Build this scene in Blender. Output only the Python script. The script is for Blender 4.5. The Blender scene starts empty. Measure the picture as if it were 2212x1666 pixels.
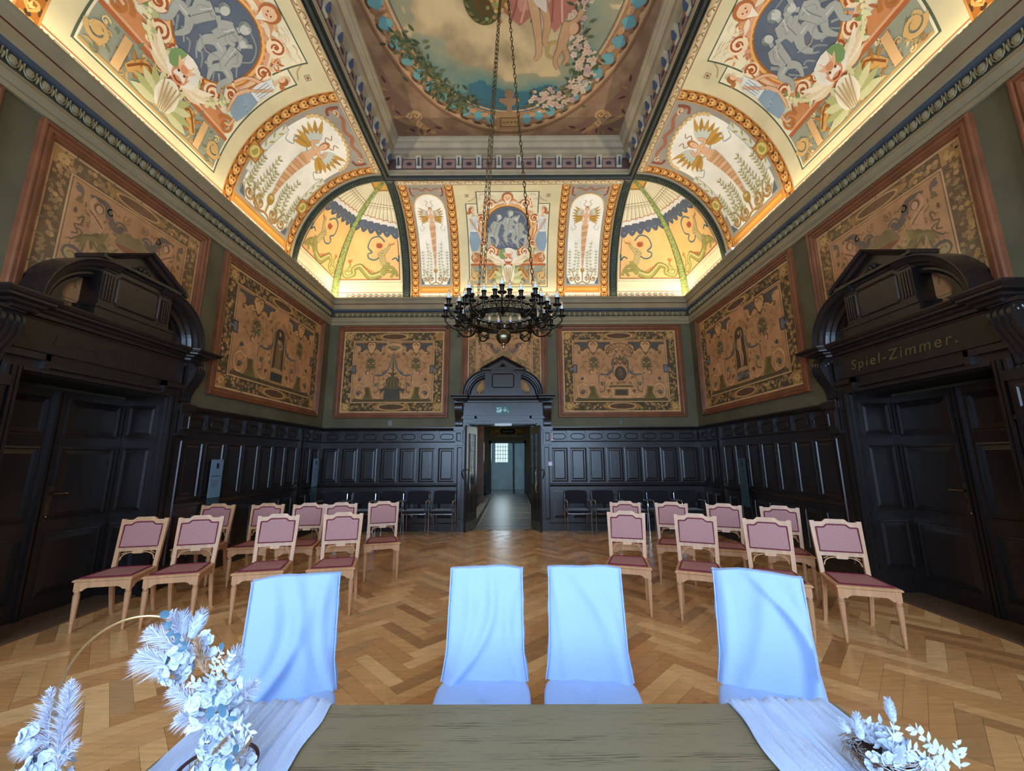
import bpy, bmesh, math, random
from math import sin, cos, pi, sqrt, radians
from mathutils import Vector, Matrix, noise
from mathutils.geometry import tessellate_polygon
random.seed(7)
SC = bpy.context.scene
COL = SC.collection
# ---------------------------------------------------------------- camera
F, PITCH, YAW, ROLL, CAMZ = 857.3, .1825, -.002, .0039, 1.58
cam_d = bpy.data.cameras.new('camera'); cam = bpy.data.objects.new('camera', cam_d); COL.objects.link(cam)
cam_d.sensor_fit = 'HORIZONTAL'; cam_d.sensor_width = 36; cam_d.lens = F / 2212 * 36; cam_d.clip_start = .02
cam.matrix_world = (Matrix.Translation((0, 0, CAMZ)) @ Matrix.Rotation(-YAW, 4, 'Z')
                    @ Matrix.Rotation(pi / 2 + PITCH, 4, 'X') @ Matrix.Rotation(-ROLL, 4, 'Z'))
SC.camera = cam
# ---------------------------------------------------------------- room numbers (metres)
XL, XR, D, YB = -4.46, 4.335, 9.285, -.785     # left wall, right wall, far wall, window wall behind the camera
CX, CY = -.228, 4.25                           # axis of the far portal, axis of the side portals
# ---------------------------------------------------------------- world, lights, exposure
SC.view_settings.view_transform = 'Standard'; SC.view_settings.look = 'None'
SC.view_settings.exposure = 0.0; SC.view_settings.gamma = 1; SC.view_settings.use_curve_mapping = False
wd = bpy.data.worlds.new('world'); SC.world = wd; wd.use_nodes = True
wd.node_tree.nodes['Background'].inputs[0].default_value = (.42, .62, 1, 1)
wd.node_tree.nodes['Background'].inputs[1].default_value = 1.6
def area(name, loc, rot, sx, sy, power, col, spread=180):
    l = bpy.data.lights.new(name, 'AREA'); l.shape = 'RECTANGLE'; l.size = sx; l.size_y = sy
    l.energy = power; l.color = col; l.spread = radians(spread)
    o = bpy.data.objects.new(name, l); COL.objects.link(o); o.location = loc; o.rotation_euler = rot
    return o
WINX = (-2.9, -.06, 2.78)
for wx in WINX:                                  # daylight coming through the three tall windows behind the camera
    area('window_daylight', (wx, YB - .42, 2.45), (pi / 2, 0, 0), 1.5, 3.2, 265, (.50, .71, 1))
WARM = (1, .88, .66)
LZ = 5.47                                        # lamp strips lying on the cornice ledge, turned up at the cove
area('cove_lamp_strip', (XL + .115, CY, LZ), (pi, radians(42), 0), .04, 10, 175, WARM)
area('cove_lamp_strip', (XR - .115, CY, LZ), (pi, radians(-42), 0), .04, 10, 175, WARM)
area('cove_lamp_strip', ((XL + XR) / 2, D - .115, LZ), (radians(180 + 42), 0, 0), 8.6, .04, 150, WARM)
area('cove_lamp_strip', ((XL + XR) / 2, YB + .115, LZ), (radians(180 - 42), 0, 0), 8.6, .04, 150, WARM)
area('corridor_fill_light', (-.3, 13.5, 3.25), (0, 0, 0), .5, 3, 24, (1, .93, .8))  # fill light added to brighten the corridor, no ceiling lamp known there
# ---------------------------------------------------------------- helpers
def lin(c):
    if isinstance(c, str): c = tuple(int(c[i:i + 2], 16) for i in (0, 2, 4))
    return tuple(((v / 255) / 12.92 if v / 255 <= .04045 else ((v / 255 + .055) / 1.055) ** 2.4) for v in c[:3])
MATS = {}
def mat(name, col, rough=.5, metal=0, spec=.5, noise_s=0, noise_a=.15, bump=0, bscale=40, stretch=None, coat=0, sheen=0, emit=0, alpha=1, trans=0):
    if name in MATS: return MATS[name]
    m = bpy.data.materials.new(name); m.use_nodes = True; nt = m.node_tree; b = nt.nodes['Principled BSDF']
    c = lin(col)
    b.inputs['Base Color'].default_value = (*c, 1); b.inputs['Roughness'].default_value = rough
    b.inputs['Metallic'].default_value = metal; b.inputs['Specular IOR Level'].default_value = spec
    if coat: b.inputs['Coat Weight'].default_value = coat; b.inputs['Coat Roughness'].default_value = .12
    if sheen: b.inputs['Sheen Weight'].default_value = sheen
    if emit: b.inputs['Emission Color'].default_value = (*c, 1); b.inputs['Emission Strength'].default_value = emit
    if trans: b.inputs['Transmission Weight'].default_value = trans
    if alpha < 1: b.inputs['Alpha'].default_value = alpha
    if noise_s or bump:
        tc = nt.nodes.new('ShaderNodeTexCoord'); mp = nt.nodes.new('ShaderNodeMapping')
        mp.inputs['Scale'].default_value = stretch or (1, 1, 1)
        nt.links.new(tc.outputs['Object'], mp.inputs['Vector'])
    if noise_s:
        n = nt.nodes.new('ShaderNodeTexNoise'); n.inputs['Scale'].default_value = noise_s; n.inputs['Detail'].default_value = 5
        nt.links.new(mp.outputs[0], n.inputs['Vector'])
        r = nt.nodes.new('ShaderNodeValToRGB')
        r.color_ramp.elements[0].position = .3; r.color_ramp.elements[1].position = .7
        r.color_ramp.elements[0].color = (*[v * (1 - noise_a) for v in c], 1)
        r.color_ramp.elements[1].color = (*[min(1, v * (1 + noise_a)) for v in c], 1)
        nt.links.new(n.outputs['Fac'], r.inputs[0]); nt.links.new(r.outputs[0], b.inputs['Base Color'])
    if bump:
        n2 = nt.nodes.new('ShaderNodeTexNoise'); n2.inputs['Scale'].default_value = bscale
        nt.links.new(mp.outputs[0], n2.inputs['Vector'])
        bp = nt.nodes.new('ShaderNodeBump'); bp.inputs['Strength'].default_value = bump; bp.inputs['Distance'].default_value = .01
        nt.links.new(n2.outputs['Fac'], bp.inputs['Height']); nt.links.new(bp.outputs[0], b.inputs['Normal'])
    MATS[name] = m; return m
def paint_mat(name, rough=.7, noise_s=3, amt=.12, spec=.3):
    """pigment from the colour attribute of the mesh, mottled by a procedural noise"""
    if name in MATS: return MATS[name]
    m = bpy.data.materials.new(name); m.use_nodes = True; nt = m.node_tree; b = nt.nodes['Principled BSDF']
    b.inputs['Roughness'].default_value = rough; b.inputs['Specular IOR Level'].default_value = spec
    a = nt.nodes.new('ShaderNodeAttribute'); a.attribute_name = 'Col'
    tc = nt.nodes.new('ShaderNodeTexCoord'); n = nt.nodes.new('ShaderNodeTexNoise'); n.inputs['Scale'].default_value = noise_s
    n.inputs['Detail'].default_value = 8; nt.links.new(tc.outputs['Object'], n.inputs['Vector'])
    mr = nt.nodes.new('ShaderNodeMapRange'); mr.inputs[1].default_value = .3; mr.inputs[2].default_value = .7
    mr.inputs[3].default_value = 1 - amt; mr.inputs[4].default_value = 1 + amt
    nt.links.new(n.outputs['Fac'], mr.inputs[0])
    vm = nt.nodes.new('ShaderNodeVectorMath'); vm.operation = 'SCALE'
    nt.links.new(a.outputs['Color'], vm.inputs[0]); nt.links.new(mr.outputs[0], vm.inputs['Scale'])
    nt.links.new(vm.outputs[0], b.inputs['Base Color'])
    MATS[name] = m; return m
class MB:
    def __init__(s): s.v = []; s.f = []; s.c = None; s.mi = []
    def add(s, vs, fs, T=None, mi=0):
        k = len(s.v)
        s.v += [tuple(T @ Vector(p)) for p in vs] if T else [tuple(p) for p in vs]
        s.f += [tuple(i + k for i in f) for f in fs]; s.mi += [mi] * len(fs); return s
    def box(s, x0, x1, y0, y1, z0, z1, T=None, mi=0):
        return s.add([(x0, y0, z0), (x1, y0, z0), (x1, y1, z0), (x0, y1, z0), (x0, y0, z1), (x1, y0, z1), (x1, y1, z1), (x0, y1, z1)],
                     [(0, 3, 2, 1), (4, 5, 6, 7), (0, 1, 5, 4), (1, 2, 6, 5), (2, 3, 7, 6), (3, 0, 4, 7)], T, mi)
    def lathe(s, prof, T=None, n=12, mi=0):
        vs, fs = [], []
        for r, z in prof:
            for i in range(n): a = 2 * pi * i / n; vs.append((r * cos(a), r * sin(a), z))
        for j in range(len(prof) - 1):
            for i in range(n): fs.append((j * n + i, j * n + (i + 1) % n, (j + 1) * n + (i + 1) % n, (j + 1) * n + i))
        if prof[0][0] > 1e-4: fs.append(tuple(range(n))[::-1])
        if prof[-1][0] > 1e-4: fs.append(tuple((len(prof) - 1) * n + i for i in range(n)))
        return s.add(vs, fs, T, mi)
    def tube(s, pts, r, n=6, T=None, mi=0, closed=False):
        pts = [Vector(p) for p in pts]; m = len(pts); rs = r if isinstance(r, (list, tuple)) else [r] * m
        vs, fs = [], []; ref = None
        for i in range(m):
            if closed: t = pts[(i + 1) % m] - pts[i - 1]
            else: t = pts[min(i + 1, m - 1)] - pts[max(i - 1, 0)]
            if t.length < 1e-9: t = Vector((0, 0, 1))
            t.normalize()
            if ref is None:
                ref = Vector((0, 0, 1)) if abs(t.z) < .9 else Vector((1, 0, 0))
            a = (ref - t * ref.dot(t))
            if a.length < 1e-6: a = t.orthogonal()
            a.normalize(); ref = a; b = t.cross(a)
            for k in range(n):
                an = 2 * pi * k / n; vs.append(pts[i] + (a * cos(an) + b * sin(an)) * rs[i])
        for i in range(m if closed else m - 1):
            j = (i + 1) % m
            for k in range(n): fs.append((i * n + k, i * n + (k + 1) % n, j * n + (k + 1) % n, j * n + k))
        if not closed: fs.append(tuple(range(n))[::-1]); fs.append(tuple((m - 1) * n + k for k in range(n)))
        return s.add(vs, fs, T, mi)
    def prism(s, pts, y0, y1, T=None, mi=0):
        """pts in xz, extruded along y; simple polygon"""
        n = len(pts); vs = [(x, y0, z) for x, z in pts] + [(x, y1, z) for x, z in pts]
        tri = tessellate_polygon([[Vector((x, z, 0)) for x, z in pts]])
        fs = [tuple(t) for t in tri] + [tuple(i + n for i in t)[::-1] for t in tri]
        fs += [(i, (i + 1) % n, (i + 1) % n + n, i + n) for i in range(n)]
        return s.add(vs, fs, T, mi)
    def sweep(s, path, prof, T=None, mi=0, closed=False):
        """path: list of (point, out vector, up vector); prof: list of (out, up)"""
        n = len(prof); vs = []
        for p, o, u in path: vs += [Vector(p) + Vector(o) * a + Vector(u) * b for a, b in prof]
        m = len(path); fs = []
        for i in range(m if closed else m - 1):
            j = (i + 1) % m
            for k in range(n - 1): fs.append((i * n + k, i * n + k + 1, j * n + k + 1, j * n + k))
        return s.add(vs, fs, T, mi)
    def frame(s, x0, x1, z0, z1, prof, fill=True, T=None, mi=0, y=0):
        """mitred rectangle of mouldings in the xz plane facing -y; prof: (inset, proud)"""
        n = len(prof); vs = []
        for i, p in prof:
            vs += [(x0 + i, y - p, z0 + i), (x1 - i, y - p, z0 + i), (x1 - i, y - p, z1 - i), (x0 + i, y - p, z1 - i)]
        fs = [(k * 4 + c, k * 4 + (c + 1) % 4, (k + 1) * 4 + (c + 1) % 4, (k + 1) * 4 + c) for k in range(n - 1) for c in range(4)]
        if fill: fs.append(((n - 1) * 4, (n - 1) * 4 + 1, (n - 1) * 4 + 2, (n - 1) * 4 + 3))
        return s.add(vs, fs, T, mi)
    def build(s, name, m, parent=None, smooth=False, loc=None, rz=0, auto=None, fixn=True):
        me = bpy.data.meshes.new(name); me.from_pydata([tuple(v) for v in s.v], [], s.f)
        ms = m if isinstance(m, (list, tuple)) else [m]
        for q in ms: me.materials.append(q)
        if len(ms) > 1:
            for p, i in zip(me.polygons, s.mi): p.material_index = i
        if fixn:
            bm = bmesh.new(); bm.from_mesh(me); bmesh.ops.recalc_face_normals(bm, faces=bm.faces); bm.to_mesh(me); bm.free()
        if smooth:
            for p in me.polygons: p.use_smooth = True
            if auto is None: auto = 40
            try: me.set_sharp_from_angle(angle=radians(auto))
            except Exception: pass
        o = bpy.data.objects.new(name, me); COL.objects.link(o)
        if parent: o.parent = parent
        if loc: o.location = loc
        if rz: o.rotation_euler = (0, 0, rz)
        return o
def empty(name, loc=(0, 0, 0), rz=0, label=None, cat=None, group=None):
    o = bpy.data.objects.new(name, None); COL.objects.link(o); o.location = loc; o.rotation_euler = (0, 0, rz)
    o.empty_display_size = .1
    return tag(o, label, cat, group)
def tag(o, label=None, cat=None, group=None, kind=None):
    if label: o['label'] = label
    if cat: o['category'] = cat
    if group: o['group'] = group
    if kind: o['kind'] = kind
    return o
def copy_tree(o, parent=None):
    c = o.copy(); COL.objects.link(c)
    if parent: c.parent = parent
    for ch in list(KIDS.get(o.name, [])) or [x for x in o.children]: copy_tree(ch, c)
    return c
KIDS = {}
def cr(pts, n=6, closed=False):
    """catmull-rom through points of any dimension"""
    P = [tuple(p) for p in pts]; m = len(P); out = []
    rng = range(m if closed else m - 1)
    for i in rng:
        if closed: a, b, c, d = P[(i - 1) % m], P[i], P[(i + 1) % m], P[(i + 2) % m]
        else: a, b, c, d = P[max(i - 1, 0)], P[i], P[i + 1], P[min(i + 2, m - 1)]
        for k in range(n):
            t = k / n; t2 = t * t; t3 = t2 * t
            out.append(tuple(.5 * (2 * B + (C - A) * t + (2 * A - 5 * B + 4 * C - E) * t2 + (-A + 3 * B - 3 * C + E) * t3) for A, B, C, E in zip(a, b, c, d)))
    if not closed: out.append(P[-1])
    return out
def text_mesh(name, body, size, m, parent, loc, scale=(1, 1, 1), shear=0, space=1, extrude=.001):
    cu = bpy.data.curves.new(name, 'FONT'); cu.body = body; cu.size = size; cu.align_x = 'CENTER'; cu.extrude = extrude; cu.shear = shear; cu.space_character = space
    t = bpy.data.objects.new(name + '_outline', cu); COL.objects.link(t); dg = bpy.context.evaluated_depsgraph_get()
    me = bpy.data.meshes.new_from_object(t.evaluated_get(dg)); bpy.data.objects.remove(t); me.name = name; me.materials.clear(); me.materials.append(m)
    o = bpy.data.objects.new(name, me); COL.objects.link(o); o.parent = parent; o.location = loc; o.rotation_euler = (pi / 2, 0, 0); o.scale = scale; return o
Tt = Matrix.Translation
def Rz(a): return Matrix.Rotation(a, 4, 'Z')
def Rx(a): return Matrix.Rotation(a, 4, 'X')
def Ry(a): return Matrix.Rotation(a, 4, 'Y')
WOOD = mat('dark_stained_oak', (33, 26, 25), .31, noise_s=6, noise_a=.25, bump=.08, bscale=30, stretch=(1, 1, .12), spec=.7)
WALLP = mat('olive_grey_wall_paint', (100, 94, 68), .75, noise_s=1.6, noise_a=.22)
CORN = mat('grey_brown_plaster', (152, 138, 106), .6, noise_s=3, noise_a=.12)
CORNB = mat('blue_grey_plaster', (70, 78, 88), .6, noise_s=3, noise_a=.12)
BRASS = mat('aged_brass', (128, 118, 92), .3, metal=1, noise_s=14, noise_a=.2)
CHROME = mat('polished_chrome', (200, 205, 215), .12, metal=1, noise_s=3, noise_a=.04)
FRAMEW = mat('red_brown_frame_wood', (128, 76, 48), .4, noise_s=5, noise_a=.2)
PAINT = paint_mat('fresco_paint', .75, 2.2, .10)
CLOTHP = paint_mat('tapestry_cloth', .85, 5, .16, .15)
# ---------------------------------------------------------------- painter's canvas: flat coloured shapes laid on a surface
class Cv:
    def __init__(s, mp, st=.0011): s.m = mp; s.v = []; s.f = []; s.c = []; s.mir = None; s.st = st; s.T = None
    fade = 0; fcol = lin((196, 146, 98))
    k = 0
    def _emit(s, pts, fs, cols, L):
        s.k += 1; L = L + (s.k % 60) * .006            # a later stroke lies a hair above an earlier one
        if s.fade: cols = [tuple(a + (b - a) * s.fade for a, b in zip(c, s.fcol)) for c in cols]
        def go(fl):
            k = len(s.v)
            for x, y in pts:
                if fl is not None: x = 2 * fl - x
                s.v.append(s.m(x, y, L * s.st))
            s.c.extend(cols); s.f.extend([tuple(i + k for i in f) for f in fs])
        go(None)
        if s.mir is not None: go(s.mir)
    def poly(s, pts, col, L=1):
        c = lin(col); tri = tessellate_polygon([[Vector((x, y, 0)) for x, y in pts]])
        s._emit(pts, [tuple(t) for t in tri], [c] * len(pts), L)
    def rect(s, x0, x1, y0, y1, col, L=1, nx=1, ny=1):
        f = col if callable(col) else None; c = None if f else lin(col)
        pts = [(x0 + (x1 - x0) * i / nx, y0 + (y1 - y0) * j / ny) for j in range(ny + 1) for i in range(nx + 1)]
        fs = [(j * (nx + 1) + i, j * (nx + 1) + i + 1, (j + 1) * (nx + 1) + i + 1, (j + 1) * (nx + 1) + i) for j in range(ny) for i in range(nx)]
        s._emit(pts, fs, [lin(f(*p)) for p in pts] if f else [c] * len(pts), L)
    ay = 1                                       # height of a y unit over the width of an x unit
    def ell(s, cx, cy, rx, ry=None, col='ffffff', L=1, rot=0, n=20, rings=1, c2=None):
        ry = ry or rx / s.ay; pts = [(cx, cy)]; cols = [lin(c2 or col)]
        for r in range(1, rings + 1):
            for i in range(n):
                a = 2 * pi * i / n; x, y = rx * r / rings * cos(a), ry * r / rings * sin(a)
                pts.append((cx + x * cos(rot) - y * sin(rot), cy + x * sin(rot) + y * cos(rot)))
                cols.append(lin(col) if not c2 else tuple(A + (B - A) * r / rings for A, B in zip(lin(c2), lin(col))))
        fs = [(0, 1 + i, 1 + (i + 1) % n) for i in range(n)]
        for r in range(1, rings):
            o = 1 + (r - 1) * n
            fs += [(o + i, o + n + i, o + n + (i + 1) % n, o + (i + 1) % n) for i in range(n)]
        s._emit(pts, fs, cols, L)
    def ring(s, cx, cy, rx, ry, w, col, L=1, n=40, a0=0, a1=2 * pi):
        c = lin(col); pts = []
        for i in range(n + 1):
            a = a0 + (a1 - a0) * i / n
            pts += [(cx + (rx - w / 2) * cos(a), cy + (ry - w / 2) * sin(a)), (cx + (rx + w / 2) * cos(a), cy + (ry + w / 2) * sin(a))]
        s._emit(pts, [(2 * i, 2 * i + 1, 2 * i + 3, 2 * i + 2) for i in range(n)], [c] * len(pts), L)
    def stroke(s, pts, w, col, L=1, t0=1, t1=1, sm=4, closed=False, mid=None):
        """a brush line; t0 and t1 scale its width at both ends"""
        P = cr(pts, sm, closed) if sm and len(pts) > 2 else list(pts)
        if closed: P.append(P[0])
        n = len(P); c = lin(col); out = []
        for i in range(n):
            a = P[max(i - 1, 0)]; b = P[min(i + 1, n - 1)]; dx, dy = b[0] - a[0], (b[1] - a[1]) * s.ay; d = sqrt(dx * dx + dy * dy) or 1
            t = i / (n - 1); k = t0 + (t1 - t0) * t
            if mid: k += (mid - (t0 + t1) / 2) * sin(pi * t)
            nx, ny = -dy / d * w * k / 2, dx / d * w * k / 2 / s.ay
            out += [(P[i][0] + nx, P[i][1] + ny), (P[i][0] - nx, P[i][1] - ny)]
        s._emit(out, [(2 * i, 2 * i + 1, 2 * i + 3, 2 * i + 2) for i in range(n - 1)], [c] * len(out), L)
    def spiral(s, cx, cy, r, a0, turns, w, col, L=1, r1=.12, tail=None, dot=True, n=None):
        n = n or max(10, int(abs(turns) * 14)); pts = []
        for i in range(n + 1):
            t = i / n; rr = r * (1 - t) + r * r1 * t; a = a0 + turns * 2 * pi * t; pts.append((cx + rr * cos(a), cy + rr * sin(a) / s.ay))
        if tail: pts = list(tail) + pts
        s.stroke(pts, w, col, L, 1, .55, 0 if not tail else 2)
        if dot: s.ell(cx, cy, w * .9, None, col, L, n=8)
    def leaf(s, x, y, a, l, w, col, L=1, bend=0):
        P = [(x + l * t * cos(a + bend * t), y + l * t * sin(a + bend * t) / s.ay) for t in (0, .2, .45, .7, 1)]
        s.stroke(P, w, col, L, .15, .02, 2, mid=1)
    def flower(s, x, y, r, col, cc, L=1, dark=None, n=5):
        a0 = random.random() * 6
        if dark: s.ell(x, y, r * 1.12, None, dark, L, n=8)
        for k in range(n):
            a = a0 + 2 * pi * k / n; s.ell(x + r * .55 * cos(a), y + r * .55 * sin(a), r * .5, r * .42, col, L + .3, a, n=7)
        s.ell(x, y, r * .2, None, cc, L + .6, n=6)
    def box(s, x0, x1, y0, y1, w, col, L=1, n=1):
        s.rect(x0, x1, y0, y0 + w, col, L, n, 1); s.rect(x0, x1, y1 - w, y1, col, L, n, 1)
        s.rect(x0, x0 + w, y0, y1, col, L, 1, n); s.rect(x1 - w, x1, y0, y1, col, L, 1, n)
    def limb(s, pts, w, col, L, dark, t0=1, t1=1, mid=None):
        s.stroke(pts, w * 1.0 + .012 * s.sc, dark, L, t0, t1, 4, mid=mid); s.stroke(pts, w, col, L + .4, t0, t1, 4, mid=mid)
    sc = 1
    def build(s, name, m, parent=None):
        me = bpy.data.meshes.new(name); me.from_pydata([tuple(v) for v in s.v], [], s.f)
        at = me.color_attributes.new('Col', 'FLOAT_COLOR', 'POINT')
        at.data.foreach_set('color', [q for c in s.c for q in (*c, 1)])
        me.materials.append(m); o = bpy.data.objects.new(name, me); COL.objects.link(o)
        if parent: o.parent = parent
        return o
# ---------------------------------------------------------------- painted motifs
SK, SKD, BR = 'e2b48c', 'a0663c', '7a4a28'
def gold_band(c, x0, x1, y0, y1, n=24):
    """ochre strip with a chain of lily hearts"""
    w = x1 - x0; cx = (x0 + x1) / 2
    n = 44; c.rect(x0, x1, y0, y1, 'a8682c', 1, 1, n)
    c.rect(x0, x0 + w * .09, y0, y1, 'c88e4a', 2, 1, n); c.rect(x1 - w * .09, x1, y0, y1, 'c88e4a', 2, 1, n)
    p = w * .82; k = int((y1 - y0) / p); p = (y1 - y0) / k; r = w * .34
    for i in range(k):
        y = y0 + (i + .5) * p
        c.ell(cx, y - p * .5, w * .14, p * .16, '4c3424', 1.6, n=8)
        for sx in (-1, 1): c.ell(cx + sx * w * .36, y, w * .07, p * .26, '5a3c26', 1.6, n=8)
        c.poly([(cx, y - .46 * p), (cx + r * .75, y - .12 * p), (cx + r, y + .12 * p), (cx + r * .8, y + .36 * p), (cx + r * .35, y + .40 * p), (cx, y + .28 * p),
                (cx - r * .35, y + .40 * p), (cx - r * .8, y + .36 * p), (cx - r, y + .12 * p), (cx - r * .75, y - .12 * p)], 'e0a85c', 2.4)
        c.poly([(cx, y - .3 * p), (cx + r * .55, y + .02 * p), (cx + r * .6, y + .22 * p), (cx + r * .2, y + .26 * p), (cx, y + .16 * p),
                (cx - r * .2, y + .26 * p), (cx - r * .6, y + .22 * p), (cx - r * .55, y + .02 * p)], '9a5c28', 3.2)
        c.leaf(cx, y - .22 * p, pi / 2, p * .46, w * .13, 'f0c47c', 4)
        for sx in (-1, 1): c.leaf(cx, y - .16 * p, pi / 2 - sx * .75, p * .32, w * .09, 'f0c47c', 4)
def meander(c, x0, x1, y0, y1, cell=None):
    h = y1 - y0; c.rect(x0, x1, y0, y1, 'e6dcc0', 1, max(1, int((x1 - x0) / .15)), 1)
    c.rect(x0, x1, y1 - .018, y1, 'b06a48', 2, max(1, int((x1 - x0) / .3))); c.rect(x0, x1, y0, y0 + .01, 'b08a68', 2, max(1, int((x1 - x0) / .3)))
    w = .47; k = max(1, round((x1 - x0) / w)); w = (x1 - x0) / k; a = y0 + h * .18; b = y1 - h * .28; t = h * .085; G = '8a8274'
    for i in range(k):
        X = x0 + i * w
        q = w * .19
        for (ux, uy) in ((0, 0), (.5, .5), (1, 0), (0, 1), (1, 1)):
            c.ell(X + q * .2 + ux * q * .55, a + (b - a) * (.14 + .72 * uy), h * .085, None, 'b45c3c', 2, n=6)
        for j in range(2):
            g = X + w * .25 + j * w * .37; e = w * .33; hh = b - a
            P = [(g, a), (g, b), (g + e * .85, b), (g + e * .85, a + hh * .3), (g + e * .38, a + hh * .3), (g + e * .38, a + hh * .62)]
            for m in range(5):
                (xa, ya), (xb, yb) = P[m], P[m + 1]
                c.rect(min(xa, xb) - t / 2, max(xa, xb) + t / 2, min(ya, yb) - t / 2, max(ya, yb) + t / 2, G, 2)
            c.rect(g + e * .85 - t / 2, g + w * .37, a - t / 2, a + t / 2, G, 2)
def angel(c, x0, x1, y0, y1, L=6):
    """winged figure ending in a twisted stem, between sprigs and scrolls"""
    w = x1 - x0; h = y1 - y0; cx = (x0 + x1) / 2
    def p(u, v): return (cx + u * w, y0 + v * h)
    c.rect(x0, x1, y0, y1, '9c968a', 1, 3, 44)
    ar = [(x0 + w * .06, y0 + h * .02), (x1 - w * .06, y0 + h * .02), (x1 - w * .06, y0 + h * .74)]
    for i in range(13):
        a = pi * i / 12; ar.append((cx + w * .44 * cos(a), y0 + h * .74 + h * .155 * sin(a)))
    ar.append((x0 + w * .06, y0 + h * .74))
    # the white field laid in strips so that it follows the cove
    n = 40; pts = []
    for j in range(n + 1):
        v = .02 + .875 * j / n; hw = .44 if v < .74 else .44 * sqrt(max(0, 1 - ((v - .74) / .155) ** 2))
        for u in (-hw, -hw * .33, hw * .33, hw): pts.append(p(u, v))
    c._emit(pts, [(4 * j + i, 4 * j + i + 1, 4 * j + i + 5, 4 * j + i + 4) for j in range(n) for i in range(3)], [lin('f4f0e2')] * len(pts), 2)
    c.stroke([p(.44 * cos(pi * i / 16), .74 + .155 * sin(pi * i / 16)) for i in range(17)], w * .03, 'c09a58', 4, sm=0)
    for i in range(17): c.ell(*p(.43 * cos(pi * i / 16), .74 + .15 * sin(pi * i / 16)), w * .028, None, 'd8bc84', 5, n=6)
    c.mir = cx
    c.stroke([p(-.45, .9), p(-.3, .96), p(-.12, .93), p(0, .965)], w * .05, 'a86a4c', 5, .6, 1)
    c.stroke([p(-.44, .97), p(-.44, .89), p(-.36, .87)], w * .035, '8c4a34', 5)
    c.spiral(*p(-.38, .93), w * .05, 0, 1, w * .015, 'e0c49c', 6)
    # wings
    for i in range(7):
        a = radians(118 + i * 13); c.leaf(*p(-.09, .66 - i * .006), a, w * (.36 - i * .022), w * .07, ('c79a48', 'b3863a')[i % 2], L, .25)
    for i in range(5):
        a = radians(112 + i * 16); c.leaf(*p(-.08, .675), a, w * .2, w * .06, 'c8cfc4', L + 1.2, .2)
    # arms raised, ribbons
    c.limb([p(-.055, .655), p(-.13, .67), p(-.09, .715)], w * .035, SK, L + 2.4, SKD)
    c.stroke([p(-.06, .6), p(-.2, .62), p(-.3, .58), p(-.24, .545), p(-.34, .52), p(-.38, .56)], w * .02, '93a0a0', L, .7, .4)
    c.stroke([p(-.04, .75), p(-.1, .775), p(-.04, .8), p(-.1, .82)], w * .012, 'b28a6a', L)
    # sprigs
    for (sx, sy, lean) in ((-.26, .13, .12), (-.36, .10, -.02), (-.15, .10, .06)):
        top = .42 - abs(sx + .26) * .8
        c.stroke([p(sx, sy), p(sx + lean * .5, (sy + top) / 2), p(sx + lean * .3, top)], w * .007, 'a09864', L)
        for k in range(9):
            t = k / 9; X, Y = p(sx + lean * .5 * sin(pi * t * .7), sy + (top - sy) * t)
            for sg in (-1, 1): c.leaf(X, Y, pi / 2 + sg * .95, w * .060, w * .019, ('a09a5c', 'b8b27c')[k % 2], L + .5)
    for k in range(40):
        u, v = -random.uniform(.08, .42), random.uniform(.04, .16); c.leaf(*p(u, v), random.random() * 6.3, w * .05, w * .014, random.choice(('b8a870', 'a08a50', 'c8b888')), L + .3, random.uniform(-1, 1))
    # bottom scrolls
    c.spiral(*p(-.12, .075), w * .085, pi * .5, 1.4, w * .028, 'a47c48', L)
    c.spiral(*p(-.31, .07), w * .075, pi * .1, -1.4, w * .028, 'a47c48', L, tail=[p(-.02, .04), p(-.16, .02)])
    c.stroke([p(-.2, .03), p(-.28, .13), p(-.4, .16)], w * .025, '98906c', L, 1, .3)
    c.poly([p(-.44, .02), p(-.34, .02), p(-.44, .09)], '5c6468', L)
    c.mir = None
    # twisted stem, torso, head
    n = 12
    for i in range(n):
        t = i / n; v0 = .16 + (.56 - .16) * t; v1 = .16 + (.56 - .16) * (t + 1.15 / n)
        r0 = w * (.018 + .095 * t ** 1.1 * (1 - .25 * t)); r1 = w * (.018 + .095 * (t + 1 / n) ** 1.1 * (1 - .25 * (t + 1 / n)))
        X, Y0 = p(0, v0); Y1 = p(0, v1)[1]
        c.poly([(X - r0, Y0), (X + r0, Y0 + h * .012), (X + r1, Y1 + h * .012), (X - r1, Y1)], ('dfb690', 'd2a274')[i % 2], L + 1)
        c.stroke([(X - r0, Y0), (X + r0, Y0 + h * .012)], w * .007, 'a8703f', L + 1.6, sm=0)
    c.poly([p(-.075, .56), p(.075, .56), p(.05, .62), p(.075, .665), p(.03, .685), p(-.03, .685), p(-.075, .665), p(-.05, .62)], SK, L + 2.6)
    for sx in (-1, 1): c.ell(*p(sx * .032, .65), w * .025, None, 'eec8a4', L + 3, n=8); c.ell(*p(sx * .032, .646), w * .007, None, 'b0704c', L + 3.4, n=6)
    c.ell(*p(0, .635), w * .05, w * .006, 'b8865c', L + 3, n=8)
    c.rect(*[q for q in (p(-.02, 0)[0], p(.02, 0)[0])], p(0, .68)[1], p(0, .71)[1], SK, L + 2.8)
    c.ell(*p(0, .73), w * .052, w * .075, 'b5773e', L + 2.4, n=12); c.ell(*p(0, .722), w * .036, w * .055, 'ecc4a0', L + 3, n=12)
    c.ell(*p(-.013, .725), w * .006, None, '6a4028', L + 3.5, n=6); c.ell(*p(.013, .725), w * .006, None, '6a4028', L + 3.5, n=6); c.ell(*p(0, .708), w * .01, w * .004, 'b05a44', L + 3.5, n=6)
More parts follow.
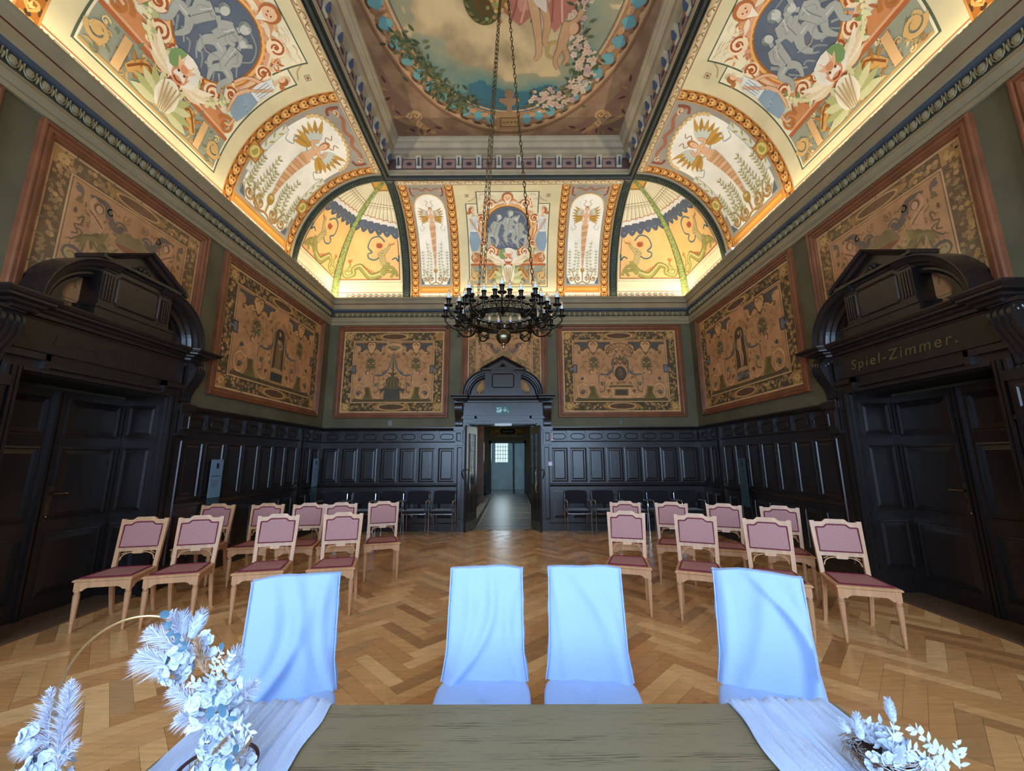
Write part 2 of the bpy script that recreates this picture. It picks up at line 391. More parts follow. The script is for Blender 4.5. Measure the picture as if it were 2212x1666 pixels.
    c.ell(*p(0, .15), w * .06, w * .07, 'b08c40', L + 2, n=10); c.ell(*p(0, .165), w * .035, w * .02, 'e0c47c', L + 3, n=8)
    c.stroke([p(0, .14), p(0, .03)], w * .025, 'a8803c', L + 1, sm=0)
def lady(c, p, s, L, dress):
    """standing woman in a loose gown leaning on the scroll frame; p maps unit box, s = size"""
    sc = s
    c.limb([p(.33, .62), p(.62, .50), p(.72, .34)], sc * .07, SK, L, SKD, 1, .7)          # reaching arm
    c.poly([p(.12, .72), p(.34, .74), p(.40, .55), p(.36, .42), p(.10, .42), p(.05, .6)], dress, L + 1)
    for k in range(4): c.stroke([p(.12 + k * .07, .70), p(.12 + k * .06, .45)], sc * .012, '8e8c8c', L + 1.5, sm=0)
    c.poly([p(.08, .43), p(.38, .43), p(.50, .30), p(.34, .06), p(.10, .05), p(.02, .24)], '8aa0b0', L + 1)
    for k in range(5): c.stroke([p(.12 + k * .06, .42), p(.08 + k * .05, .24), p(.12 + k * .045, .07)], sc * .015, ('6c8292', 'b4c4cc')[k % 2], L + 1.6)
    c.limb([p(.40, .42), p(.50, .26), p(.40, .04)], sc * .085, SK, L + 2, SKD, 1, .5)
    c.limb([p(.20, .10), p(.18, -.04), p(.30, -.07)], sc * .05, SK, L + .6, SKD)
    c.limb([p(.12, .68), p(.26, .52), p(.44, .40)], sc * .06, SK, L + 2.4, SKD, 1, .7)
    c.stroke([p(.22, .72), p(.22, .80)], sc * .06, SK, L + 1.4, sm=0)
    c.ell(*p(.16, .86), sc * .085, sc * .10, 'a8653a', L + 2, n=12); c.ell(*p(.06, .80), sc * .07, sc * .05, 'b8743f', L + 1.8, n=10)
    c.ell(*p(.22, .855), sc * .055, sc * .075, 'e8bc94', L + 2.6, n=12)
    c.ell(*p(.24, .865), sc * .008, None, '5a3420', L + 3, n=6); c.stroke([p(.12, .93), p(.2, .945), p(.28, .92)], sc * .02, 'd8a868', L + 3)
def mask_shell(c, p, s, L):
    c.mir = p(0, 0)[0]
    for k in range(5):
        a = radians(112 + k * 20); c.leaf(*p(-.01, -.04), a, s * .20, s * .075, ('d4d09c', 'b4b478')[k % 2], L)
    for k in range(4): c.leaf(*p(-.04, .14), radians(158 + k * 11), s * .24 * (1 - k * .1), s * .05, ('f2e2c4', 'e6d0a8')[k % 2], L + .6, -.25)
    c.mir = None
    c.ell(*p(0, .02), s * .08, s * .11, 'f4ecd4', L + 1.5, n=16, c2='d8c090')
    for k in range(-2, 3): c.stroke([p(k * .012, -.08), p(k * .03, .1)], s * .008, 'b89c6c', L + 2, sm=0)
    c.ell(*p(0, .22), s * .115, s * .10, 'f0e8d8', L + 1, n=16); c.ell(*p(-.05, .24), s * .07, s * .07, '7c9a62', L + 1.4, n=12); c.ell(*p(.05, .24), s * .06, s * .065, 'e6e2d2', L + 1.5, n=12)
    c.ell(*p(0, .19), s * .06, s * .075, 'd8956c', L + 2, n=12)
    for k in range(-2, 3): c.leaf(*p(0, .2), pi / 2 + k * .4, s * .1, s * .028, 'e8b894', L + 2.5)
    for sx in (-1, 1): c.ell(*p(sx * .022, .195), s * .009, None, '6a3a24', L + 3, n=6)
    c.stroke([p(-.03, .15), p(0, .14), p(.03, .15)], s * .012, '8a4030', L + 3)
def relief_group(c, p, s, L, seed):
    """grey painted relief: nude figures and drapery moving through the oval"""
    A, B, HI = 'a9aca4', '7b817f', 'c2c5bc'
    f = -1 if seed % 2 else 1
    def q(x, y): return p(f * x, y)
    for k in range(9):
        u = -.34 + k * .085; c.stroke([q(u, -.20 - .04 * (k % 3)), q(u + .05, -.28), q(u + .10, -.36 + .03 * (k % 2))], s * .05, ('8c9290', '9aa09c')[k % 2], L, .5, .3)
    c.stroke([q(-.40, .02), q(-.34, -.12), q(-.42, -.22), q(-.30, -.30)], s * .07, '969c98', L + .2, .6, .3)
    c.stroke([q(.10, .34), q(.26, .30), q(.36, .16), q(.30, .02), q(.40, -.10)], s * .05, '8f9592', L + .2, .3, .4)
    for (x, y, r, ln, arm, leg) in ((-.27, -.01, 1.05, .06, 1, -1), (.24, -.04, 1.0, -.05, -1, 1), (.0, .07, 1.25, .03, 1, 1)):
        w_ = s * .088 * r
        c.limb([q(x - .02, y - .10), q(x + leg * .13, y - .13), q(x + leg * .10, y - .27), q(x + leg * .15, y - .35)], w_ * .95, A, L + 1, B, 1.15, .4)
        c.limb([q(x, y - .11), q(x - leg * .06, y - .22), q(x - leg * .02, y - .34)], w_ * .9, A, L + 1.3, B, 1.15, .4)
        c.limb([q(x + ln, y + .14), q(x + ln * .5, y + .03), q(x, y - .10)], w_ * 1.55, A, L + 1.8, B, 1.15, .95)
        c.limb([q(x + ln + arm * .05, y + .14), q(x + ln + arm * .14, y + .11), q(x + ln + arm * .20, y + .20)], w_ * .58, A, L + 2.4, B, 1, .6)
        c.limb([q(x + ln - arm * .05, y + .14), q(x + ln - arm * .12, y + .05), q(x - arm * .04, y - .02)], w_ * .58, A, L + 2.6, B, 1, .6)
        hx_, hy_ = x + ln * 1.6, y + .235
        c.stroke([q(x + ln, y + .15), q(hx_, hy_ - .02)], w_ * .5, A, L + 2.6, sm=0)
        c.ell(*q(hx_ - .005, hy_ + .012), s * .056 * r, s * .058 * r, B, L + 2.8, n=14); c.ell(*q(hx_ + .012, hy_), s * .040 * r, s * .050 * r, HI, L + 3.2, n=14)
        for k in range(4): c.ell(*q(hx_ - .035 + k * .018, hy_ + .05 - abs(k - 1.5) * .008), s * .016 * r, None, '8f948f', L + 3.4, n=7)
        c.stroke([q(x + ln * .8 + .01, y + .12), q(x + ln * .4, y + .0), q(x, y - .09)], s * .008, B, L + 3.4); c.stroke([q(x + ln - .03, y + .09), q(x + ln + .04, y + .085)], s * .007, B, L + 3.4, sm=0)
        c.stroke([q(x + ln - .02 * f, y + .13), q(x + ln * .4 - .025, y + .02)], w_ * .3, HI, L + 3, .6, .4, sm=0); c.stroke([q(x + leg * .03, y - .115), q(x + leg * .12, y - .125)], w_ * .28, HI, L + 3, .7, .4, sm=0)
    c.stroke([q(-.12, -.14), q(.02, -.20), q(.14, -.13), q(.24, -.20)], s * .045, '9aa09b', L + 3.2, .4, .3)
def main_panel(c, x0, x1, y0, y1, seed):
    """central fresco field: oval grey relief in a scrolled frame held by two women over a shell"""
    w = x1 - x0; h = y1 - y0; cx = (x0 + x1) / 2; s = w
    def p(u, v): return (cx + u * w, y0 + v * h)
    c.rect(x0, x1, y0, y1, 'd9cda4', 1, 4, 44)
    c.rect(*[p(-.41, 0)[0], p(.41, 0)[0]], p(0, .045)[1], p(0, .80)[1], '56604c', 1.8, 4, 36); c.rect(p(-.40, 0)[0], p(.40, 0)[0], p(0, .052)[1], p(0, .793)[1], 'ece2c0', 2.6, 4, 36)
    c.rect(p(-.30, 0)[0], p(.30, 0)[0], p(0, .7)[1], p(0, .925)[1], '56604c', 3.2, 4, 12); c.rect(p(-.29, 0)[0], p(.29, 0)[0], p(0, .68)[1], p(0, .918)[1], 'e9dfbd', 4, 4, 12)
    for sx in (-1, 1):
        X, Y = p(sx * .385, .88)
        c.box(X - .045, X + .045, Y - .045, Y + .045, .008, '7a7458', 4); c.flower(X, Y, .025, 'a05a48', '8a4a38', 4)
    # ground zone behind the shell
    c.rect(p(-.39, 0)[0], p(.39, 0)[0], p(0, .065)[1], p(0, .235)[1], '9a9c86', 4, 4, 9)
    c.rect(p(-.39, 0)[0], p(.39, 0)[0], p(0, .235)[1], p(0, .255)[1], 'b4683c', 6, 6, 1); c.rect(p(-.36, 0)[0], p(.36, 0)[0], p(0, .255)[1], p(0, .268)[1], 'e2a878', 6.5, 6, 1)
    c.rect(p(-.39, 0)[0], p(.39, 0)[0], p(0, .06)[1], p(0, .075)[1], 'c8a468', 6, 6, 1)
    L = 6
    # cartouche
    oy = .565; rx, ry = .215 * w, .205 * h
    c.ell(*p(0, oy), rx * 1.32, ry * 1.22, 'dba284', L - 1, n=36, rings=4)
    c.ell(*p(0, oy), rx * 1.20, ry * 1.13, 'c07a3c', L, n=40, rings=4); c.ell(*p(0, oy), rx * 1.15, ry * 1.10, 'eab56c', L + 1, n=40, rings=4)
    c.ell(*p(0, oy), rx * 1.06, ry * 1.04, 'a8662c', L + 2, n=40, rings=4); c.ell(*p(0, oy), rx, ry, '5c6676', L + 3, n=44, rings=5, c2='6c7684')
    relief_group(c, lambda u, v: p(u * .5, oy + v * .46), w * .5, L + 5, seed)
    c.mir = cx
    for (u, v, r, a, t) in ((-.17, .80, .05, 0, 1.5), (-.26, .66, .04, 2.5, -1.5), (-.25, .44, .04, 0, 1.5), (-.17, .36, .045, 3, -1.4), (-.08, .345, .03, 2, 1.3)):
        c.ell(*p(u, v), w * r * 1.15, None, 'f2d8b4', L + 3, n=12); c.spiral(*p(u, v), w * r, a, t, w * .014, 'a85c30', L + 4)
    c.stroke([p(-.17, .85), p(-.10, .80), p(-.05, .84), p(0, .81)], w * .035, 'd89a68', L + 3, .6, 1)
    c.stroke([p(-.25, .70), p(-.29, .60), p(-.27, .48)], w * .04, 'e6c096', L + 2, .5, .5, mid=1.3); c.stroke([p(-.262, .69), p(-.292, .60), p(-.28, .49)], w * .008, 'b06034', L + 5)
    rr = random.Random(seed * 7 + 1)
    for k in range(90):                                      # small scrolls and leaves filling the strapwork
        a = rr.uniform(-pi / 2, pi / 2); R_ = rr.uniform(1.22, 1.62); u, v = -abs(cos(a)) * .215 * R_, oy + sin(a) * .205 * R_
        if u < -.335 or v > .86 or (u < -.27 and .34 < v < .8): continue
        X, Y = p(u, v); cc = rr.choice(('c4804c', 'e8ba84', 'f3dcb4', 'b0683c', 'd89c68', 'f0d0a0'))
        if k % 3: c.leaf(X, Y, rr.random() * 6.3, w * rr.uniform(.03, .06), w * rr.uniform(.010, .02), cc, L + 1.5 + rr.random(), rr.uniform(-1, 1))
        else: c.spiral(X, Y, w * rr.uniform(.014, .03), rr.random() * 6, rr.choice((-1.2, 1.2)), w * .008, cc, L + 2.2)
    for k in range(34):
        u, v = -rr.uniform(.03, .38), rr.uniform(.08, .225); X, Y = p(u, v); cc = rr.choice(('c8a468', 'e6cc94', 'a87840', '7c8468', 'd8b478'))
        if k % 2: c.leaf(X, Y, rr.random() * 6.3, w * .045, w * .014, cc, L + 1.4, rr.uniform(-1, 1))
        else: c.spiral(X, Y, w * rr.uniform(.012, .022), rr.random() * 6, 1.2, w * .007, cc, L + 1.8)
    for k in range(16): u, v = -rr.uniform(.06, .27), rr.uniform(.83, .90); c.stroke([p(u, v), p(u - .03, v + .008), p(u - .05, v - .006)], w * .004, 'b89c78', L + .2, .6, .2)
    # bases under the women, volutes
    c.poly([p(-.35, .27), p(-.12, .27), p(-.12, .31), p(-.2, .34), p(-.33, .33)], 'cf8a58', L)
    c.spiral(*p(-.335, .30), w * .055, 0, 1.5, w * .02, 'b8743c', L + 5); c.spiral(*p(-.12, .31), w * .03, 0, 1.5, w * .012, 'b8743c', L + 4)
    c.spiral(*p(-.345, .15), w * .05, pi, 1.6, w * .022, 'd8b070', L + 5); c.poly([p(-.26, .08), p(-.22, .08), p(-.22, .225), p(-.26, .225)], 'e0b47c', L + 2)
    for k in range(3): c.rect(p(-.265, 0)[0], p(-.215, 0)[0], p(0, .09 + k * .06)[1], p(0, .10 + k * .06)[1], 'a4683c', L + 3)
    c.stroke([p(-.20, .12), p(-.13, .19), p(-.07, .14), p(-.02, .09)], w * .06, 'd9a45c', L + 3, .5, .4, mid=1.1); c.stroke([p(-.2, .13), p(-.13, .205), p(-.07, .155)], w * .01, '8c5424', L + 5)
    for k in range(5): c.leaf(*p(-.18 + k * .03, .17), 2.2 - k * .3, w * .05, w * .018, 'b87c3c', L + 4)
    # garlands
    for k in range(15):
        t = k / 14; u = -.26 + .17 * t; v = .40 - .1 * sin(pi * t * .8) - .02 * t
        c.leaf(*p(u, v), random.random() * 6, w * .045, w * .022, ('7f9454', 'b4bc84', 'dcdcb0')[k % 3], L + 6); c.ell(*p(u, v), w * .012, None, 'e6dca8', L + 6.6, n=6)
    c.stroke([p(-.38, .82), p(-.33, .84), p(-.3, .88)], w * .006, 'b09870', L)
    lady(c, lambda u, v: p(-.40 + u * .26, .34 + v * .46), w * .3, L + 5, 'dfe3e0')
    c.mir = None
    # child's head above
    c.ell(*p(0, .865), w * .055, w * .06, 'b06a3c', L + 5, n=14); c.ell(*p(0, .858), w * .04, w * .046, 'eec09a', L + 6, n=14)
    for sx in (-1, 1): c.ell(*p(sx * .014, .862), w * .005, None, '5c3420', L + 7, n=6); c.leaf(*p(sx * .03, .82), pi / 2 + sx * -1.9, w * .09, w * .03, 'e8d8b8', L + 5)
    c.poly([p(-.03, .835), p(.03, .835), p(0, .78)], 'f0e4d0', L + 6); c.ell(*p(0, .846), w * .009, w * .004, 'a8483c', L + 7, n=6)
    mask_shell(c, lambda u, v: p(u * .8, .15 + v * .78), w * .8, L + 7)
def corner_field(c, sgn):
    """shell canopy and sea centaur of a cove corner; x in 0..1 (groin to rib), y along the curve"""
    n = 26; c.ay = 2.0; c.sc = .7
    c.rect(0, 1, .12, 1.0, 'ece0b8', 1, 4, 40)
    # field first, canopy over it
    c.rect(.05, .965, .165, .62, 'a86848', 2, 3, 28); c.rect(.075, .945, .175, .62, 'ecc07c', 2.8, 3, 28)
    def dy(x): return .085 * (1 - x)
    pts, cols, m_ = [], [], 72
    for j in range(21):
        for i in range(m_ + 1):
            x = i / m_; y0 = .52 + dy(x); y = y0 + (.988 - y0) * j / 20; pts.append((x, y)); q = (x * 9) % 1
            cols.append(lin('b9a880' if q < .16 or q > .92 else 'f3edd8' if q < .5 else 'ddd2ae'))
    c._emit(pts, [(j * (m_ + 1) + i, j * (m_ + 1) + i + 1, (j + 1) * (m_ + 1) + i + 1, (j + 1) * (m_ + 1) + i) for j in range(20) for i in range(m_)], cols, 4)
    c.rect(0, 1, .90, .988, 'd8ac58', 5, 4, 6); c.rect(0, 1, .890, .905, '9c7030', 5.6, 4, 1)
    for i in range(10): c.rect(i / 10, i / 10 + .03, .905, .985, 'b88838', 5.6, 1, 5)
    for yy in (.730, .752): c.stroke([(x, yy + dy(x) * .4) for x in (0, .25, .5, .75, 1)], .012, '9c9070', 5)
    for i in range(30): x = i / 30; c.ell(x, .715 + dy(x) * .4, .012, .005, 'a89c78', 5, n=5)
    K = 6
    for i in range(K):
        a, b = i / K, (i + 1) / K; m = (a + b) / 2; A_, M_, B_2 = dy(a), dy(m), dy(b)
        arc = lambda y0_, dp: [(a, y0_ + A_)] + [(a + (b - a) * t, y0_ + dy(a + (b - a) * t) - dp * sin(pi * t)) for t in (.15, .3, .5, .7, .85)] + [(b, y0_ + B_2)]
        c.poly([(a, .60 + A_)] + arc(.510, .034) + [(b, .60 + B_2)], '58616f', 5)
        c.poly([(a, .605 + A_)] + arc(.532, .020) + [(b, .605 + B_2)], 'e2dcd2', 5.8)
        top, bot = arc(.585, -.012), arc(.552, .004)
        c.poly([(x + (m - x) * .12, y) for x, y in top] + [(x + (m - x) * .12, y) for x, y in bot[::-1]], '8a8994', 6.6)
        for t in (.3, .7): x = a + (b - a) * t; c.ell(x, .572 + dy(x), .020, .008, 'cfc8c0', 7.2, n=8)
        c.stroke(arc(.600, -.012), .012, 'c07c54', 7.2, sm=2)
    # framed field
    for i in range(26):
        y = .15 + i * .0145; c.ell(.02, y, .012, .004, 'a89878', 2, n=5); c.ell(.985, y, .010, .004, 'a89878', 2, n=5)
    for i in range(30): c.ell(.03 + i * .032, .148, .009, .004, 'a89878', 2, n=5)
    # aspect of the field: 1 unit x = 1.5 m low down, y unit = 2.9 m
    f = (lambda x: x) if sgn > 0 else (lambda x: 1 - x)
    def q(u, v): return (f(.5 + (u - .5) * 1.06), .185 + (v - .195) * 1.32)
    G, GD = 'a39c56', '6a6430'
    tail = [q(.66, .215), q(.52, .20), q(.42, .235), q(.34, .262), q(.25, .245), q(.27, .215), q(.17, .20), q(.12, .225), q(.17, .242), q(.2, .228)]
    c.stroke(tail, .115, GD, 5, 1, .25); c.stroke(tail, .092, G, 6, 1, .25); c.stroke([(a, b + .006) for a, b in tail], .024, 'd0c884', 7, 1, .3)
    c.limb([q(.66, .215), q(.72, .245), q(.74, .285)], .10, G, 6, GD); c.limb([q(.70, .24), q(.80, .255), q(.86, .235), q(.90, .20)], .035, G, 7, GD)
    c.limb([q(.72, .23), q(.84, .225), q(.80, .195)], .03, G, 7, GD)
    c.limb([q(.70, .27), q(.66, .32), q(.64, .345)], .10, 'c4b078', 7, GD, .8, 1.1)
    c.limb([q(.64, .345), q(.74, .36), q(.80, .395)], .035, 'c4b078', 8, GD); c.limb([q(.60, .34), q(.68, .33), q(.76, .37)], .035, 'c4b078', 8.5, GD)
    c.poly([q(.74, .378), q(.88, .40), q(.93, .435), q(.86, .388)], 'c46a44', 9)
    c.ell(*q(.62, .382), .048, .02, 'b0583a', 8, n=10)
    for k in range(7): c.leaf(*q(.60, .385), (2.2 + k * .35), .06, .012, 'b0583a', 8.4)
    rib = [q(.66, .33), q(.56, .30), q(.46, .31), q(.44, .335), q(.50, .345), q(.42, .375), q(.46, .425), q(.60, .437), q(.70, .405)]
    c.stroke(rib, .042, '425c60', 6, .5, .6); c.stroke([(a, b + .003) for a, b in rib], .016, '7c9690', 6.6, .5, .6)
    c.stroke([q(.82, .30), q(.88, .31), q(.92, .29), q(.93, .325)], .035, '425c60', 6, .4, .8)
    c.stroke([q(.16, .245), q(.2, .265), q(.18, .28)], .03, G, 6)
    for k in range(5): c.leaf(*q(.18, .28), pi / 2 + (k - 2) * .35, .07, .016, ('d88048', 'c4663c')[k % 2], 7)
    for k in range(6): c.leaf(*q(.56 - k * .03, .215 + k * .006), 1.9, .06, .014, 'c46a40', 7)
# ---------------------------------------------------------------- room shell
def struct(o, label, cat='room'): tag(o, label, cat, kind='structure'); return o
# floor: herringbone of oak blocks, each block with a tint of its own
def make_floor():
    W_, N_ = .116, 5; v, f, cl = [], [], []
    r = random.Random(3); th = radians(45); ca, sa = cos(th), sin(th); ox, oy = -2.436, 2.551
    x0, x1, y0, y1 = XL - .62, XR + .62, YB - .05, D + .14
    def tow(a, b): return (ox + (a * ca - b * sa) * W_, oy + (a * sa + b * ca) * W_)
    g = .006
    for i in range(-110, 111):
        for j in range(-16, 17):
            for k in (0, 1):
                a0, b0 = i + N_ * j, i - N_ * j
                if k: a, b, wa, wb = a0 + N_, b0 + 1 - N_, 1, N_
                else: a, b, wa, wb = a0, b0, N_, 1
                P = [tow(a + g, b + g), tow(a + wa - g, b + g), tow(a + wa - g, b + wb - g), tow(a + g, b + wb - g)]
                if max(p[0] for p in P) < x0 or min(p[0] for p in P) > x1 or max(p[1] for p in P) < y0 or min(p[1] for p in P) > y1: continue
                n = len(v); t = r.random(); u = r.random() ** 1.5; c = [A + (B - A) * t for A, B in zip((198, 140, 84), (240, 190, 128))]
                if u > .78: c = [q * .86 for q in c]
                c = lin(tuple(c)); v += [(min(max(p[0], x0), x1), min(max(p[1], y0), y1), 0) for p in P]; f.append((n, n + 1, n + 2, n + 3)); cl.append((*c, k))
    n = len(v); v += [(x0, y0, -.002), (x1, y0, -.002), (x1, y1, -.002), (x0, y1, -.002)]; f.append((n, n + 1, n + 2, n + 3)); cl.append((*lin((52, 32, 18)), 0))
    me = bpy.data.meshes.new('floor'); me.from_pydata(v, [], f)
    at = me.color_attributes.new('Col', 'FLOAT_COLOR', 'CORNER'); at.data.foreach_set('color', [q for c in cl for _ in range(4) for q in c])
    m = bpy.data.materials.new('oak_parquet'); m.use_nodes = True; nt = m.node_tree; b = nt.nodes['Principled BSDF']
    a = nt.nodes.new('ShaderNodeAttribute'); a.attribute_name = 'Col'
    tc = nt.nodes.new('ShaderNodeTexCoord'); mp = nt.nodes.new('ShaderNodeMapping'); mp.inputs['Rotation'].default_value = (0, 0, radians(-45)); mp.inputs['Scale'].default_value = (3, 40, 1)
    mp2 = nt.nodes.new('ShaderNodeMapping'); mp2.inputs['Rotation'].default_value = (0, 0, radians(45)); mp2.inputs['Scale'].default_value = (3, 40, 1)
    nt.links.new(tc.outputs['Object'], mp.inputs[0]); nt.links.new(tc.outputs['Object'], mp2.inputs[0])
    mx = nt.nodes.new('ShaderNodeMix'); mx.data_type = 'VECTOR'
    nt.links.new(a.outputs['Alpha'], mx.inputs[0]); nt.links.new(mp.outputs[0], mx.inputs[4]); nt.links.new(mp2.outputs[0], mx.inputs[5])
    nz = nt.nodes.new('ShaderNodeTexNoise'); nz.inputs['Scale'].default_value = 1; nz.inputs['Detail'].default_value = 6; nt.links.new(mx.outputs[1], nz.inputs['Vector'])
    mr = nt.nodes.new('ShaderNodeMapRange'); mr.inputs[1].default_value = .3; mr.inputs[2].default_value = .7; mr.inputs[3].default_value = .84; mr.inputs[4].default_value = 1.14
    nt.links.new(nz.outputs['Fac'], mr.inputs[0]); vm = nt.nodes.new('ShaderNodeVectorMath'); vm.operation = 'SCALE'
    nt.links.new(a.outputs['Color'], vm.inputs[0]); nt.links.new(mr.outputs[0], vm.inputs['Scale']); nt.links.new(vm.outputs[0], b.inputs['Base Color'])
    rr = nt.nodes.new('ShaderNodeMapRange'); rr.inputs[1].default_value = .3; rr.inputs[2].default_value = .7; rr.inputs[3].default_value = .20; rr.inputs[4].default_value = .32
    n3 = nt.nodes.new('ShaderNodeTexNoise'); n3.inputs['Scale'].default_value = 5; nt.links.new(tc.outputs['Object'], n3.inputs['Vector'])
    nt.links.new(n3.outputs['Fac'], rr.inputs[0]); nt.links.new(rr.outputs[0], b.inputs['Roughness']); b.inputs['Specular IOR Level'].default_value = .5
    me.materials.append(m); o = bpy.data.objects.new('floor', me); COL.objects.link(o)
    struct(o, 'oak parquet floor laid in a herringbone of wide blocks', 'floor')
make_floor()
# walls with their door openings
HO, ZO, RD = .79, 2.40, .50            # half opening, opening height, depth of the door recess
ZT = 8.4; TH = .62
w = MB()
w.box(XL - .1, CX - HO, D, D + TH, 0, ZT); w.box(CX + HO, XR + .1, D, D + TH, 0, ZT); w.box(CX - HO, CX + HO, D, D + TH, ZO, ZT)
struct(w.build('wall_back', WALLP), 'far wall painted olive grey above black panelling', 'wall')
for nm, xa, xb in (('wall_left', XL - TH, XL), ('wall_right', XR, XR + TH)):
    w = MB(); w.box(xa, xb, YB - .3, CY - HO, 0, ZT); w.box(xa, xb, CY + HO, D + TH, 0, ZT); w.box(xa, xb, CY - HO, CY + HO, ZO, ZT)
    xo = xa if xa < 0 else xb; w.box(xo - .05, xo + .05, CY - HO, CY + HO, 0, ZO)
    struct(w.build(nm, WALLP), 'long %s wall painted olive grey above black panelling' % ('left' if xa < 0 else 'right'), 'wall')
w = MB(); xs = [XL] + sum([[x - .75, x + .75] for x in WINX], []) + [XR]
for i in range(0, len(xs), 2): w.box(xs[i], xs[i + 1], YB - .3, YB, 0, ZT)
for x in WINX: w.box(x - .75, x + .75, YB - .3, YB, 0, .85); w.box(x - .75, x + .75, YB - .3, YB, 4.05, ZT)
struct(w.build('wall_front', WALLP), 'window wall behind the viewer', 'wall')
for i, x in enumerate(WINX):
    w = MB(); ym = YB - .16
    for xx in (-.75, -.40, -.02, .36, .71): w.box(x + xx, x + xx + .04, ym - .03, ym + .03, .85, 4.05)
    for zz in (.85, 1.6, 2.35, 3.1, 4.0): w.box(x - .75, x + .75, ym - .025, ym + .025, zz, zz + .05)
    struct(w.build('window_%d' % (i + 1), mat('white_window_paint', (210, 208, 200), .5, noise_s=4, noise_a=.05)), 'tall glazed window behind the viewer', 'window')
# ---------------------------------------------------------------- cornice, cove, beam and upper frieze run round the room as mitred rectangles
def ring_sweep(mb, prof, mi=0, rev=False):
    pts = []
    for w_, z in prof: pts.append([(XL + w_, YB + w_, z), (XR - w_, YB + w_, z), (XR - w_, D - w_, z), (XL + w_, D - w_, z)])
    vs = [p for q in pts for p in q]
    fs = [(k * 4 + c, k * 4 + (c + 1) % 4, (k + 1) * 4 + (c + 1) % 4, (k + 1) * 4 + c) for k in range(len(pts) - 1) for c in range(4)]
    mb.add(vs, fs, mi=mi)
cor = MB()
ring_sweep(cor, [(0, 4.80), (.03, 4.80), (.035, 4.85), (.02, 4.87), (.045, 4.90), (.05, 4.95), (.03, 4.97), (.03, 5.0)], 0)
ring_sweep(cor, [(.03, 5.0), (.025, 5.135)], 3); ring_sweep(cor, [(.025, 5.135), (.06, 5.15), (.07, 5.19)], 1)
ring_sweep(cor, [(.07, 5.19), (.085, 5.20), (.085, 5.315)], 0); ring_sweep(cor, [(.085, 5.315), (.08, 5.32), (.08, 5.33), (.086, 5.335)], 2)
ring_sweep(cor, [(.086, 5.335), (.09, 5.36), (.11, 5.41), (.135, 5.44), (.14, 5.445), (.14, 5.48), (.125, 5.48), (.10, 5.46), (0, 5.46)], 0)
co = cor.build('trim_1', [CORN, CORNB, mat('oxblood_line', (92, 44, 34), .6), mat('dark_olive_ground', (66, 64, 48), .6, noise_s=4)], fixn=False)
struct(co, 'grey brown plaster cornice under the painted cove', 'cornice')
egg = MB(); P8 = []
def eggs(a, b, fixed, axis, inw):
    n = int((b - a) / .125)
    for i in range(n):
        t = a + (i + .5) * (b - a) / n
        for dt, rx, rz, pr in ((0, .040, .056, .034), (.0625, .011, .048, .022)):
            vs, fs = [], []; k = 6
            for j in range(3):
                ph = pi / 2 * j / 2.2
                for q in range(k):
                    an = 2 * pi * q / k; l, z, d = rx * cos(ph) * cos(an), rz * cos(ph) * sin(an), .035 + pr * sin(ph)
                    P = (t + dt + l, fixed + inw * d, 5.068 + z) if axis == 'x' else (fixed + inw * d, t + dt + l, 5.068 + z)
                    vs.append(P)
            for j in range(2): fs += [(j * k + q, j * k + (q + 1) % k, (j + 1) * k + (q + 1) % k, (j + 1) * k + q) for q in range(k)]
            fs.append(tuple(2 * k + q for q in range(k))); egg.add(vs, fs)
            if dt == 0:
                c = [(t + .047 * cos(pi + pi * q / 6), 5.075 + .062 * sin(pi + pi * q / 6)) for q in range(7)]
                c = [(t - .047, 5.125)] + c + [(t + .047, 5.125)]
                egg.tube([((u, fixed + inw * .045, z) if axis == 'x' else (fixed + inw * .045, u, z)) for u, z in c], .007, 4)
eggs(XL + .1, XR - .1, D, 'x', -1); eggs(YB + .1, D - .1, XL, 'y', 1); eggs(YB + .1, D - .1, XR, 'y', -1)
egg.build('egg_moulding', mat('dull_gilt_plaster', (142, 132, 98), .45, noise_s=5), co, smooth=True, fixn=False)
# cove
CW, CH, CZ = 1.73, 2.0, 5.45
def cw(t): return CW * (1 - cos(t * pi / 2)) * (1 - .0 * t)
def cz(t): return CZ + CH * sin(t * pi / 2)
def cn(t):
    a = t * pi / 2; nx, nz = cos(a) / CW, -sin(a) / CH      # into the room
    l = sqrt(nx * nx + nz * nz); return nx / l, nz / l
ARC = 2.94
def cove_map(wall, corner=None):
    def m(x, y, h):
        t = min(max(y / ARC if not corner else y, 0), 1.0); w_, z = cw(t), cz(t); n1, n2 = cn(t); w_ += n1 * h; z += n2 * h
        if corner:
            lo, hi = w_, CW + .005
            a = lo + (hi - lo) * x
            if wall == 'back': X = XL + a if corner == 'l' else XR - a; return (X, D - w_, z)
            Y = D - a if corner == 'f' else YB + a
            return (XL + w_, Y, z) if wall == 'left' else (XR - w_, Y, z)
        if wall == 'back': return (x, D - w_, z)
        return (XL + w_, x, z) if wall == 'left' else (XR - w_, x, z)
    return m
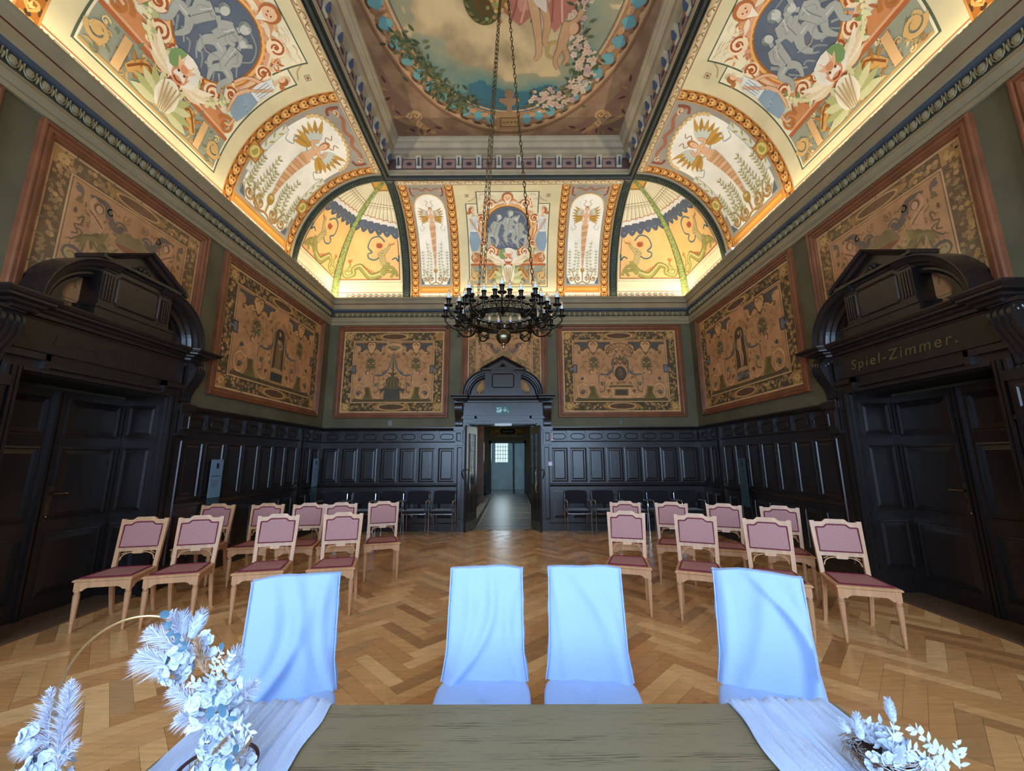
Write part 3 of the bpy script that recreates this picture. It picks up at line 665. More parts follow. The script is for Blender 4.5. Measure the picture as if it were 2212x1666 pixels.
def paint_cove(wall):
    names = {'left': 'left long side', 'right': 'right long side', 'back': 'far short side'}
    c = Cv(cove_map(wall)); a, b = (XL, XR) if wall == 'back' else (YB, D); mid = (-.10 if wall == 'back' else CY)
    R1 = CW + .22                                # far edge of the corner rib
    # zones from the middle outwards
    hm = 1.19; g = .21
    e0 = mid - hm; e1 = mid + hm; seed = {'left': 2, 'right': 3, 'back': 4}[wall]
    main_panel(c, e0, e1, .19, ARC - .15, seed)
    for s in (-1, 1):
        lim = (b - R1) if s > 0 else (a + R1); m0 = mid + s * hm
        lo, hi = sorted((m0, m0 + s * g)); gold_band(c, lo, hi, 0, ARC - .14)
        an0 = m0 + s * g; an1 = lim - s * g; lo, hi = sorted((an0, an1))
        angel(c, lo, hi, .33, ARC - .15)
        c.rect(lo, hi, .19, .33, 'c88a3c', 1, 6); c.rect(lo + .03, hi - .03, .215, .305, 'b0722c', 2, 6); c.rect(lo + .045, hi - .045, .228, .292, 'dc9c48', 3, 6)
        if wall != 'back':
            for X in (lo + .09, hi - .09):
                c.rect(X - .07, X + .07, .75, 1.75, 'b9c0bc', 3, 1, 8); c.rect(X - .055, X + .055, .77, 1.73, 'dcdccc', 3.6, 1, 8)
                for k in range(9): c.leaf(X, .85 + k * .1, pi / 2 + (-.6 if k % 2 else .6), .12, .035, 'b0a458', 4.4)
            for X in (lo, hi):
                c.rect(X - .13, X + .13, .93, 1.19, '8c5030', 7, 2, 2); c.rect(X - .115, X + .115, .945, 1.175, 'cf8f48', 7.6, 2, 2)
                c.ell(X, 1.06, .115, None, 'a8883c', 8.4, n=20, rings=2); c.ell(X, 1.06, .095, None, 'd8c878', 9, n=20, rings=2); c.ell(X + .01, 1.07, .045, .055, 'a89c50', 10, n=12); c.ell(X - .01, 1.03, .05, .03, 'a89c50', 10, n=10)
        lo, hi = sorted((an1, lim)); gold_band(c, lo, hi, 0, ARC - .14)
        lo, hi = sorted((an0, an1)); meander(c, lo, hi, .05, .19)
    meander(c, e0, e1, .05, .19)
    c.rect(a + R1, b - R1, 0, .05, 'e0d4b0', 1, 12, 1)
    # guilloche border under the beam
    lo, hi = a + R1, b - R1; c.rect(lo, hi, ARC - .15, ARC, 'c8a878', 1.5, 20, 2); c.rect(lo, hi, ARC - .15, ARC - .135, '8a5c3c', 2.4, 20, 1); c.rect(lo, hi, ARC - .02, ARC - .008, '8a5c3c', 2.4, 20, 1)
    n = int((hi - lo) / .16)
    for i in range(n):
        X = lo + (i + .5) * (hi - lo) / n; s = 1 if i % 2 else -1
        c.stroke([(X - .08, ARC - .075 - s * .03), (X - .03, ARC - .075 + s * .035), (X + .03, ARC - .07 + s * .03), (X + .04, ARC - .08), (X + .015, ARC - .085)], .013, '6c4c34', 3.4, 1, .6)
        c.leaf(X - .05, ARC - .08, s * -1.0, .05, .018, '7c6c44', 3.4)
    o = c.build('cove_' + wall, PAINT)
    struct(o, 'frescoed cove on the %s of the ceiling' % names[wall], 'ceiling')
    for corner in (('l', 'r') if wall == 'back' else ('f', 'n')):
        k = Cv(cove_map(wall, corner)); corner_field(k, 1 if wall == 'back' else 1)
        k.rect(0, 1, .0, .125, 'e0d4b0', .8, 6, 6); k.ay = 2; k.rect(0, 1, .02, .066, 'e6dcc0', 2, 6, 2); k.rect(0, 1, .062, .068, 'b06a48', 3, 6); k.rect(0, 1, .02, .024, 'b06a48', 3, 6)
        for i in range(12):
            x = (i + .5) / 12; k.box(x - .028, x + .02, .030, .056, .009, '8a8274', 3); k.rect(x - .01, x + .028, .042, .046, '8a8274', 3.2)
            k.ell(x + .034, .043, .009, None, 'b45c3c', 3.4, n=6)
        k.build('corner_fresco', PAINT, o)
    return o
coves = {w_: paint_cove(w_) for w_ in ('left', 'right', 'back')}
m = MB(); n = 14
ring = [(cw(i / n) - .012, cz(i / n)) for i in range(n + 1)]
ring_sweep(m, ring)
struct(m.build('trim_2', mat('cove_ground_plaster', (216, 204, 168), .8, noise_s=2), fixn=False), 'plaster ground of the painted cove', 'ceiling')
# dark laurel ribs at the corners and the green vine down each groin
RIB = mat('dark_green_laurel_rib', (30, 38, 35), .55, noise_s=9, noise_a=.35)
def rib(wall, u):
    mb = MB(); N = 26
    path = []
    for i in range(N + 1):
        t = i / N; w_, z = cw(t), cz(t); n1, n2 = cn(t)
        if wall == 'back': p, o_, s_ = (u, D - w_, z), (0, -n1, n2), (1, 0, 0)
        elif wall == 'left': p, o_, s_ = (XL + w_, u, z), (n1, 0, n2), (0, 1, 0)
        else: p, o_, s_ = (XR - w_, u, z), (-n1, 0, n2), (0, 1, 0)
        path.append((p, o_, s_))
    mb.sweep(path, [(0, -.11), (.03, -.11), (.035, -.095), (.01, -.09)], mi=1)
    mb.sweep(path, [(.01, -.09), (.04, -.06), (.05, 0), (.04, .06), (.01, .09)], mi=0)
    mb.sweep(path, [(.01, .09), (.035, .095), (.03, .11), (0, .11)], mi=1)
    for i in range(0, 46):                                   # laurel leaves
        t = (i + .5) / 46; w_, z = cw(t), cz(t); n1, n2 = cn(t)
        for sg in (-1, 1):
            def P(du, dt, h):
                t2 = min(t + dt, 1); W2, Z2 = cw(t2), cz(t2)
                if wall == 'back': return (u + du, D - W2 - n1 * h, Z2 + n2 * h)
                return (XL + W2 + n1 * h, u + du, Z2 + n2 * h) if wall == 'left' else (XR - W2 - n1 * h, u + du, Z2 + n2 * h)
            mb.add([P(0, -.008, .052), P(sg * .03, 0, .066), P(sg * .055, .016, .05), P(sg * .015, .012, .062)], [(0, 1, 2, 3)], mi=2)
    mb.build('laurel_rib', [RIB, mat('rib_edge_plaster', (150, 146, 118), .6, noise_s=4), mat('laurel_leaf', (66, 80, 62), .5, noise_s=8, noise_a=.3)], coves[wall], fixn=False)
rib('back', XL + CW + .11); rib('back', XR - CW - .11)
for wall in ('left', 'right'):
    rib(wall, D - CW - .11); rib(wall, YB + CW + .11)
VINE = mat('green_vine_band', (150, 160, 92), .7, noise_s=30, noise_a=.5)
for sx, wall in ((1, 'left'), (-1, 'right')):
    mb = MB(); N = 24; pts = []
    for i in range(N + 1):
        t = i / N; x = (XL + cw(t)) if sx > 0 else (XR - cw(t)); pts.append((x + sx * .02 * cn(t)[0], D - cw(t) - .02 * cn(t)[0], cz(t) + .02 * cn(t)[1]))
    mb.tube(pts, [.085 * (1 - i / N) + .02 for i in range(N + 1)], 8)
    rr = random.Random(5)
    for i in range(700):
        t = rr.random() ** 1.4; x = (XL + cw(t)) if sx > 0 else (XR - cw(t)); n1, n2 = cn(t); r_ = .085 * (1 - t) + .02; a = rr.uniform(-1.2, 1.2)
        # around the front of the roll
        c0 = Vector((x, D - cw(t), cz(t))); out = Vector((sx * n1, -n1, n2 * 1.4)).normalized(); side = Vector((sx, 1, 0)).normalized()
        q = c0 + out * (r_ * cos(a) + .022) + side * r_ * 1.05 * sin(a); d = Vector((rr.uniform(-1, 1), rr.uniform(-1, 1), rr.uniform(-1, 1))).normalized() * .016; e = d.cross(out) * .6
        mb.add([q - d, q + e, q + d + out * .006, q - e], [(0, 1, 2, 3)], mi=rr.choice((1, 1, 2)))
    mb.build('vine_band', [VINE, mat('vine_leaf', (88, 122, 48), .6, noise_s=20), mat('pale_vine_leaf', (176, 190, 110), .6, noise_s=20)], coves[wall], fixn=False)
# beam, modillion frieze, mouldings up to the painted ceiling
bz = MB()
ring_sweep(bz, [(CW - .012, 7.452), (CW - .012, 7.44), (CW, 7.438)], 0); ring_sweep(bz, [(CW, 7.438), (CW + .01, 7.43), (CW + .03, 7.45), (CW + .05, 7.425), (CW + .09, 7.425), (CW + .11, 7.45), (CW + .13, 7.43), (CW + .14, 7.46)], 1)
ring_sweep(bz, [(CW + .14, 7.46), (CW + .145, 7.48), (CW + .14, 7.53), (CW + .12, 7.55), (CW + .13, 7.60)], 0)
ring_sweep(bz, [(CW + .13, 7.60), (CW + .135, 7.86)], 2)
ring_sweep(bz, [(CW + .135, 7.86), (CW + .16, 7.88), (CW + .24, 7.90), (CW + .25, 7.96)], 0)
ring_sweep(bz, [(CW + .25, 7.96), (CW + .26, 8.02)], 3)
ring_sweep(bz, [(CW + .26, 8.02), (CW + .31, 8.08), (CW + .33, 8.09), (CW + .33, 8.12), (CW + .36, 8.16), (CW + .37, 8.20)], 0)
beam = bz.build('trim_3', [mat('cream_grey_moulding', (168, 156, 130), .6, noise_s=3), RIB, mat('red_brown_frieze_ground', (104, 74, 66), .7, noise_s=4), mat('mauve_cove_moulding', (150, 134, 118), .6, noise_s=3)], fixn=False)
struct(beam, 'dark laurel beam and bracketed frieze framing the ceiling painting', 'ceiling moulding')
br = MB(); BW = CW + .13
def bracket(T):
    br.box(-.075, .075, -.02, .012, 7.85, 7.95, T, 1)                       # blue cap
    br.box(-.075, .075, -.09, -.0, 7.90, 7.925, T, 1)
    br.prism([(-.078, 7.61), (.078, 7.61), (.078, 7.90), (-.078, 7.90)], -.015, -.012, T, 1)
    S = [(0, 7.62), (-.03, 7.625), (-.045, 7.66), (-.03, 7.71), (-.04, 7.76), (-.075, 7.82), (-.085, 7.87), (-.07, 7.895), (0, 7.895)]
    v = [(-.056, y, z) for y, z in S] + [(.056, y, z) for y, z in S]; k = len(S)
    br.add(v, [tuple(range(k)), tuple(range(k, 2 * k))[::-1]] + [(i, (i + 1) % k, (i + 1) % k + k, i + k) for i in range(k)], T, 0)
    br.tube([(-.06, -.05, 7.845), (.06, -.05, 7.845)], .03, 8, T, 0); br.box(-.012, .012, -.10, -.02, 7.66, 7.82, T, 1)
def rosette(T):
    br.frame(-.13, .13, 7.64, 7.83, [(0, 0), (0, .012), (.012, .012), (.012, .006)], True, T, 2)
    for k in range(12):
        a = 2 * pi * k / 12; c, s_ = cos(a), sin(a)
        br.add([(.012 * c - .012 * s_, -.012, 7.735 + .012 * s_ * .8 + .01 * c), (.09 * c, -.014, 7.735 + .065 * s_), (.012 * c + .012 * s_, -.012, 7.735 + .012 * s_ * .8 - .01 * c)], [(0, 1, 2)], T, 3)
def bracket_run(n, L, Tf):
    for i in range(n):
        s = (i + .5) * L / n - L / 2; bracket(Tf @ Tt((s, 0, 0)))
        if i < n - 1: rosette(Tf @ Tt((s + L / n / 2, 0, 0)))
LX, LY = XR - XL - 2 * BW, D - YB - 2 * BW
bracket_run(12, LX, Tt(((XL + XR) / 2, D - BW, 0))); bracket_run(16, LY, Tt((XL + BW, (D + YB) / 2, 0)) @ Rz(pi / 2)); bracket_run(16, LY, Tt((XR - BW, (D + YB) / 2, 0)) @ Rz(-pi / 2))
br.build('bracket_frieze', [mat('ivory_bracket', (190, 182, 156), .6, noise_s=5), mat('slate_blue_paint', (70, 82, 108), .6, noise_s=5), mat('mauve_square', (158, 130, 120), .6), mat('ink_blue_rosette', (34, 42, 62), .6)], beam, fixn=False)
# ceiling painting
def ceiling_painting():
    IN = CW + .36; x0, x1, y0, y1 = XL + IN, XR - IN, YB + IN, D - IN; cx = (x0 + x1) / 2; c = Cv(lambda x, y, h: (x, y, 8.2 - h), .0015)
    RXo, RYo = 2.20, 2.86; RXi, RYi = 1.78, 2.40
    def col(x, y):
        r = sqrt(((x - cx) / RXi) ** 2 + ((y - CY) / RYi) ** 2); ro = sqrt(((x - cx) / RXo) ** 2 + ((y - CY) / RYo) ** 2)
        n1 = noise.fractal(Vector((x * 1.3, y * 1.3, 2)), 1, 2, 4); n2 = noise.fractal(Vector((x * 3, y * 3, 5)), 1, 2, 4)
        if ro > 1: a, b, t = (126, 98, 74), (156, 126, 96), .5 + n2
        elif r > 1.0: a, b, t = (140, 106, 78), (164, 128, 94), .5 + n2
        else:
            cl = 1.02 - r * .8 + n1 * .30
            if y > CY + 1.35: cl -= (y - CY - 1.35) * .55
            a, b = (84, 128, 126), (176, 156, 118)
            t = min(max(cl * 2.1 + .05, 0), 1)
            if t > .8: a, b, t = (158, 140, 106), (206, 182, 138), min(1, max(0, .5 + n1 * 1.1 + n2 * .5))
            elif t < .12: a, b = (58, 104, 118), (84, 130, 130); t = min(1, max(0, .4 + n1 * 2))
        t = min(max(t, 0), 1); return tuple(A + (B - A) * t for A, B in zip(a, b))
    c.rect(x0 - .02, x1 + .02, y0 - .02, y1 + .02, col, 0, 150, 190)
    def e(a, k): return (cx + RXo * k * cos(a), CY + RYo * k * sin(a))
    for k, w_, cc in ((1.0, .05, '7c5a40'), (.97, .035, 'c09a70'), (.945, .02, '7c5a40'), (.845, .05, 'a87c58'), (.82, .03, 'c8a478'), (.80, .015, '6c4c34')):
        c.ring(cx, CY, RXo * k, RYo * k, w_, cc, 1.5, 120)
    N = 52
    for i in range(N):                                   # balusters with sky between them
        a = 2 * pi * (i + .5) / N; X, Y = e(a, .895); c.ell(X, Y, .11, .085, '5c96a0', 2, a + pi / 2, n=12); c.ell(X, Y, .075, .125, '6a9c9e', 2.4, a + pi / 2, n=10); c.ell(*e(a, .955), .07, .03, '5c4230', 2.2, a + pi / 2, n=8)
        b = 2 * pi * i / N; X, Y = e(b, .87); c.stroke([e(b, .84), e(b, .95)], .05, '8c6848', 2.8, sm=0); c.ell(X, Y, .055, .07, 'b89068', 3, b, n=10); X, Y = e(b, .92); c.ell(X, Y, .045, None, 'a07850', 3, n=10); c.ell(*e(b, .955), .05, .03, 'c09870', 3.4, b + pi / 2, n=8)
    # pedestal at the foot of the ring, with an urn
    X, Y = cx + .02, CY + RYo * .90; c.rect(X - .26, X + .26, Y - .22, Y + .20, 'a07c56', 4, 2, 2); c.rect(X - .19, X + .19, Y - .10, Y + .14, '7c5c40', 4.6); c.rect(X - .16, X + .16, Y - .07, Y + .11, 'b0905c', 5)
    for k in range(4): c.spiral(X - .11 + k * .075, Y + .02, .03, k, 1.2, .012, '6c4c30', 5.6)
    c.poly([(X - .06, Y - .22), (X + .06, Y - .22), (X + .04, Y - .34), (X + .2, Y - .46), (X + .17, Y - .52), (X - .17, Y - .52), (X - .2, Y - .46), (X - .04, Y - .34)], '94785a', 4); c.ell(X, Y - .6, .09, .1, '8c7054', 3.6, n=14)
    # corner spandrels: scroll, shield and leaves
    for sx in (-1, 1):
        for sy in (-1, 1):
            def q(u, v): return (cx + sx * (x1 - cx - u), (y1 - v) if sy > 0 else (y0 + v))
            c.poly([q(.03, .03), q(1.5, .03), q(.9, .28), q(.5, .62), q(.22, 1.1), q(.03, 1.9)], '846450', 1)
            c.stroke([q(.06, .5), q(.3, .35), q(.5, .3), q(.8, .08)], .13, 'a88258', 2.2, .4, .4, mid=1); c.poly([q(.28, .5), q(.5, .22), q(.62, .3), q(.38, .6)], 'b89468', 3)
            for k in range(5): c.stroke([q(.34 + k * .05, .48 - k * .06), q(.40 + k * .05, .54 - k * .06)], .012, '6c4c34', 3.6, sm=0)
            c.ell(*q(.50, .52), .12, None, 'b48c62', 3.4, n=16); c.spiral(*q(.50, .52), .09, 0, 1.3, .022, '7a5638', 4)
            for k in range(9): c.leaf(*q(.18 + k * .11, .16 + (k % 2) * .04), (k * .5), .16, .05, ('9c784e', '54382c')[k % 2], 3.6)
            for k in range(6): c.leaf(*q(.12, .5 + k * .14), (k * .9), .16, .05, ('9c784e', '54382c')[k % 2], 3.6)
    r = random.Random(11)
    def bunch(pts, cols, n, rad, L=6, fl=True):
        P = cr(pts, 8)
        for i in range(n):
            x, y = P[int(i / n * len(P))]; x += r.gauss(0, rad); y += r.gauss(0, rad)
            if fl and r.random() < .45: c.flower(x, y, r.uniform(.035, .065), r.choice(cols), 'a08c50', L + r.random())
            else: c.leaf(x, y, r.random() * 6.3, r.uniform(.08, .15), .045, r.choice(('5c6440', '4a5438', '6c6c48', '3c4630')), L + r.random())
    PK = ('c8a894', 'd0b8a0', 'b89890', 'c4b49c'); GR = ('7c7c50', '5c6440', '8c8858')
    bunch([e(2.75, .86), e(2.45, .83), e(2.2, .86), e(2.0, .84)], GR, 260, .10, 5, False)
    bunch([e(1.08, .84), e(.85, .83), e(.66, .80)], PK, 150, .12); bunch([e(1.0, .88), e(1.15, .80), e(1.28, .78)], PK, 90, .08)
    bunch([(cx + 1.16, CY + .35), (cx + 1.05, CY + .75), (cx + 1.2, CY + 1.1), (cx + 1.25, CY + 1.5)], PK, 120, .07)
    # cloud couch, seated lady with rose drapery, wreath and fruit basket
    def f(x, y): return (cx + x, CY + y)
    c.poly([f(-.1, .1), f(.5, -.2), f(1.0, .1), f(1.05, .5), f(.75, .9), f(.5, .55), f(.2, .8), f(-.05, .6)], 'a86c5c', 6); c.poly([f(.0, .2), f(.5, .0), f(.85, .25), f(.6, .5), f(.2, .6)], 'c08c74', 6.6)
    for k in range(6): c.stroke([f(.0 + k * .15, .1), f(.15 + k * .13, .4), f(.05 + k * .16, .75)], .03, ('8c5448', 'cc9c84')[k % 2], 7)
    c.limb([f(.35, .35), f(.45, .75), f(.52, 1.2), f(.45, 1.34)], .14, 'c49c74', 8, '7c543c', 1.1, .4); c.limb([f(.5, .4), f(.62, .75), f(.60, 1.02), f(.66, 1.12)], .12, 'bc946c', 7.4, '7c543c', 1.1, .4)
    c.poly([f(.3, .3), f(.56, .28), f(.6, .62), f(.42, .5)], 'd0c4b4', 9)
    c.limb([f(-.1, -.1), f(-.5, .1), f(-.55, .45)], .13, 'c49c74', 7, '7c543c', 1, .7); c.poly([f(-.9, .2), f(-.4, -.1), f(.1, -.1), f(-.1, .3), f(-.5, .35)], 'a8865c', 5.6)
    c.ring(cx - .34, CY + .42, .24, .30, .12, '4c5030', 9, 30); c.ell(cx - .34, CY + .42, .19, .24, '5a4626', 8.6, n=18)
    for k in range(46): a = k / 46 * 2 * pi; c.leaf(cx - .34 + .24 * cos(a), CY + .42 + .30 * sin(a), a + 1.2, .1, .035, ('5c5c34', '3e4428', '78703c')[k % 3], 9.6)
    c.ell(cx - .12, CY + .40, .13, .22, '8c6c40', 10, n=16)
    for k in range(40): c.ell(cx - .12 + r.gauss(0, .07), CY + .40 + r.gauss(0, .12), .03, None, r.choice(('b89058', 'c8a468', 'a87850', '8c9050')), 10.6, n=8)
    c.ring(cx - .12, CY + .2, .09, .16, .015, 'c8b48c', 10.4, 20, pi, 2 * pi)
    # child with garland
    c.limb([f(.95, .75), f(.90, 1.0), f(.88, 1.15)], .15, 'bc946c', 8, '7c543c', 1.1, .9); c.limb([f(.88, 1.12), f(.80, 1.32), f(.86, 1.5)], .09, 'bc946c', 8, '7c543c', 1, .6); c.limb([f(.92, 1.12), f(1.0, 1.3), f(.94, 1.42)], .09, 'b48c66', 7.6, '7c543c', 1, .6)
    c.limb([f(.95, .78), f(1.08, .70), f(1.12, .58)], .07, 'bc946c', 8.6, '7c543c'); c.ell(*f(1.06, .83), .10, .11, '6c4c34', 8.4, n=14); c.ell(*f(1.04, .84), .075, .09, 'c8a07c', 9, n=14)
    c.stroke([f(.80, 1.05), f(.68, 1.08), f(.66, 1.25), f(.74, 1.3)], .05, 'b09858', 7.4)
    o = c.build('ceiling', PAINT); struct(o, 'ceiling painting of clouds and figures inside a painted balustrade', 'ceiling')
    mb = MB(); mb.box(XL - .1, XR + .1, YB - .2, D + .1, 8.22, 8.3); struct(mb.build('trim_4', WALLP), 'roof slab above the painted ceiling', 'ceiling')
ceiling_painting()
# ---------------------------------------------------------------- black panelling
def wainscot(mb, x0, x1, panels, ov=None, T=None):
    """local run along x, wall face at y=0, room towards -y; panels: list of (x0, x1)"""
    mb.box(x0, x1, -.022, 0, 0, 2.22, T)
    prof = [(0, 2.215), (.03, 2.215), (.035, 2.235), (.06, 2.25), (.075, 2.27), (.09, 2.28), (.09, 2.30), (.0, 2.305)]
    def runp(pr): mb.add([(x, -a, z) for x in (x0, x1) for a, z in pr], [(k, k + 1, k + 1 + len(pr), k + len(pr)) for k in range(len(pr) - 1)] + [tuple(range(len(pr))), tuple(range(len(pr), 2 * len(pr)))], T)
    runp(prof)
    runp([(.022, 1.955), (.032, 1.955), (.045, 1.975), (.045, 1.985), (.022, 1.99)])
    runp([(.022, .955), (.04, .965), (.055, 1.0), (.055, 1.015), (.022, 1.03)])
    runp([(.022, 0), (.045, 0), (.045, .16), (.03, .18), (.022, .18)])
    for a, b in panels:
        m = (a + b) / 2
        mb.frame(a, b, 1.09, 1.80, [(-.03, 0), (-.03, .012), (-.008, .016), (0, .004), (.012, -.008), (.045, .010), (.055, .012)], True, T, y=-.022)
        mb.frame(a + .02, b - .02, .30, .83, [(-.025, 0), (-.025, .010), (-.006, .014), (0, .0), (.03, .008)], True, T, y=-.022)
        # oblong cartouche with rounded ends
        w = (b - a) / 2 - .01; path = []
        for k in range(24):
            an = 2 * pi * k / 24; ex = w - .07; path.append((m + (ex if cos(an) > 0 else -ex) + .07 * cos(an) if abs(cos(an)) > .01 else m, -.027, 2.085 + .062 * sin(an)))
        mb.tube(path, .008, 4, T, closed=True)
    xs = sorted(set([round((a[1] + b[0]) / 2, 3) for a, b in zip(panels, panels[1:])] + ([round(panels[0][0] - .06, 3)] if panels else [])))
    for x in xs:                                             # little fluted brackets of the frieze
        mb.box(x - .038, x + .038, -.045, -.022, 1.99, 2.20, T)
        for k in (-1, 0, 1): mb.box(x + k * .023 - .006, x + k * .023 + .006, -.056, -.045, 2.01, 2.17, T)
        mb.box(x - .044, x + .044, -.06, -.022, 2.175, 2.215, T)
PB = [(-4.334, -4.049), (-3.901, -3.605), (-3.467, -3.161), (-3.013, -2.695), (-2.579, -2.262), (-2.135, -1.818), (-1.691, -1.374)]
PR_ = [(.907, 1.224), (1.33, 1.657), (1.752, 2.069), (2.174, 2.491), (2.586, 2.902), (2.997, 3.325), (3.409, 3.726), (3.852, 4.2)]
w = MB(); T = Tt((0, D, 0)); wainscot(w, XL + .02, CX - 1.03, PB, T=T); wainscot(w, CX + 1.03, XR - .02, PR_, T=T)
struct(w.build('trim_5', WOOD), 'dark oak panelling along the far wall', 'panelling')
for nm, rot, x, sgn in (('trim_6', pi / 2, XL, 1), ('trim_7', -pi / 2, XR, -1)):
    w = MB(); T = Tt((x, 0, 0)) @ Rz(rot)
    a, b = CY + 1.03, D - .02; n = 9; st = (8.18 - a) / 7
    P = [(a + .12 + i * st, a + .12 + i * st + st - .12) for i in range(7)] + [(8.50, 8.74), (8.86, 9.12)]
    if sgn < 0: P = [(-q, -p) for p, q in P][::-1]; wainscot(w, -b, -a, P, T=T)
    else: wainscot(w, a, b, P, T=T)
    s = 8.37 * sgn
    for q in (-.06, .06): w.box(s + q - .025, s + q + .025, -.06, 0, 0, 2.20, T)      # jamb of the door hidden in the panelling
    a2, b2 = YB, CY - 1.03; P = [(a2 + .15 + i * .5, a2 + .15 + i * .5 + .38) for i in range(7)]
    if sgn < 0: P = [(-q, -p) for p, q in P][::-1]; wainscot(w, -b2, -a2, P, T=T)
    else: wainscot(w, a2, b2, P, T=T)
    struct(w.build(nm, WOOD), 'dark oak panelling along the %s wall' % ('left' if sgn > 0 else 'right'), 'panelling')
def lever(parent, T, h=.24, sx=1, name='door_handle'):
    m = MB(); pl = [(-.022, -h * .5), (.022, -h * .5), (.03, -h * .35), (.02, -h * .2), (.026, 0), (.02, h * .25), (.032, h * .4), (.0, h * .56), (-.032, h * .4), (-.02, h * .25), (-.026, 0), (-.02, -h * .2), (-.03, -h * .35)]
    m.prism(pl, -.008, 0, T); m.tube([(0, 0, h * .2), (0, -.05, h * .2), (sx * .03, -.058, h * .2), (sx * .12, -.055, h * .205), (sx * .13, -.055, h * .2)], [.009, .009, .011, .009, .012], 8, T)
    return m.build(name, BRASS, parent, smooth=True)
for x, rot, yy, sg in ((XL, pi / 2, 8.25, 1), (XR, -pi / 2, 8.25, -1)):
    o = lever(None, Matrix(), .26, sg, 'jib_door_handle'); o.location = (x + sg * .026, yy, 1.06); o.rotation_euler = (0, 0, rot)
    tag(o, 'brass lever handle of the hidden door in the %s panelling near the far corner' % ('left' if sg > 0 else 'right'), 'door handle')
# ---------------------------------------------------------------- carved portals
def arcpts(cx, cz_, rx, rz, a0, a1, n=14): return [(cx + rx * cos(a0 + (a1 - a0) * i / n), cz_ + rz * sin(a0 + (a1 - a0) * i / n)) for i in range(n + 1)]
def console(mb, x, T):
    T = T or Matrix()
    """S-shaped fluted console bracket"""
    S = [(.03, 2.33), (.05, 2.36), (.055, 2.42), (.085, 2.50), (.14, 2.59), (.19, 2.69), (.205, 2.77), (.18, 2.84), (.13, 2.865)]
    S = cr(S, 4)
    for k in range(7):
        r = .012 if k % 2 else 0; xa = x - .085 + k * .0243
        pts = [(0, 2.33)] + [(a - r, z) for a, z in S] + [(0, 2.865)]; n = len(pts)
        v = [(xa, -a, z) for a, z in pts] + [(xa + .0243, -a, z) for a, z in pts]
        mb.add(v, [tuple(range(n)), tuple(range(n, 2 * n))[::-1]] + [(i, (i + 1) % n, (i + 1) % n + n, i + n) for i in range(n)], T)
    for sx in (-1, 1):
        mb.tube([(x + sx * .088, -(.13 + .05 * (1 - t / 14) * cos(t * .6)), 2.80 + .05 * (1 - t / 14) * sin(t * .6)) for t in range(14)], .008, 5, T)
    for k in range(4): mb.lathe([(0, -.018), (.017, -.008), (.019, 0), (.017, .01), (0, .02)], T @ Tt((x - .06 + k * .04, -.06, 2.325)), 7)
    mb.box(x - .11, x + .11, -.15, 0, 2.865, 2.90, T)
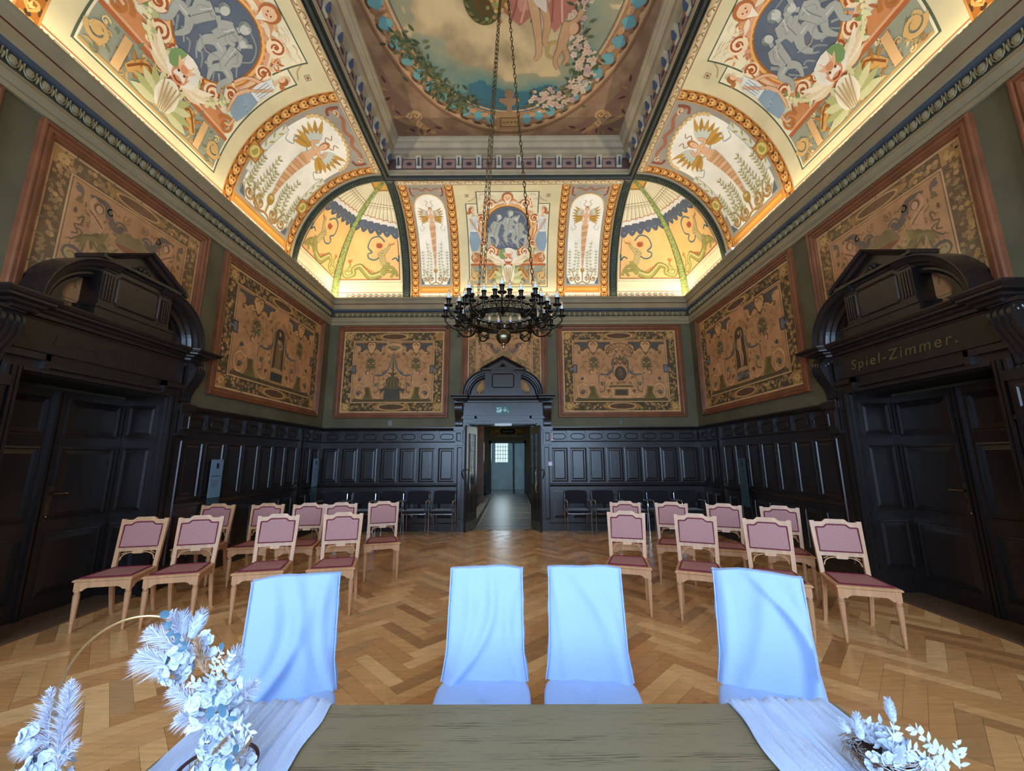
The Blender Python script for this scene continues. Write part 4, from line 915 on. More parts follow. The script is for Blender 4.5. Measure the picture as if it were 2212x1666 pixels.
def portal(name, parent_loc, rz, label, sign=None, idx=1):
    root = empty(name, parent_loc, rz); struct(root, label, 'door surround')
    T = Matrix()
    j = MB()                                                  # jambs, architrave with ears
    for s in (-1, 1):
        X = lambda a, b: (min(s * a, s * b), max(s * a, s * b))
        a, b = X(.79, .93); j.box(a, b, -.05, .0, 0, 2.42, T)
        for k in range(3): a, b = X(.80 + k * .042, .825 + k * .042); j.box(a, b, -.075 - .01 * (k % 2), -.05, .2, 2.42, T)
        a, b = X(.93, 1.03); j.box(a, b, -.06, 0, 0, 2.30, T)
        a, b = X(.90, 1.14); j.box(a, b, -.13, 0, 2.22, 2.31, T); a, b = X(.93, 1.10); j.box(a, b, -.11, 0, 1.93, 2.22, T)
        a, b = X(.95, 1.08); j.frame(a, b, 1.97, 2.18, [(0, 0), (0, .012), (.02, .014), (.03, .004)], True, T, y=-.11)
        a, b = X(.90, 1.10); j.box(a, b, -.12, 0, 1.89, 1.93, T)
        a, b = X(.93, 1.06); j.frame(a, b, .25, 1.85, [(0, 0), (0, .012), (.015, .014), (.025, .002)], True, T, y=-.06)
        a, b = X(.62, .97); j.box(a, b, -.10, 0, 2.50, 2.56, T); a, b = X(.62, .66); j.box(a, b, -.10, -.05, 2.42, 2.56, T)
        a, b = X(.77, .97); j.box(a, b, 0, -.09, 0, .20, T)
    j.box(-.93, .93, -.05, 0, 2.42, 2.90, T); j.box(-.64, .64, -.09, 0, 2.44, 2.485, T); j.box(-.79, .79, -.075, 0, 2.385, 2.42, T)
    j.build('architrave', WOOD, root)
    fz = MB(); fz.box(-.90, .90, -.075, -.05, 2.575, 2.86, T); fz.build('frieze_board', WOOD, root)
    if sign:
        text_mesh('frieze_lettering', sign, .17, mat('faded_gilt_lettering', (100, 80, 40), .6, noise_s=8, noise_a=.4) if 'Spiel' in sign else mat('almost_lost_lettering', (44, 34, 28), .6, noise_s=8), root, (-.02, -.079, 2.66), shear=.15, space=1.25)
    k = MB(); console(k, -1.03, T); k.build('console_bracket', WOOD, root); k = MB(); console(k, 1.03, T); k.build('console_bracket', WOOD, root)
    # cornice breaking forward over the consoles
    prof = [(0, 2.88), (.05, 2.885), (.06, 2.91), (.10, 2.925), (.11, 2.945), (.17, 2.955), (.17, 2.975), (.19, 2.985), (.21, 3.01), (.21, 3.025), (0, 3.03)]
    c = MB(); pth = []
    for (x, y, o) in ((-1.0, 0, (-1, 0, 0)), (-1.0, -.13, (-1, -1, 0)), (-.88, -.13, (.35, -1, 0)), (-.84, -.06, (.35, -1, 0)), (.84, -.06, (-.35, -1, 0)), (.88, -.13, (-.35, -1, 0)), (1.0, -.13, (1, -1, 0)), (1.0, 0, (1, 0, 0))):
        pth.append(((x, y, 0), o, (0, 0, 1)))
    c.sweep(pth, prof, T); c.box(-1.0, 1.0, -.13, 0, 2.88, 3.02, T)
    c.build('cornice', WOOD, root)
    # broken segmental pediment
    for s in (-1, 1):
        a = MB(); path = []
        for i in range(17):
            an = pi / 2 * i / 16; x = -.33 - .60 * cos(an); z = 3.02 + .60 * sin(an); path.append(((s * x, 0, z), (s * -cos(an), 0, sin(an)), (0, -1, 0)))
        path.append(((s * -.27, 0, 3.62), (0, 0, 1), (0, -1, 0)))
        pr = [(-.17, 0), (-.17, .12), (-.14, .15), (-.12, .15), (-.10, .19), (-.07, .20), (-.06, .24), (-.03, .25), (0, .27), (0, .29), (.012, .29), (.012, 0)]
        a.sweep(path, pr, T)
        e = path[-1]; n = len(pr); v = [Vector(e[0]) + Vector(e[1]) * p + Vector(e[2]) * q for p, q in pr]; a.add(v, [tuple(range(n))], T)
        a.build('segmental_pediment', WOOD, root)
        b = MB(); P = [(s * -.89, 3.03)] + [(s * x, z) for x, z in arcpts(-.33, 3.02, .47, .45, pi, pi * .62, 10)] + [(s * -.52, 3.38), (s * -.60, 3.30), (s * -.64, 3.20), (s * -.62, 3.10), (s * -.56, 3.06), (s * -.50, 3.09), (s * -.49, 3.14), (s * -.45, 3.15), (s * -.43, 3.10), (s * -.44, 3.03)]
        b.prism(P, -.09, -.05, T); b.build('spandrel_panel', WOOD, root)
    # pedestal with its own little gable
    p = MB(); p.box(-.46, .46, -.24, 0, 3.025, 3.14, T); p.box(-.47, .47, -.255, 0, 3.12, 3.15, T); p.box(-.42, .42, -.21, 0, 3.15, 3.60, T)
    cl = [(-.22, 3.21), (.22, 3.21), (.25, 3.24), (.25, 3.50), (.22, 3.53), (-.22, 3.53), (-.25, 3.50), (-.25, 3.24)]
    p.tube([(x, -.215, z) for x, z in cl], .012, 4, T, closed=True)
    for s in (-1, 1):
        for q in range(4): xx = s * (.30 + q * .03); p.box(xx - .009, xx + .009, -.222, -.21, 3.22, 3.50, T)
        xa, xb = sorted((s * .28, s * .425)); p.box(xa, xb, -.225, 0, 3.54, 3.60, T); p.box(xa, xb, -.22, 0, 3.15, 3.19, T)
    p.build('pedestal', WOOD, root)
    g = MB(); ZB, ZA = 3.60, 3.94
    g.box(-.44, .44, -.23, 0, ZB, ZB + .03, T); g.box(-.48, .48, -.28, 0, ZB + .03, ZB + .06, T); g.prism([(-.42, ZB + .05), (.42, ZB + .05), (0, ZA - .04)], -.19, 0, T)
    rk = []
    for (x, z, ox_, oz) in ((-.52, ZB + .05, -.35, 1), (0, ZA, 0, 1.2), (.52, ZB + .05, .35, 1)): rk.append(((x, 0, z), (ox_, 0, oz), (0, -1, 0)))
    g.sweep(rk, [(-.05, .19), (-.045, .23), (-.02, .25), (-.015, .29), (.01, .31), (.01, 0)], T)
    for s in (-1, 1):
        z0 = ZB + .05; g.add([(s * .52, 0, z0 - .05), (s * .52, -.31, z0 - .04), (s * .53, -.31, z0 + .01), (s * .53, 0, z0 + .01)], [(0, 1, 2, 3)], T)
        g.box(min(s * .50, s * .535), max(s * .50, s * .535), -.31, 0, z0 - .03, z0 + .01, T)
    g.build('gable', WOOD, root)
    lf = MB()
    for k in range(-2, 3):
        an = pi / 2 + k * .5; L_ = .10 - abs(k) * .012; lf.add([(0, -.20, 3.70), (L_ * .5 * cos(an) - .02 * sin(an), -.215, 3.70 + L_ * .5 * sin(an) + .02 * cos(an)), (L_ * cos(an), -.205, 3.70 + L_ * sin(an)), (L_ * .5 * cos(an) + .02 * sin(an), -.215, 3.70 + L_ * .5 * sin(an) - .02 * cos(an)), (L_ * .5 * cos(an), -.225, 3.70 + L_ * .5 * sin(an))], [(0, 1, 4), (1, 2, 4), (2, 3, 4), (3, 0, 4)], T)
    for s in (-1, 1): lf.tube([(s * (.08 + .04 * t / 10 + .025 * cos(t * .7)), -.20, 3.69 + .025 * sin(t * .7)) for t in range(10)], .008, 5, T)
    lf.build('gable_ornament', WOOD, root)
    # panelled reveals of the recess and its soffit
    for s in (-1, 1):
        r_ = MB(); TR = Tt((s * .79, 0, 0)) @ Rz(-s * pi / 2)        # local x runs into the wall, face to the opening
        x0, x1 = (0, RD) if s < 0 else (-RD, 0)
        TR = Tt((s * .79, 0, 0)) @ (Rz(pi / 2) if s < 0 else Rz(-pi / 2))
        r_.box(x0, x1, -.02, 0, 0, 2.40, TR)
        for (za, zb) in ((.30, .82), (.98, 1.72), (1.88, 2.24)): r_.frame(x0 + .09, x1 - .09, za, zb, [(-.02, 0), (-.02, .012), (0, .016), (.01, .0), (.04, .010)], True, TR, y=-.02)
        r_.build('panelled_reveal', WOOD, root)
    r_ = MB(); r_.box(-.79, .79, .0, RD, 2.37, 2.399); r_.build('soffit', WOOD, root)
    return root
def leaf_door(w_, parent, glass=False, name='door_leaf', flip=1):
    """leaf with its hinge edge at x=0, running to x=w; face at y=0 toward -y"""
    root = empty(name); root.parent = parent
    b = MB(); H = 2.33
    st = .11
    if not glass:
        b.box(0, w_, -.02, .02, .01, H)
        for (za, zb) in ((.22, .80), (.98, 1.70), (1.86, 2.22)): b.frame(st, w_ - st, za, zb, [(-.025, 0), (-.025, .012), (-.004, .018), (0, .0), (.045, .012), (.05, .014)], True, y=-.02)
        b.build('leaf', WOOD, root)
    else:
        for xa, xb in ((0, st), (w_ - st, w_)): b.box(xa, xb, -.022, .022, .01, H)
        for za, zb in ((.01, .34), (.86, .98), (2.16, H)): b.box(st, w_ - st, -.022, .022, za, zb)
        b.box(st, w_ - st, -.012, .012, .34, .86)
        b.frame(st + .03, w_ - st - .03, .40, .80, [(0, 0), (.02, .012), (.05, .004)], True, y=-.012)
        b.build('leaf', WOOD, root)
        g = MB(); g.box(st, w_ - st, -.003, .003, .98, 2.16)
        g.build('glass_pane', mat('dark_leaded_glass', (120, 130, 135), .06, trans=.85, spec=.8, noise_s=2, noise_a=.02), root)
        m = MB()
        for k in range(1, 5): x = st + (w_ - 2 * st) * k / 5; m.box(x - .004, x + .004, -.012, .012, .98, 2.16)
        for k in range(1, 6): z = .98 + 1.18 * k / 6; m.box(st, w_ - st, -.012, .012, z - .004, z + .004)
        m.build('glazing_grille', mat('black_wrought_iron', (22, 22, 24), .5, noise_s=8), root)
        m = MB(); m.box(.02, w_ - .02, -.027, .027, .015, .19); m.build('kick_plate', mat('scuffed_steel_plate', (120, 118, 100), .4, metal=.7, noise_s=12, noise_a=.35), root)
        for sy in (-1, 1):
            m = MB(); x = w_ - .05
            P = cr([(x, sy * .022, 1.34), (x, sy * .08, 1.33), (x + .005, sy * .10, 1.25), (x - .12 * (sy < 0), sy * .09, 1.08), (x - .20 * (sy < 0), sy * .10, .92), (x - .18 * (sy < 0), sy * .08, .84), (x - .18 * (sy < 0), sy * .022, .84)], 5)
            m.tube(P, .012, 8); m.build('pull_handle', BRASS, root, smooth=True)
    return root
P1 = portal('door_1', (CX, D, 0), 0, 'carved black portal of the open glazed doorway in the far wall')
P2 = portal('door_2', (XL, CY, 0), pi / 2, 'carved black portal with closed doors in the left wall', 'Lese-Zimmer.')
P3 = portal('door_3', (XR, CY, 0), -pi / 2, 'carved black portal with closed doors in the right wall lettered Spiel-Zimmer', 'Spiel-Zimmer.')
for P_, sg in ((P2, 1), (P3, -1)):
    for s in (-1, 1):
        l = leaf_door(.76, P_); l.location = (s * .77, RD - .03, 0)
        if s > 0: l.rotation_euler = (0, 0, 0); l.scale = (-1, 1, 1)
        else: l.scale = (1, 1, 1)
        if s == (1 if sg > 0 else -1):
            lever(l, Tt((.70, -.02, 1.17)), .30, -1); m = MB(); m.lathe([(0, 0), (.012, 0), (.014, .02), (0, .03)], Tt((.70, -.02, 1.0)) @ Rx(pi / 2), 8); m.build('key_escutcheon', BRASS, l)
    m = MB()
    for k in range(4): x = -.045 + k * .022; m.box(x, x + .014, RD - .085 + .01 * (k % 2), RD - .045, .02, 2.32)
    m.build('fluted_astragal', WOOD, P_)
    m = MB(); m.box(-.79, .79, -.02, RD, 0, .022); m.build('threshold', mat('worn_oak_threshold', (96, 72, 52), .5, noise_s=8), P_)
# open glazed leaves of the far doorway
for s, ang in ((-1, radians(-101)), (1, radians(-79))):
    l = leaf_door(.72, P1, True); l.location = (s * .665, RD - .02, 0)
    if s < 0: l.rotation_euler = (0, 0, radians(-104))
    else: l.rotation_euler = (0, 0, radians(104)); l.scale = (-1, 1, 1)
    m = MB(); m.lathe([(.0, 0), (.02, 0), (.02, .03), (.012, .04), (0, .04)], Tt((.5, -.03, 0)), 8); m.build('door_stop', CHROME, l)
m = MB(); m.box(-.79, -.67, RD - .05, RD + .06, 0, 2.37); m.box(.67, .79, RD - .05, RD + .06, 0, 2.37); m.box(-.79, .79, RD - .05, RD + .06, 2.37, 2.40); m.build('inner_frame', WOOD, P1)
m = MB(); m.box(-.19, .20, -.10, -.045, 2.335, 2.384); tag(m.build('door_closer', mat('white_enamel', (215, 220, 228), .35, noise_s=4, noise_a=.02), None, loc=(CX, D, 0)), 'white door closer bar across the head of the open far doorway', 'door closer')
# ---------------------------------------------------------------- painted wall hangings in moulded frames
def hanging_design(c, w, h, kind, word=None):
    """c draws in metres, origin at the lower left corner of the cloth"""
    c.sc = .35; s = h / 2.05; c.fade = .34 if kind == 'tall' else .14
    n = 6; r = random.Random(hash(kind) % 97 if False else sum(map(ord, kind)) + int(w * 100))
    TAN, TAN2, DK, BL, CR, OC, BRN = 'c39263', 'd2a06c', '39382b', '3c4c50', 'd6ac78', 'a67c42', '5e4630'
    c.rect(0, w, 0, h, CR, 0, 2, 2); b0, b1 = .035 * s, .24 * s
    c.rect(b0, w - b0, b0, h - b0, DK, 1)
    # flower border
    def fl(x0, x1, y0, y1):
        A = (x1 - x0) * (y1 - y0); N = int(A / (.0034 * s * s)); L_ = max(x1 - x0, y1 - y0); hor = (x1 - x0) > (y1 - y0)
        for i in range(N):
            t = (i + r.random()) / N; u = r.random(); x, y = (x0 + t * L_, y0 + .02 + u * (y1 - y0 - .04)) if hor else (x0 + .02 + u * (x1 - x0 - .04), y0 + t * L_)
            q = r.random()
            if q < .42: c.flower(x, y, r.uniform(.024, .036) * s, r.choice(('a88452', 'b48c5a', '94764e', 'a88050')), '6a5230', 2 + r.random())
            elif q < .5: c.ell(x, y, .032 * s, None, r.choice(('b88c40', 'c49c60')), 2.4, n=10)
            else: c.leaf(x, y, r.random() * 6.3, .07 * s, .026 * s, r.choice(('6c6a42', '565a40', '7c7650', '4c5444')), 1.5)
    fl(b1, w - b1, b0, b1); fl(b1, w - b1, h - b1, h - b0); fl(b0, b1, b1, h - b1); fl(w - b1, w - b0, b1, h - b1)
    for X in (b0, w - b1):
        for Y in (b0, h - b1):
            c.rect(X, X + b1 - b0, Y, Y + b1 - b0, 'b4884c', 3); m_ = (b1 - b0) / 2
            c.flower(X + m_, Y + m_, m_ * .7, 'caa064', '7a5a30', 3.5, 'a0783c', 7)
            for k in range(5): c.leaf(X + m_, Y + m_, r.random() * 6, m_ * 1.2, .03 * s, DK, 3.3)
    for Y in (b0 + (b1 - b0) / 2, h - b0 - (b1 - b0) / 2):
        cw_ = .36 * s; c.poly([(w / 2 + cw_ * 1.3 * cos(a) ** 1 if True else 0, Y + .095 * s * sin(a)) for a in [2 * pi * k / 20 for k in range(20)]], OC, 3.2)
        c.ell(w / 2, Y, cw_ * .95, .085 * s, CR, 3.6, n=24); c.ell(w / 2, Y, cw_ * .85, .070 * s, BRN, 4, n=24); c.ell(w / 2, Y, cw_ * .78, .055 * s, '4c382c', 4.4, n=24)
    f0 = b1; c.rect(f0, w - f0, f0, h - f0, CR, 4); c.rect(f0 + .022 * s, w - f0 - .022 * s, f0 + .022 * s, h - f0 - .022 * s, BRN, 4.5); k_ = f0 + .034 * s; c.rect(k_, w - k_, k_, h - k_, lambda x, y: tuple(A + (B - A) * min(1, max(0, .5 + noise.noise(Vector((x * 2, y * 2, 1))))) for A, B in zip((188, 138, 92), (206, 152, 104))), 5, 10, 8)
    cx = w / 2; c.mir = cx; W = w / 2 - k_; H = h - 2 * k_
    for i in range(46 if kind != 'tall' else 70):            # faint tendrils all over the field
        X, Y = cx - r.uniform(.06, .96) * W, k_ + r.uniform(.10, .80) * H; cc = r.choice(('9c7448', '8c6a44', 'a87c54', '7c6c48', 'b07858'))
        if i % 3 == 0: c.spiral(X, Y, r.uniform(.03, .055) * s, r.random() * 6, r.choice((-1.3, 1.3)), .008 * s, cc, 5.4)
        elif i % 3 == 1: c.leaf(X, Y, r.random() * 6.3, .08 * s, .02 * s, cc, 5.5, r.uniform(-1, 1))
        else: c.stroke([(X, Y), (X + .04 * s, Y + .03 * s), (X + .01 * s, Y + .07 * s), (X + .05 * s, Y + .10 * s)], .009 * s, cc, 5.5, .8, .3)
    def p(u, v): return (cx - u * W, k_ + v * H)          # u 0 centre .. 1 edge, v 0 foot .. 1 head
    S = min(W, H * .62)
    if kind == 'tall':                                    # the hanging above a portal, seen over the gable
        c.stroke([p(.75, .93), p(.5, .93), p(.42, .82), p(.28, .76), p(.2, .82)], .09 * s, BL, 6, .4, .6, mid=1.2); c.spiral(*p(.25, .80), .09 * s, 0, 1.2, .03 * s, BL, 7)
        c.stroke([p(.95, .97), p(.86, .94), p(.86, .86), p(.92, .82)], .03 * s, '5c5a3c', 6); c.spiral(*p(.86, .84), .05 * s, 1, 1.3, .018 * s, '5c5a3c', 6)
        c.ell(*p(.90, .93), .05 * s, .04 * s, '4c5860', 6.5, n=12); c.poly([p(.90, .77), p(.87, .74), p(.90, .71), p(.93, .74)], DK, 6)
        # half figure rising out of leaves, with raised arm
        c.limb([p(.62, .62), p(.60, .72), p(.62, .78)], .15 * s, 'cf9a72', 7, '7c4c30', .8, 1.1); c.limb([p(.64, .78), p(.72, .86), p(.66, .93)], .055 * s, 'cf9a72', 8, '7c4c30'); c.limb([p(.58, .78), p(.50, .72), p(.56, .65)], .055 * s, 'cf9a72', 8, '7c4c30')
        c.ell(*p(.60, .86), .06 * s, .07 * s, '5c3c28', 8, n=14); c.ell(*p(.595, .855), .042 * s, .055 * s, 'd6a680', 8.6, n=14)
        for k in range(12): c.leaf(*p(.60 + .1 * sin(k), .58 + .02 * cos(k * 2)), -2.6 + k * .35, .20 * s, .06 * s, ('4c5430', '6c6438', '7c7440')[k % 3], 7.5)
        c.stroke([p(.5, .70), p(.66, .78), p(.72, .80)], .014 * s, '4a3424', 9, sm=0)
        c.stroke([p(.60, .55), p(.45, .46), p(.35, .52), p(.42, .60), p(.36, .66)], .10 * s, 'a88c54', 7, 1, .4); c.stroke([p(.60, .55), p(.45, .47), p(.36, .53)], .02 * s, '5c4a2c', 8)
        # boar-like beast of the middle
        c.poly([p(.30, .66), p(.22, .76), p(.08, .80), p(0, .78), p(0, .62), p(.14, .60)], '7c7048', 7); c.poly([p(.30, .64), p(.14, .60), p(0, .60), p(0, .66), p(.14, .66)], '7c3c34', 7.6)
        for k in range(6): c.leaf(*p(.02 + k * .05, .60), -1.2 - k * .25, .13 * s, .03 * s, ('6c6c44', 'c4a474')[k % 2], 8)
        c.stroke([p(.85, .68), p(.78, .72), p(.80, .64), p(.88, .62), p(.82, .56), p(.9, .54)], .02 * s, '4c4434', 7); c.stroke([p(.84, .60), p(.76, .58), p(.82, .52), p(.9, .48)], .02 * s, '4c4434', 7)
        c.spiral(*p(.85, .36), .12 * s, 0, 1.4, .05 * s, BL, 7); c.spiral(*p(.85, .36), .07 * s, 2, 1, .04 * s, 'b89c5c', 7.6); c.stroke([p(.7, .5), p(.74, .3), p(.7, .1)], .03 * s, '6c6440', 6)
        for k in range(14): c.leaf(*p(.2 + .7 * r.random(), .35 + .5 * r.random()), r.random() * 6, .08 * s, .022 * s, ('5c5a3c', '7c5c38', '46503c')[k % 3], 6)
        for (u, v, a) in ((.42, .88, 0), (.15, .9, 2), (.4, .35, 1), (.6, .25, 3), (.2, .5, 2)): c.spiral(*p(u, v), .07 * s, a, 1.2, .018 * s, '80603c', 6)
        for (u, v) in ((.7, .66), (.46, .8), (.3, .9), (.12, .93)): c.flower(*p(u, v), .03 * s, 'a86a50', '6a3c2c', 7)
        c.mir = None; return
    # dark strapwork at the head, with a heart
    hx = .57
    c.poly([p(.98, .985), p(.98, .93), p(.93, .925), p(.86, .90), p(.86, .84), p(.80, .82), p(.76, .85), p(.70, .87), p(.64, .87), p(.60, .835), p(hx, .82), p(.53, .835), p(.50, .87), p(.42, .87), p(.38, .85), p(.35, .82), p(.31, .84), p(.31, .90), p(.24, .925), p(.19, .93), p(.19, .985)], BRN, 6)
    c.poly([p(.96, .975), p(.96, .945), p(.88, .93), p(.84, .90), p(.84, .86), p(.78, .86), p(.70, .885), p(.62, .885), p(.50, .885), p(.42, .885), p(.36, .865), p(.33, .90), p(.27, .93), p(.21, .945), p(.21, .975)], BL, 6.6)
    c.stroke([p(.97, .935), p(.89, .925), p(.855, .89), p(.86, .83), p(.80, .81), p(.72, .86), p(.64, .86), p(hx, .81)], .016 * s, CR, 7.2); c.stroke([p(.20, .935), p(.27, .925), p(.30, .89), p(.30, .83), p(.35, .81), p(.42, .86), p(.50, .86), p(hx, .81)], .016 * s, CR, 7.2)
    HT = lambda k, y: [p(hx, y - .10 * k), p(hx + .05 * k, y - .05 * k), p(hx + .078 * k, y), p(hx + .06 * k, y + .045 * k), p(hx + .02 * k, y + .045 * k), p(hx, y + .02 * k), p(hx - .02 * k, y + .045 * k), p(hx - .06 * k, y + .045 * k), p(hx - .078 * k, y), p(hx - .05 * k, y - .05 * k)]
    c.poly(HT(1.75, .93), BRN, 7.4); c.poly(HT(1.35, .928), TAN2, 8); c.spiral(*p(hx + .04, .945), .028 * s, 0, 1.2, .012 * s, BRN, 8.6); c.spiral(*p(hx - .04, .945), .028 * s, pi, -1.2, .012 * s, BRN, 8.6)
    for sg in (-1, 1):
        c.stroke([p(hx, .80), p(hx + sg * .05, .835), p(hx + sg * .11, .82), p(hx + sg * .12, .77)], .03 * s, TAN2, 8, .5, 1); c.stroke([p(hx, .79), p(hx + sg * .06, .82), p(hx + sg * .115, .80)], .01 * s, BRN, 8.6); c.spiral(*p(hx + sg * .10, .785), .035 * s, 1, sg * 1.2, .014 * s, '6c6a44', 9)
        c.spiral(*p(hx + sg * .30, .80), .05 * s, 1, sg * 1.2, .02 * s, BRN, 8)
    # leafy mask hanging under the heart
    for k in range(9):
        a = -pi / 2 + (k - 4) * .42; c.leaf(*p(hx, .60), a, (.20 - abs(k - 4) * .012) * s, .035 * s, ('4a5034', '6c6a42')[k % 2], 7, .3 * (1 if k > 4 else -1)); c.leaf(*p(hx, .66), -a, (.15) * s, .03 * s, ('565a3a', '44482e')[k % 2], 7.3)
    c.ell(*p(hx, .63), .04 * s, .07 * s, '7c7048', 8, n=12); c.ell(*p(hx, .645), .025 * s, .03 * s, '4c4830', 8.5, n=10)
    for (u, v, rr_, a, t) in ((.80, .72, .05, 0, 1.2), (.76, .64, .04, 2, -1.2), (.36, .70, .05, 1, -1.3), (.32, .60, .045, 2, 1.3), (.22, .86, .05, 0, 1.2), (.82, .56, .035, 0, 1), (.26, .48, .035, 2, -1.2), (.40, .44, .03, 0, 1.2)): c.spiral(*p(u, v), rr_ * s, a, t, .012 * s, '80603c', 7)
    c.stroke([p(.80, .66), p(.78, .56), p(.70, .48)], .014 * s, '8c6c40', 6.4); c.stroke([p(.36, .68), p(.38, .57), p(.46, .48)], .014 * s, '8c6c40', 6.4)
    # blue festoon and its pendant bar
    ft = (.10, .80) if kind != 'niche' else (.26, .62)
    c.stroke([p(.03 if kind == 'vase' else .12, ft[1]), p(.08 if kind == 'vase' else .15, .60), p(.18, .48), p(.32, .43), p(.46, .44)], .035 * s, '54686c', 8, .3, .8, mid=1.2); c.stroke([p(.18, .47), p(.32, .42), p(.46, .43)], .012 * s, '33444a', 8.6)
    c.stroke([p(.47, .43), p(.475, .30), p(.47, .22)], .024 * s, BL, 8, .8, .3); c.spiral(*p(.50, .45), .03 * s, 0, 1, .012 * s, BL, 8); c.leaf(*p(.26, .46), .7, .13 * s, .04 * s, '5c6450', 9); c.leaf(*p(.20, .47), 1.5, .11 * s, .03 * s, '7c6440', 9)
    # sea figure blowing a horn on a scrolled tail
    c.limb([p(.63, .24), p(.66, .34), p(.64, .41)], .13 * s, 'cf9a70', 8, '84563a', .8, 1.1); c.limb([p(.61, .40), p(.54, .38), p(.50, .36)], .045 * s, 'cf9a70', 9, '84563a'); c.limb([p(.68, .40), p(.76, .36), p(.80, .33)], .045 * s, 'cf9a70', 9, '84563a')
    c.ell(*p(.64, .475), .05 * s, .06 * s, '6a4a30', 9, n=12); c.ell(*p(.63, .47), .035 * s, .045 * s, 'd6a47c', 9.6, n=12); c.poly([p(.78, .36), p(.85, .33), p(.87, .36), p(.83, .40)], BL, 9.6)
    c.poly([p(.70, .24), p(.56, .24), p(.54, .14), p(.47, .03), p(.74, .03), p(.66, .14)], '6c6436', 7.6)
    for k in range(4): c.stroke([p(.60 + k * .02, .22), p(.58 + k * .025, .12), p(.56 + k * .035, .05)], .014 * s, '3e3c24', 8.2)
    c.stroke([p(.72, .24), p(.84, .28), p(.93, .20), p(.90, .08), p(.80, .06), p(.76, .13), p(.82, .17)], .085 * s, BRN, 6.6, 1, .7); c.stroke([p(.72, .24), p(.84, .28), p(.93, .20), p(.90, .08), p(.80, .06), p(.76, .13), p(.82, .17)], .066 * s, TAN2, 7.2, 1, .7); c.spiral(*p(.83, .13), .065 * s, 0, 1.2, .03 * s, BL, 8.2)
    # acanthus scrolls of the foot
    c.stroke([p(.50, .22), p(.46, .10), p(.34, .05), p(.24, .09), p(.25, .16), p(.30, .15)], .095 * s, BRN, 6.6, .8, .6); c.stroke([p(.50, .22), p(.46, .10), p(.34, .055), p(.24, .09), p(.25, .16)], .075 * s, TAN2, 7.2, .8, .6); c.spiral(*p(.27, .14), .035 * s, 0, 1.2, .016 * s, BRN, 8); c.spiral(*p(.40, .27), .055 * s, 0, 1.3, .028 * s, '4c5c54', 8); c.stroke([p(.46, .14), p(.36, .17), p(.36, .26)], .02 * s, '4c4c34', 7.8)
    c.spiral(*p(.20, .28), .045 * s, 0, 1.2, .018 * s, '6c5c38', 7.6); c.spiral(*p(.24, .37), .035 * s, 2, -1.2, .014 * s, '6c5c38', 7.6)
    for k in range(8): t = k / 8; X, Y = p(.33 - .03 * sin(k), .22 + .18 * t); c.leaf(X, Y, pi / 2 + (-.9, .9)[k % 2], .055 * s, .016 * s, '6a6a3c', 7)
    c.rect(*[q[0] for q in (p(.98, 0), p(0, 0))], p(0, .0)[1], p(0, .035)[1], '4c4830', 6, 6); c.stroke([p(.95, .05), p(.72, .02), p(.45, .03), p(.15, .025)], .02 * s, '33382c', 6.6)
    # side tablets
    c.rect(p(1.03, 0)[0], p(.93, 0)[0], p(0, .46)[1], p(0, .60)[1], '2c3436', 9); c.rect(p(1.01, 0)[0], p(.95, 0)[0], p(0, .475)[1], p(0, .585)[1], '66727a', 9.6); c.rect(p(1.09, 0)[0], p(.99, 0)[0], p(0, .515)[1], p(0, .545)[1], '66727a', 9.8)
    c.mir = None
    def q(u, v): return (cx + u * S, k_ + v * H)
    if kind == 'vase':
        c.poly([q(.30, .06), q(.30, .17), q(.34, .19), q(.34, .215), q(-.34, .215), q(-.34, .19), q(-.30, .17), q(-.30, .06)][::-1] if False else [q(-.22, .03), q(.22, .03), q(.20, .17), q(.34, .18), q(.34, .21), q(-.34, .21), q(-.34, .18), q(-.20, .17)], '2f4444', 8)
        c.poly([q(-.26, .21), q(.26, .21), q(.16, .27), q(.18, .36), q(.10, .41), q(-.10, .41), q(-.18, .36), q(-.16, .27)], '54503a', 9)
        for k in range(-3, 4): c.leaf(*q(k * .05, .24), pi / 2 + k * .1, .20 * s, .03 * s, ('3c3c2c', '746a48')[k % 2], 9.6)
        c.poly([q(-.03, .41), q(.03, .41), q(.05, .44), q(.15, .475), q(-.15, .475), q(-.05, .44)], '46482e', 9); c.stroke([q(0, .47), q(0, .66), q(0, .84)], .04 * s, '3c4634', 8, 1, .3, mid=.5)
        for k in range(12): c.leaf(*q(0, .50 + k * .025), pi / 2 + (-.7, .7)[k % 2], .09 * s * (1 - k * .05), .022 * s, '4a5a40', 8.6)
        c.ell(*q(0, .90), .24 * s, .13 * s, TAN2, 7, n=24); c.ring(cx, q(0, .90)[1], .24 * s, .13 * s, .014 * s, BRN, 7.6, 24, 0, pi); c.poly([q(-.13, .89), q(.13, .89), q(.06, .85), q(-.06, .85)], '5c5c3c', 8)
        for k in range(9): c.leaf(*q((k - 4) * .025, .89), pi / 2 - (k - 4) * .3, .10 * s, .024 * s, '545c3a', 8)
        for sg in (-1, 1): c.spiral(*q(sg * .13, .76), .055 * s, 1, sg * 1.3, .022 * s, '7c5c38', 8)
    elif kind == 'medal':
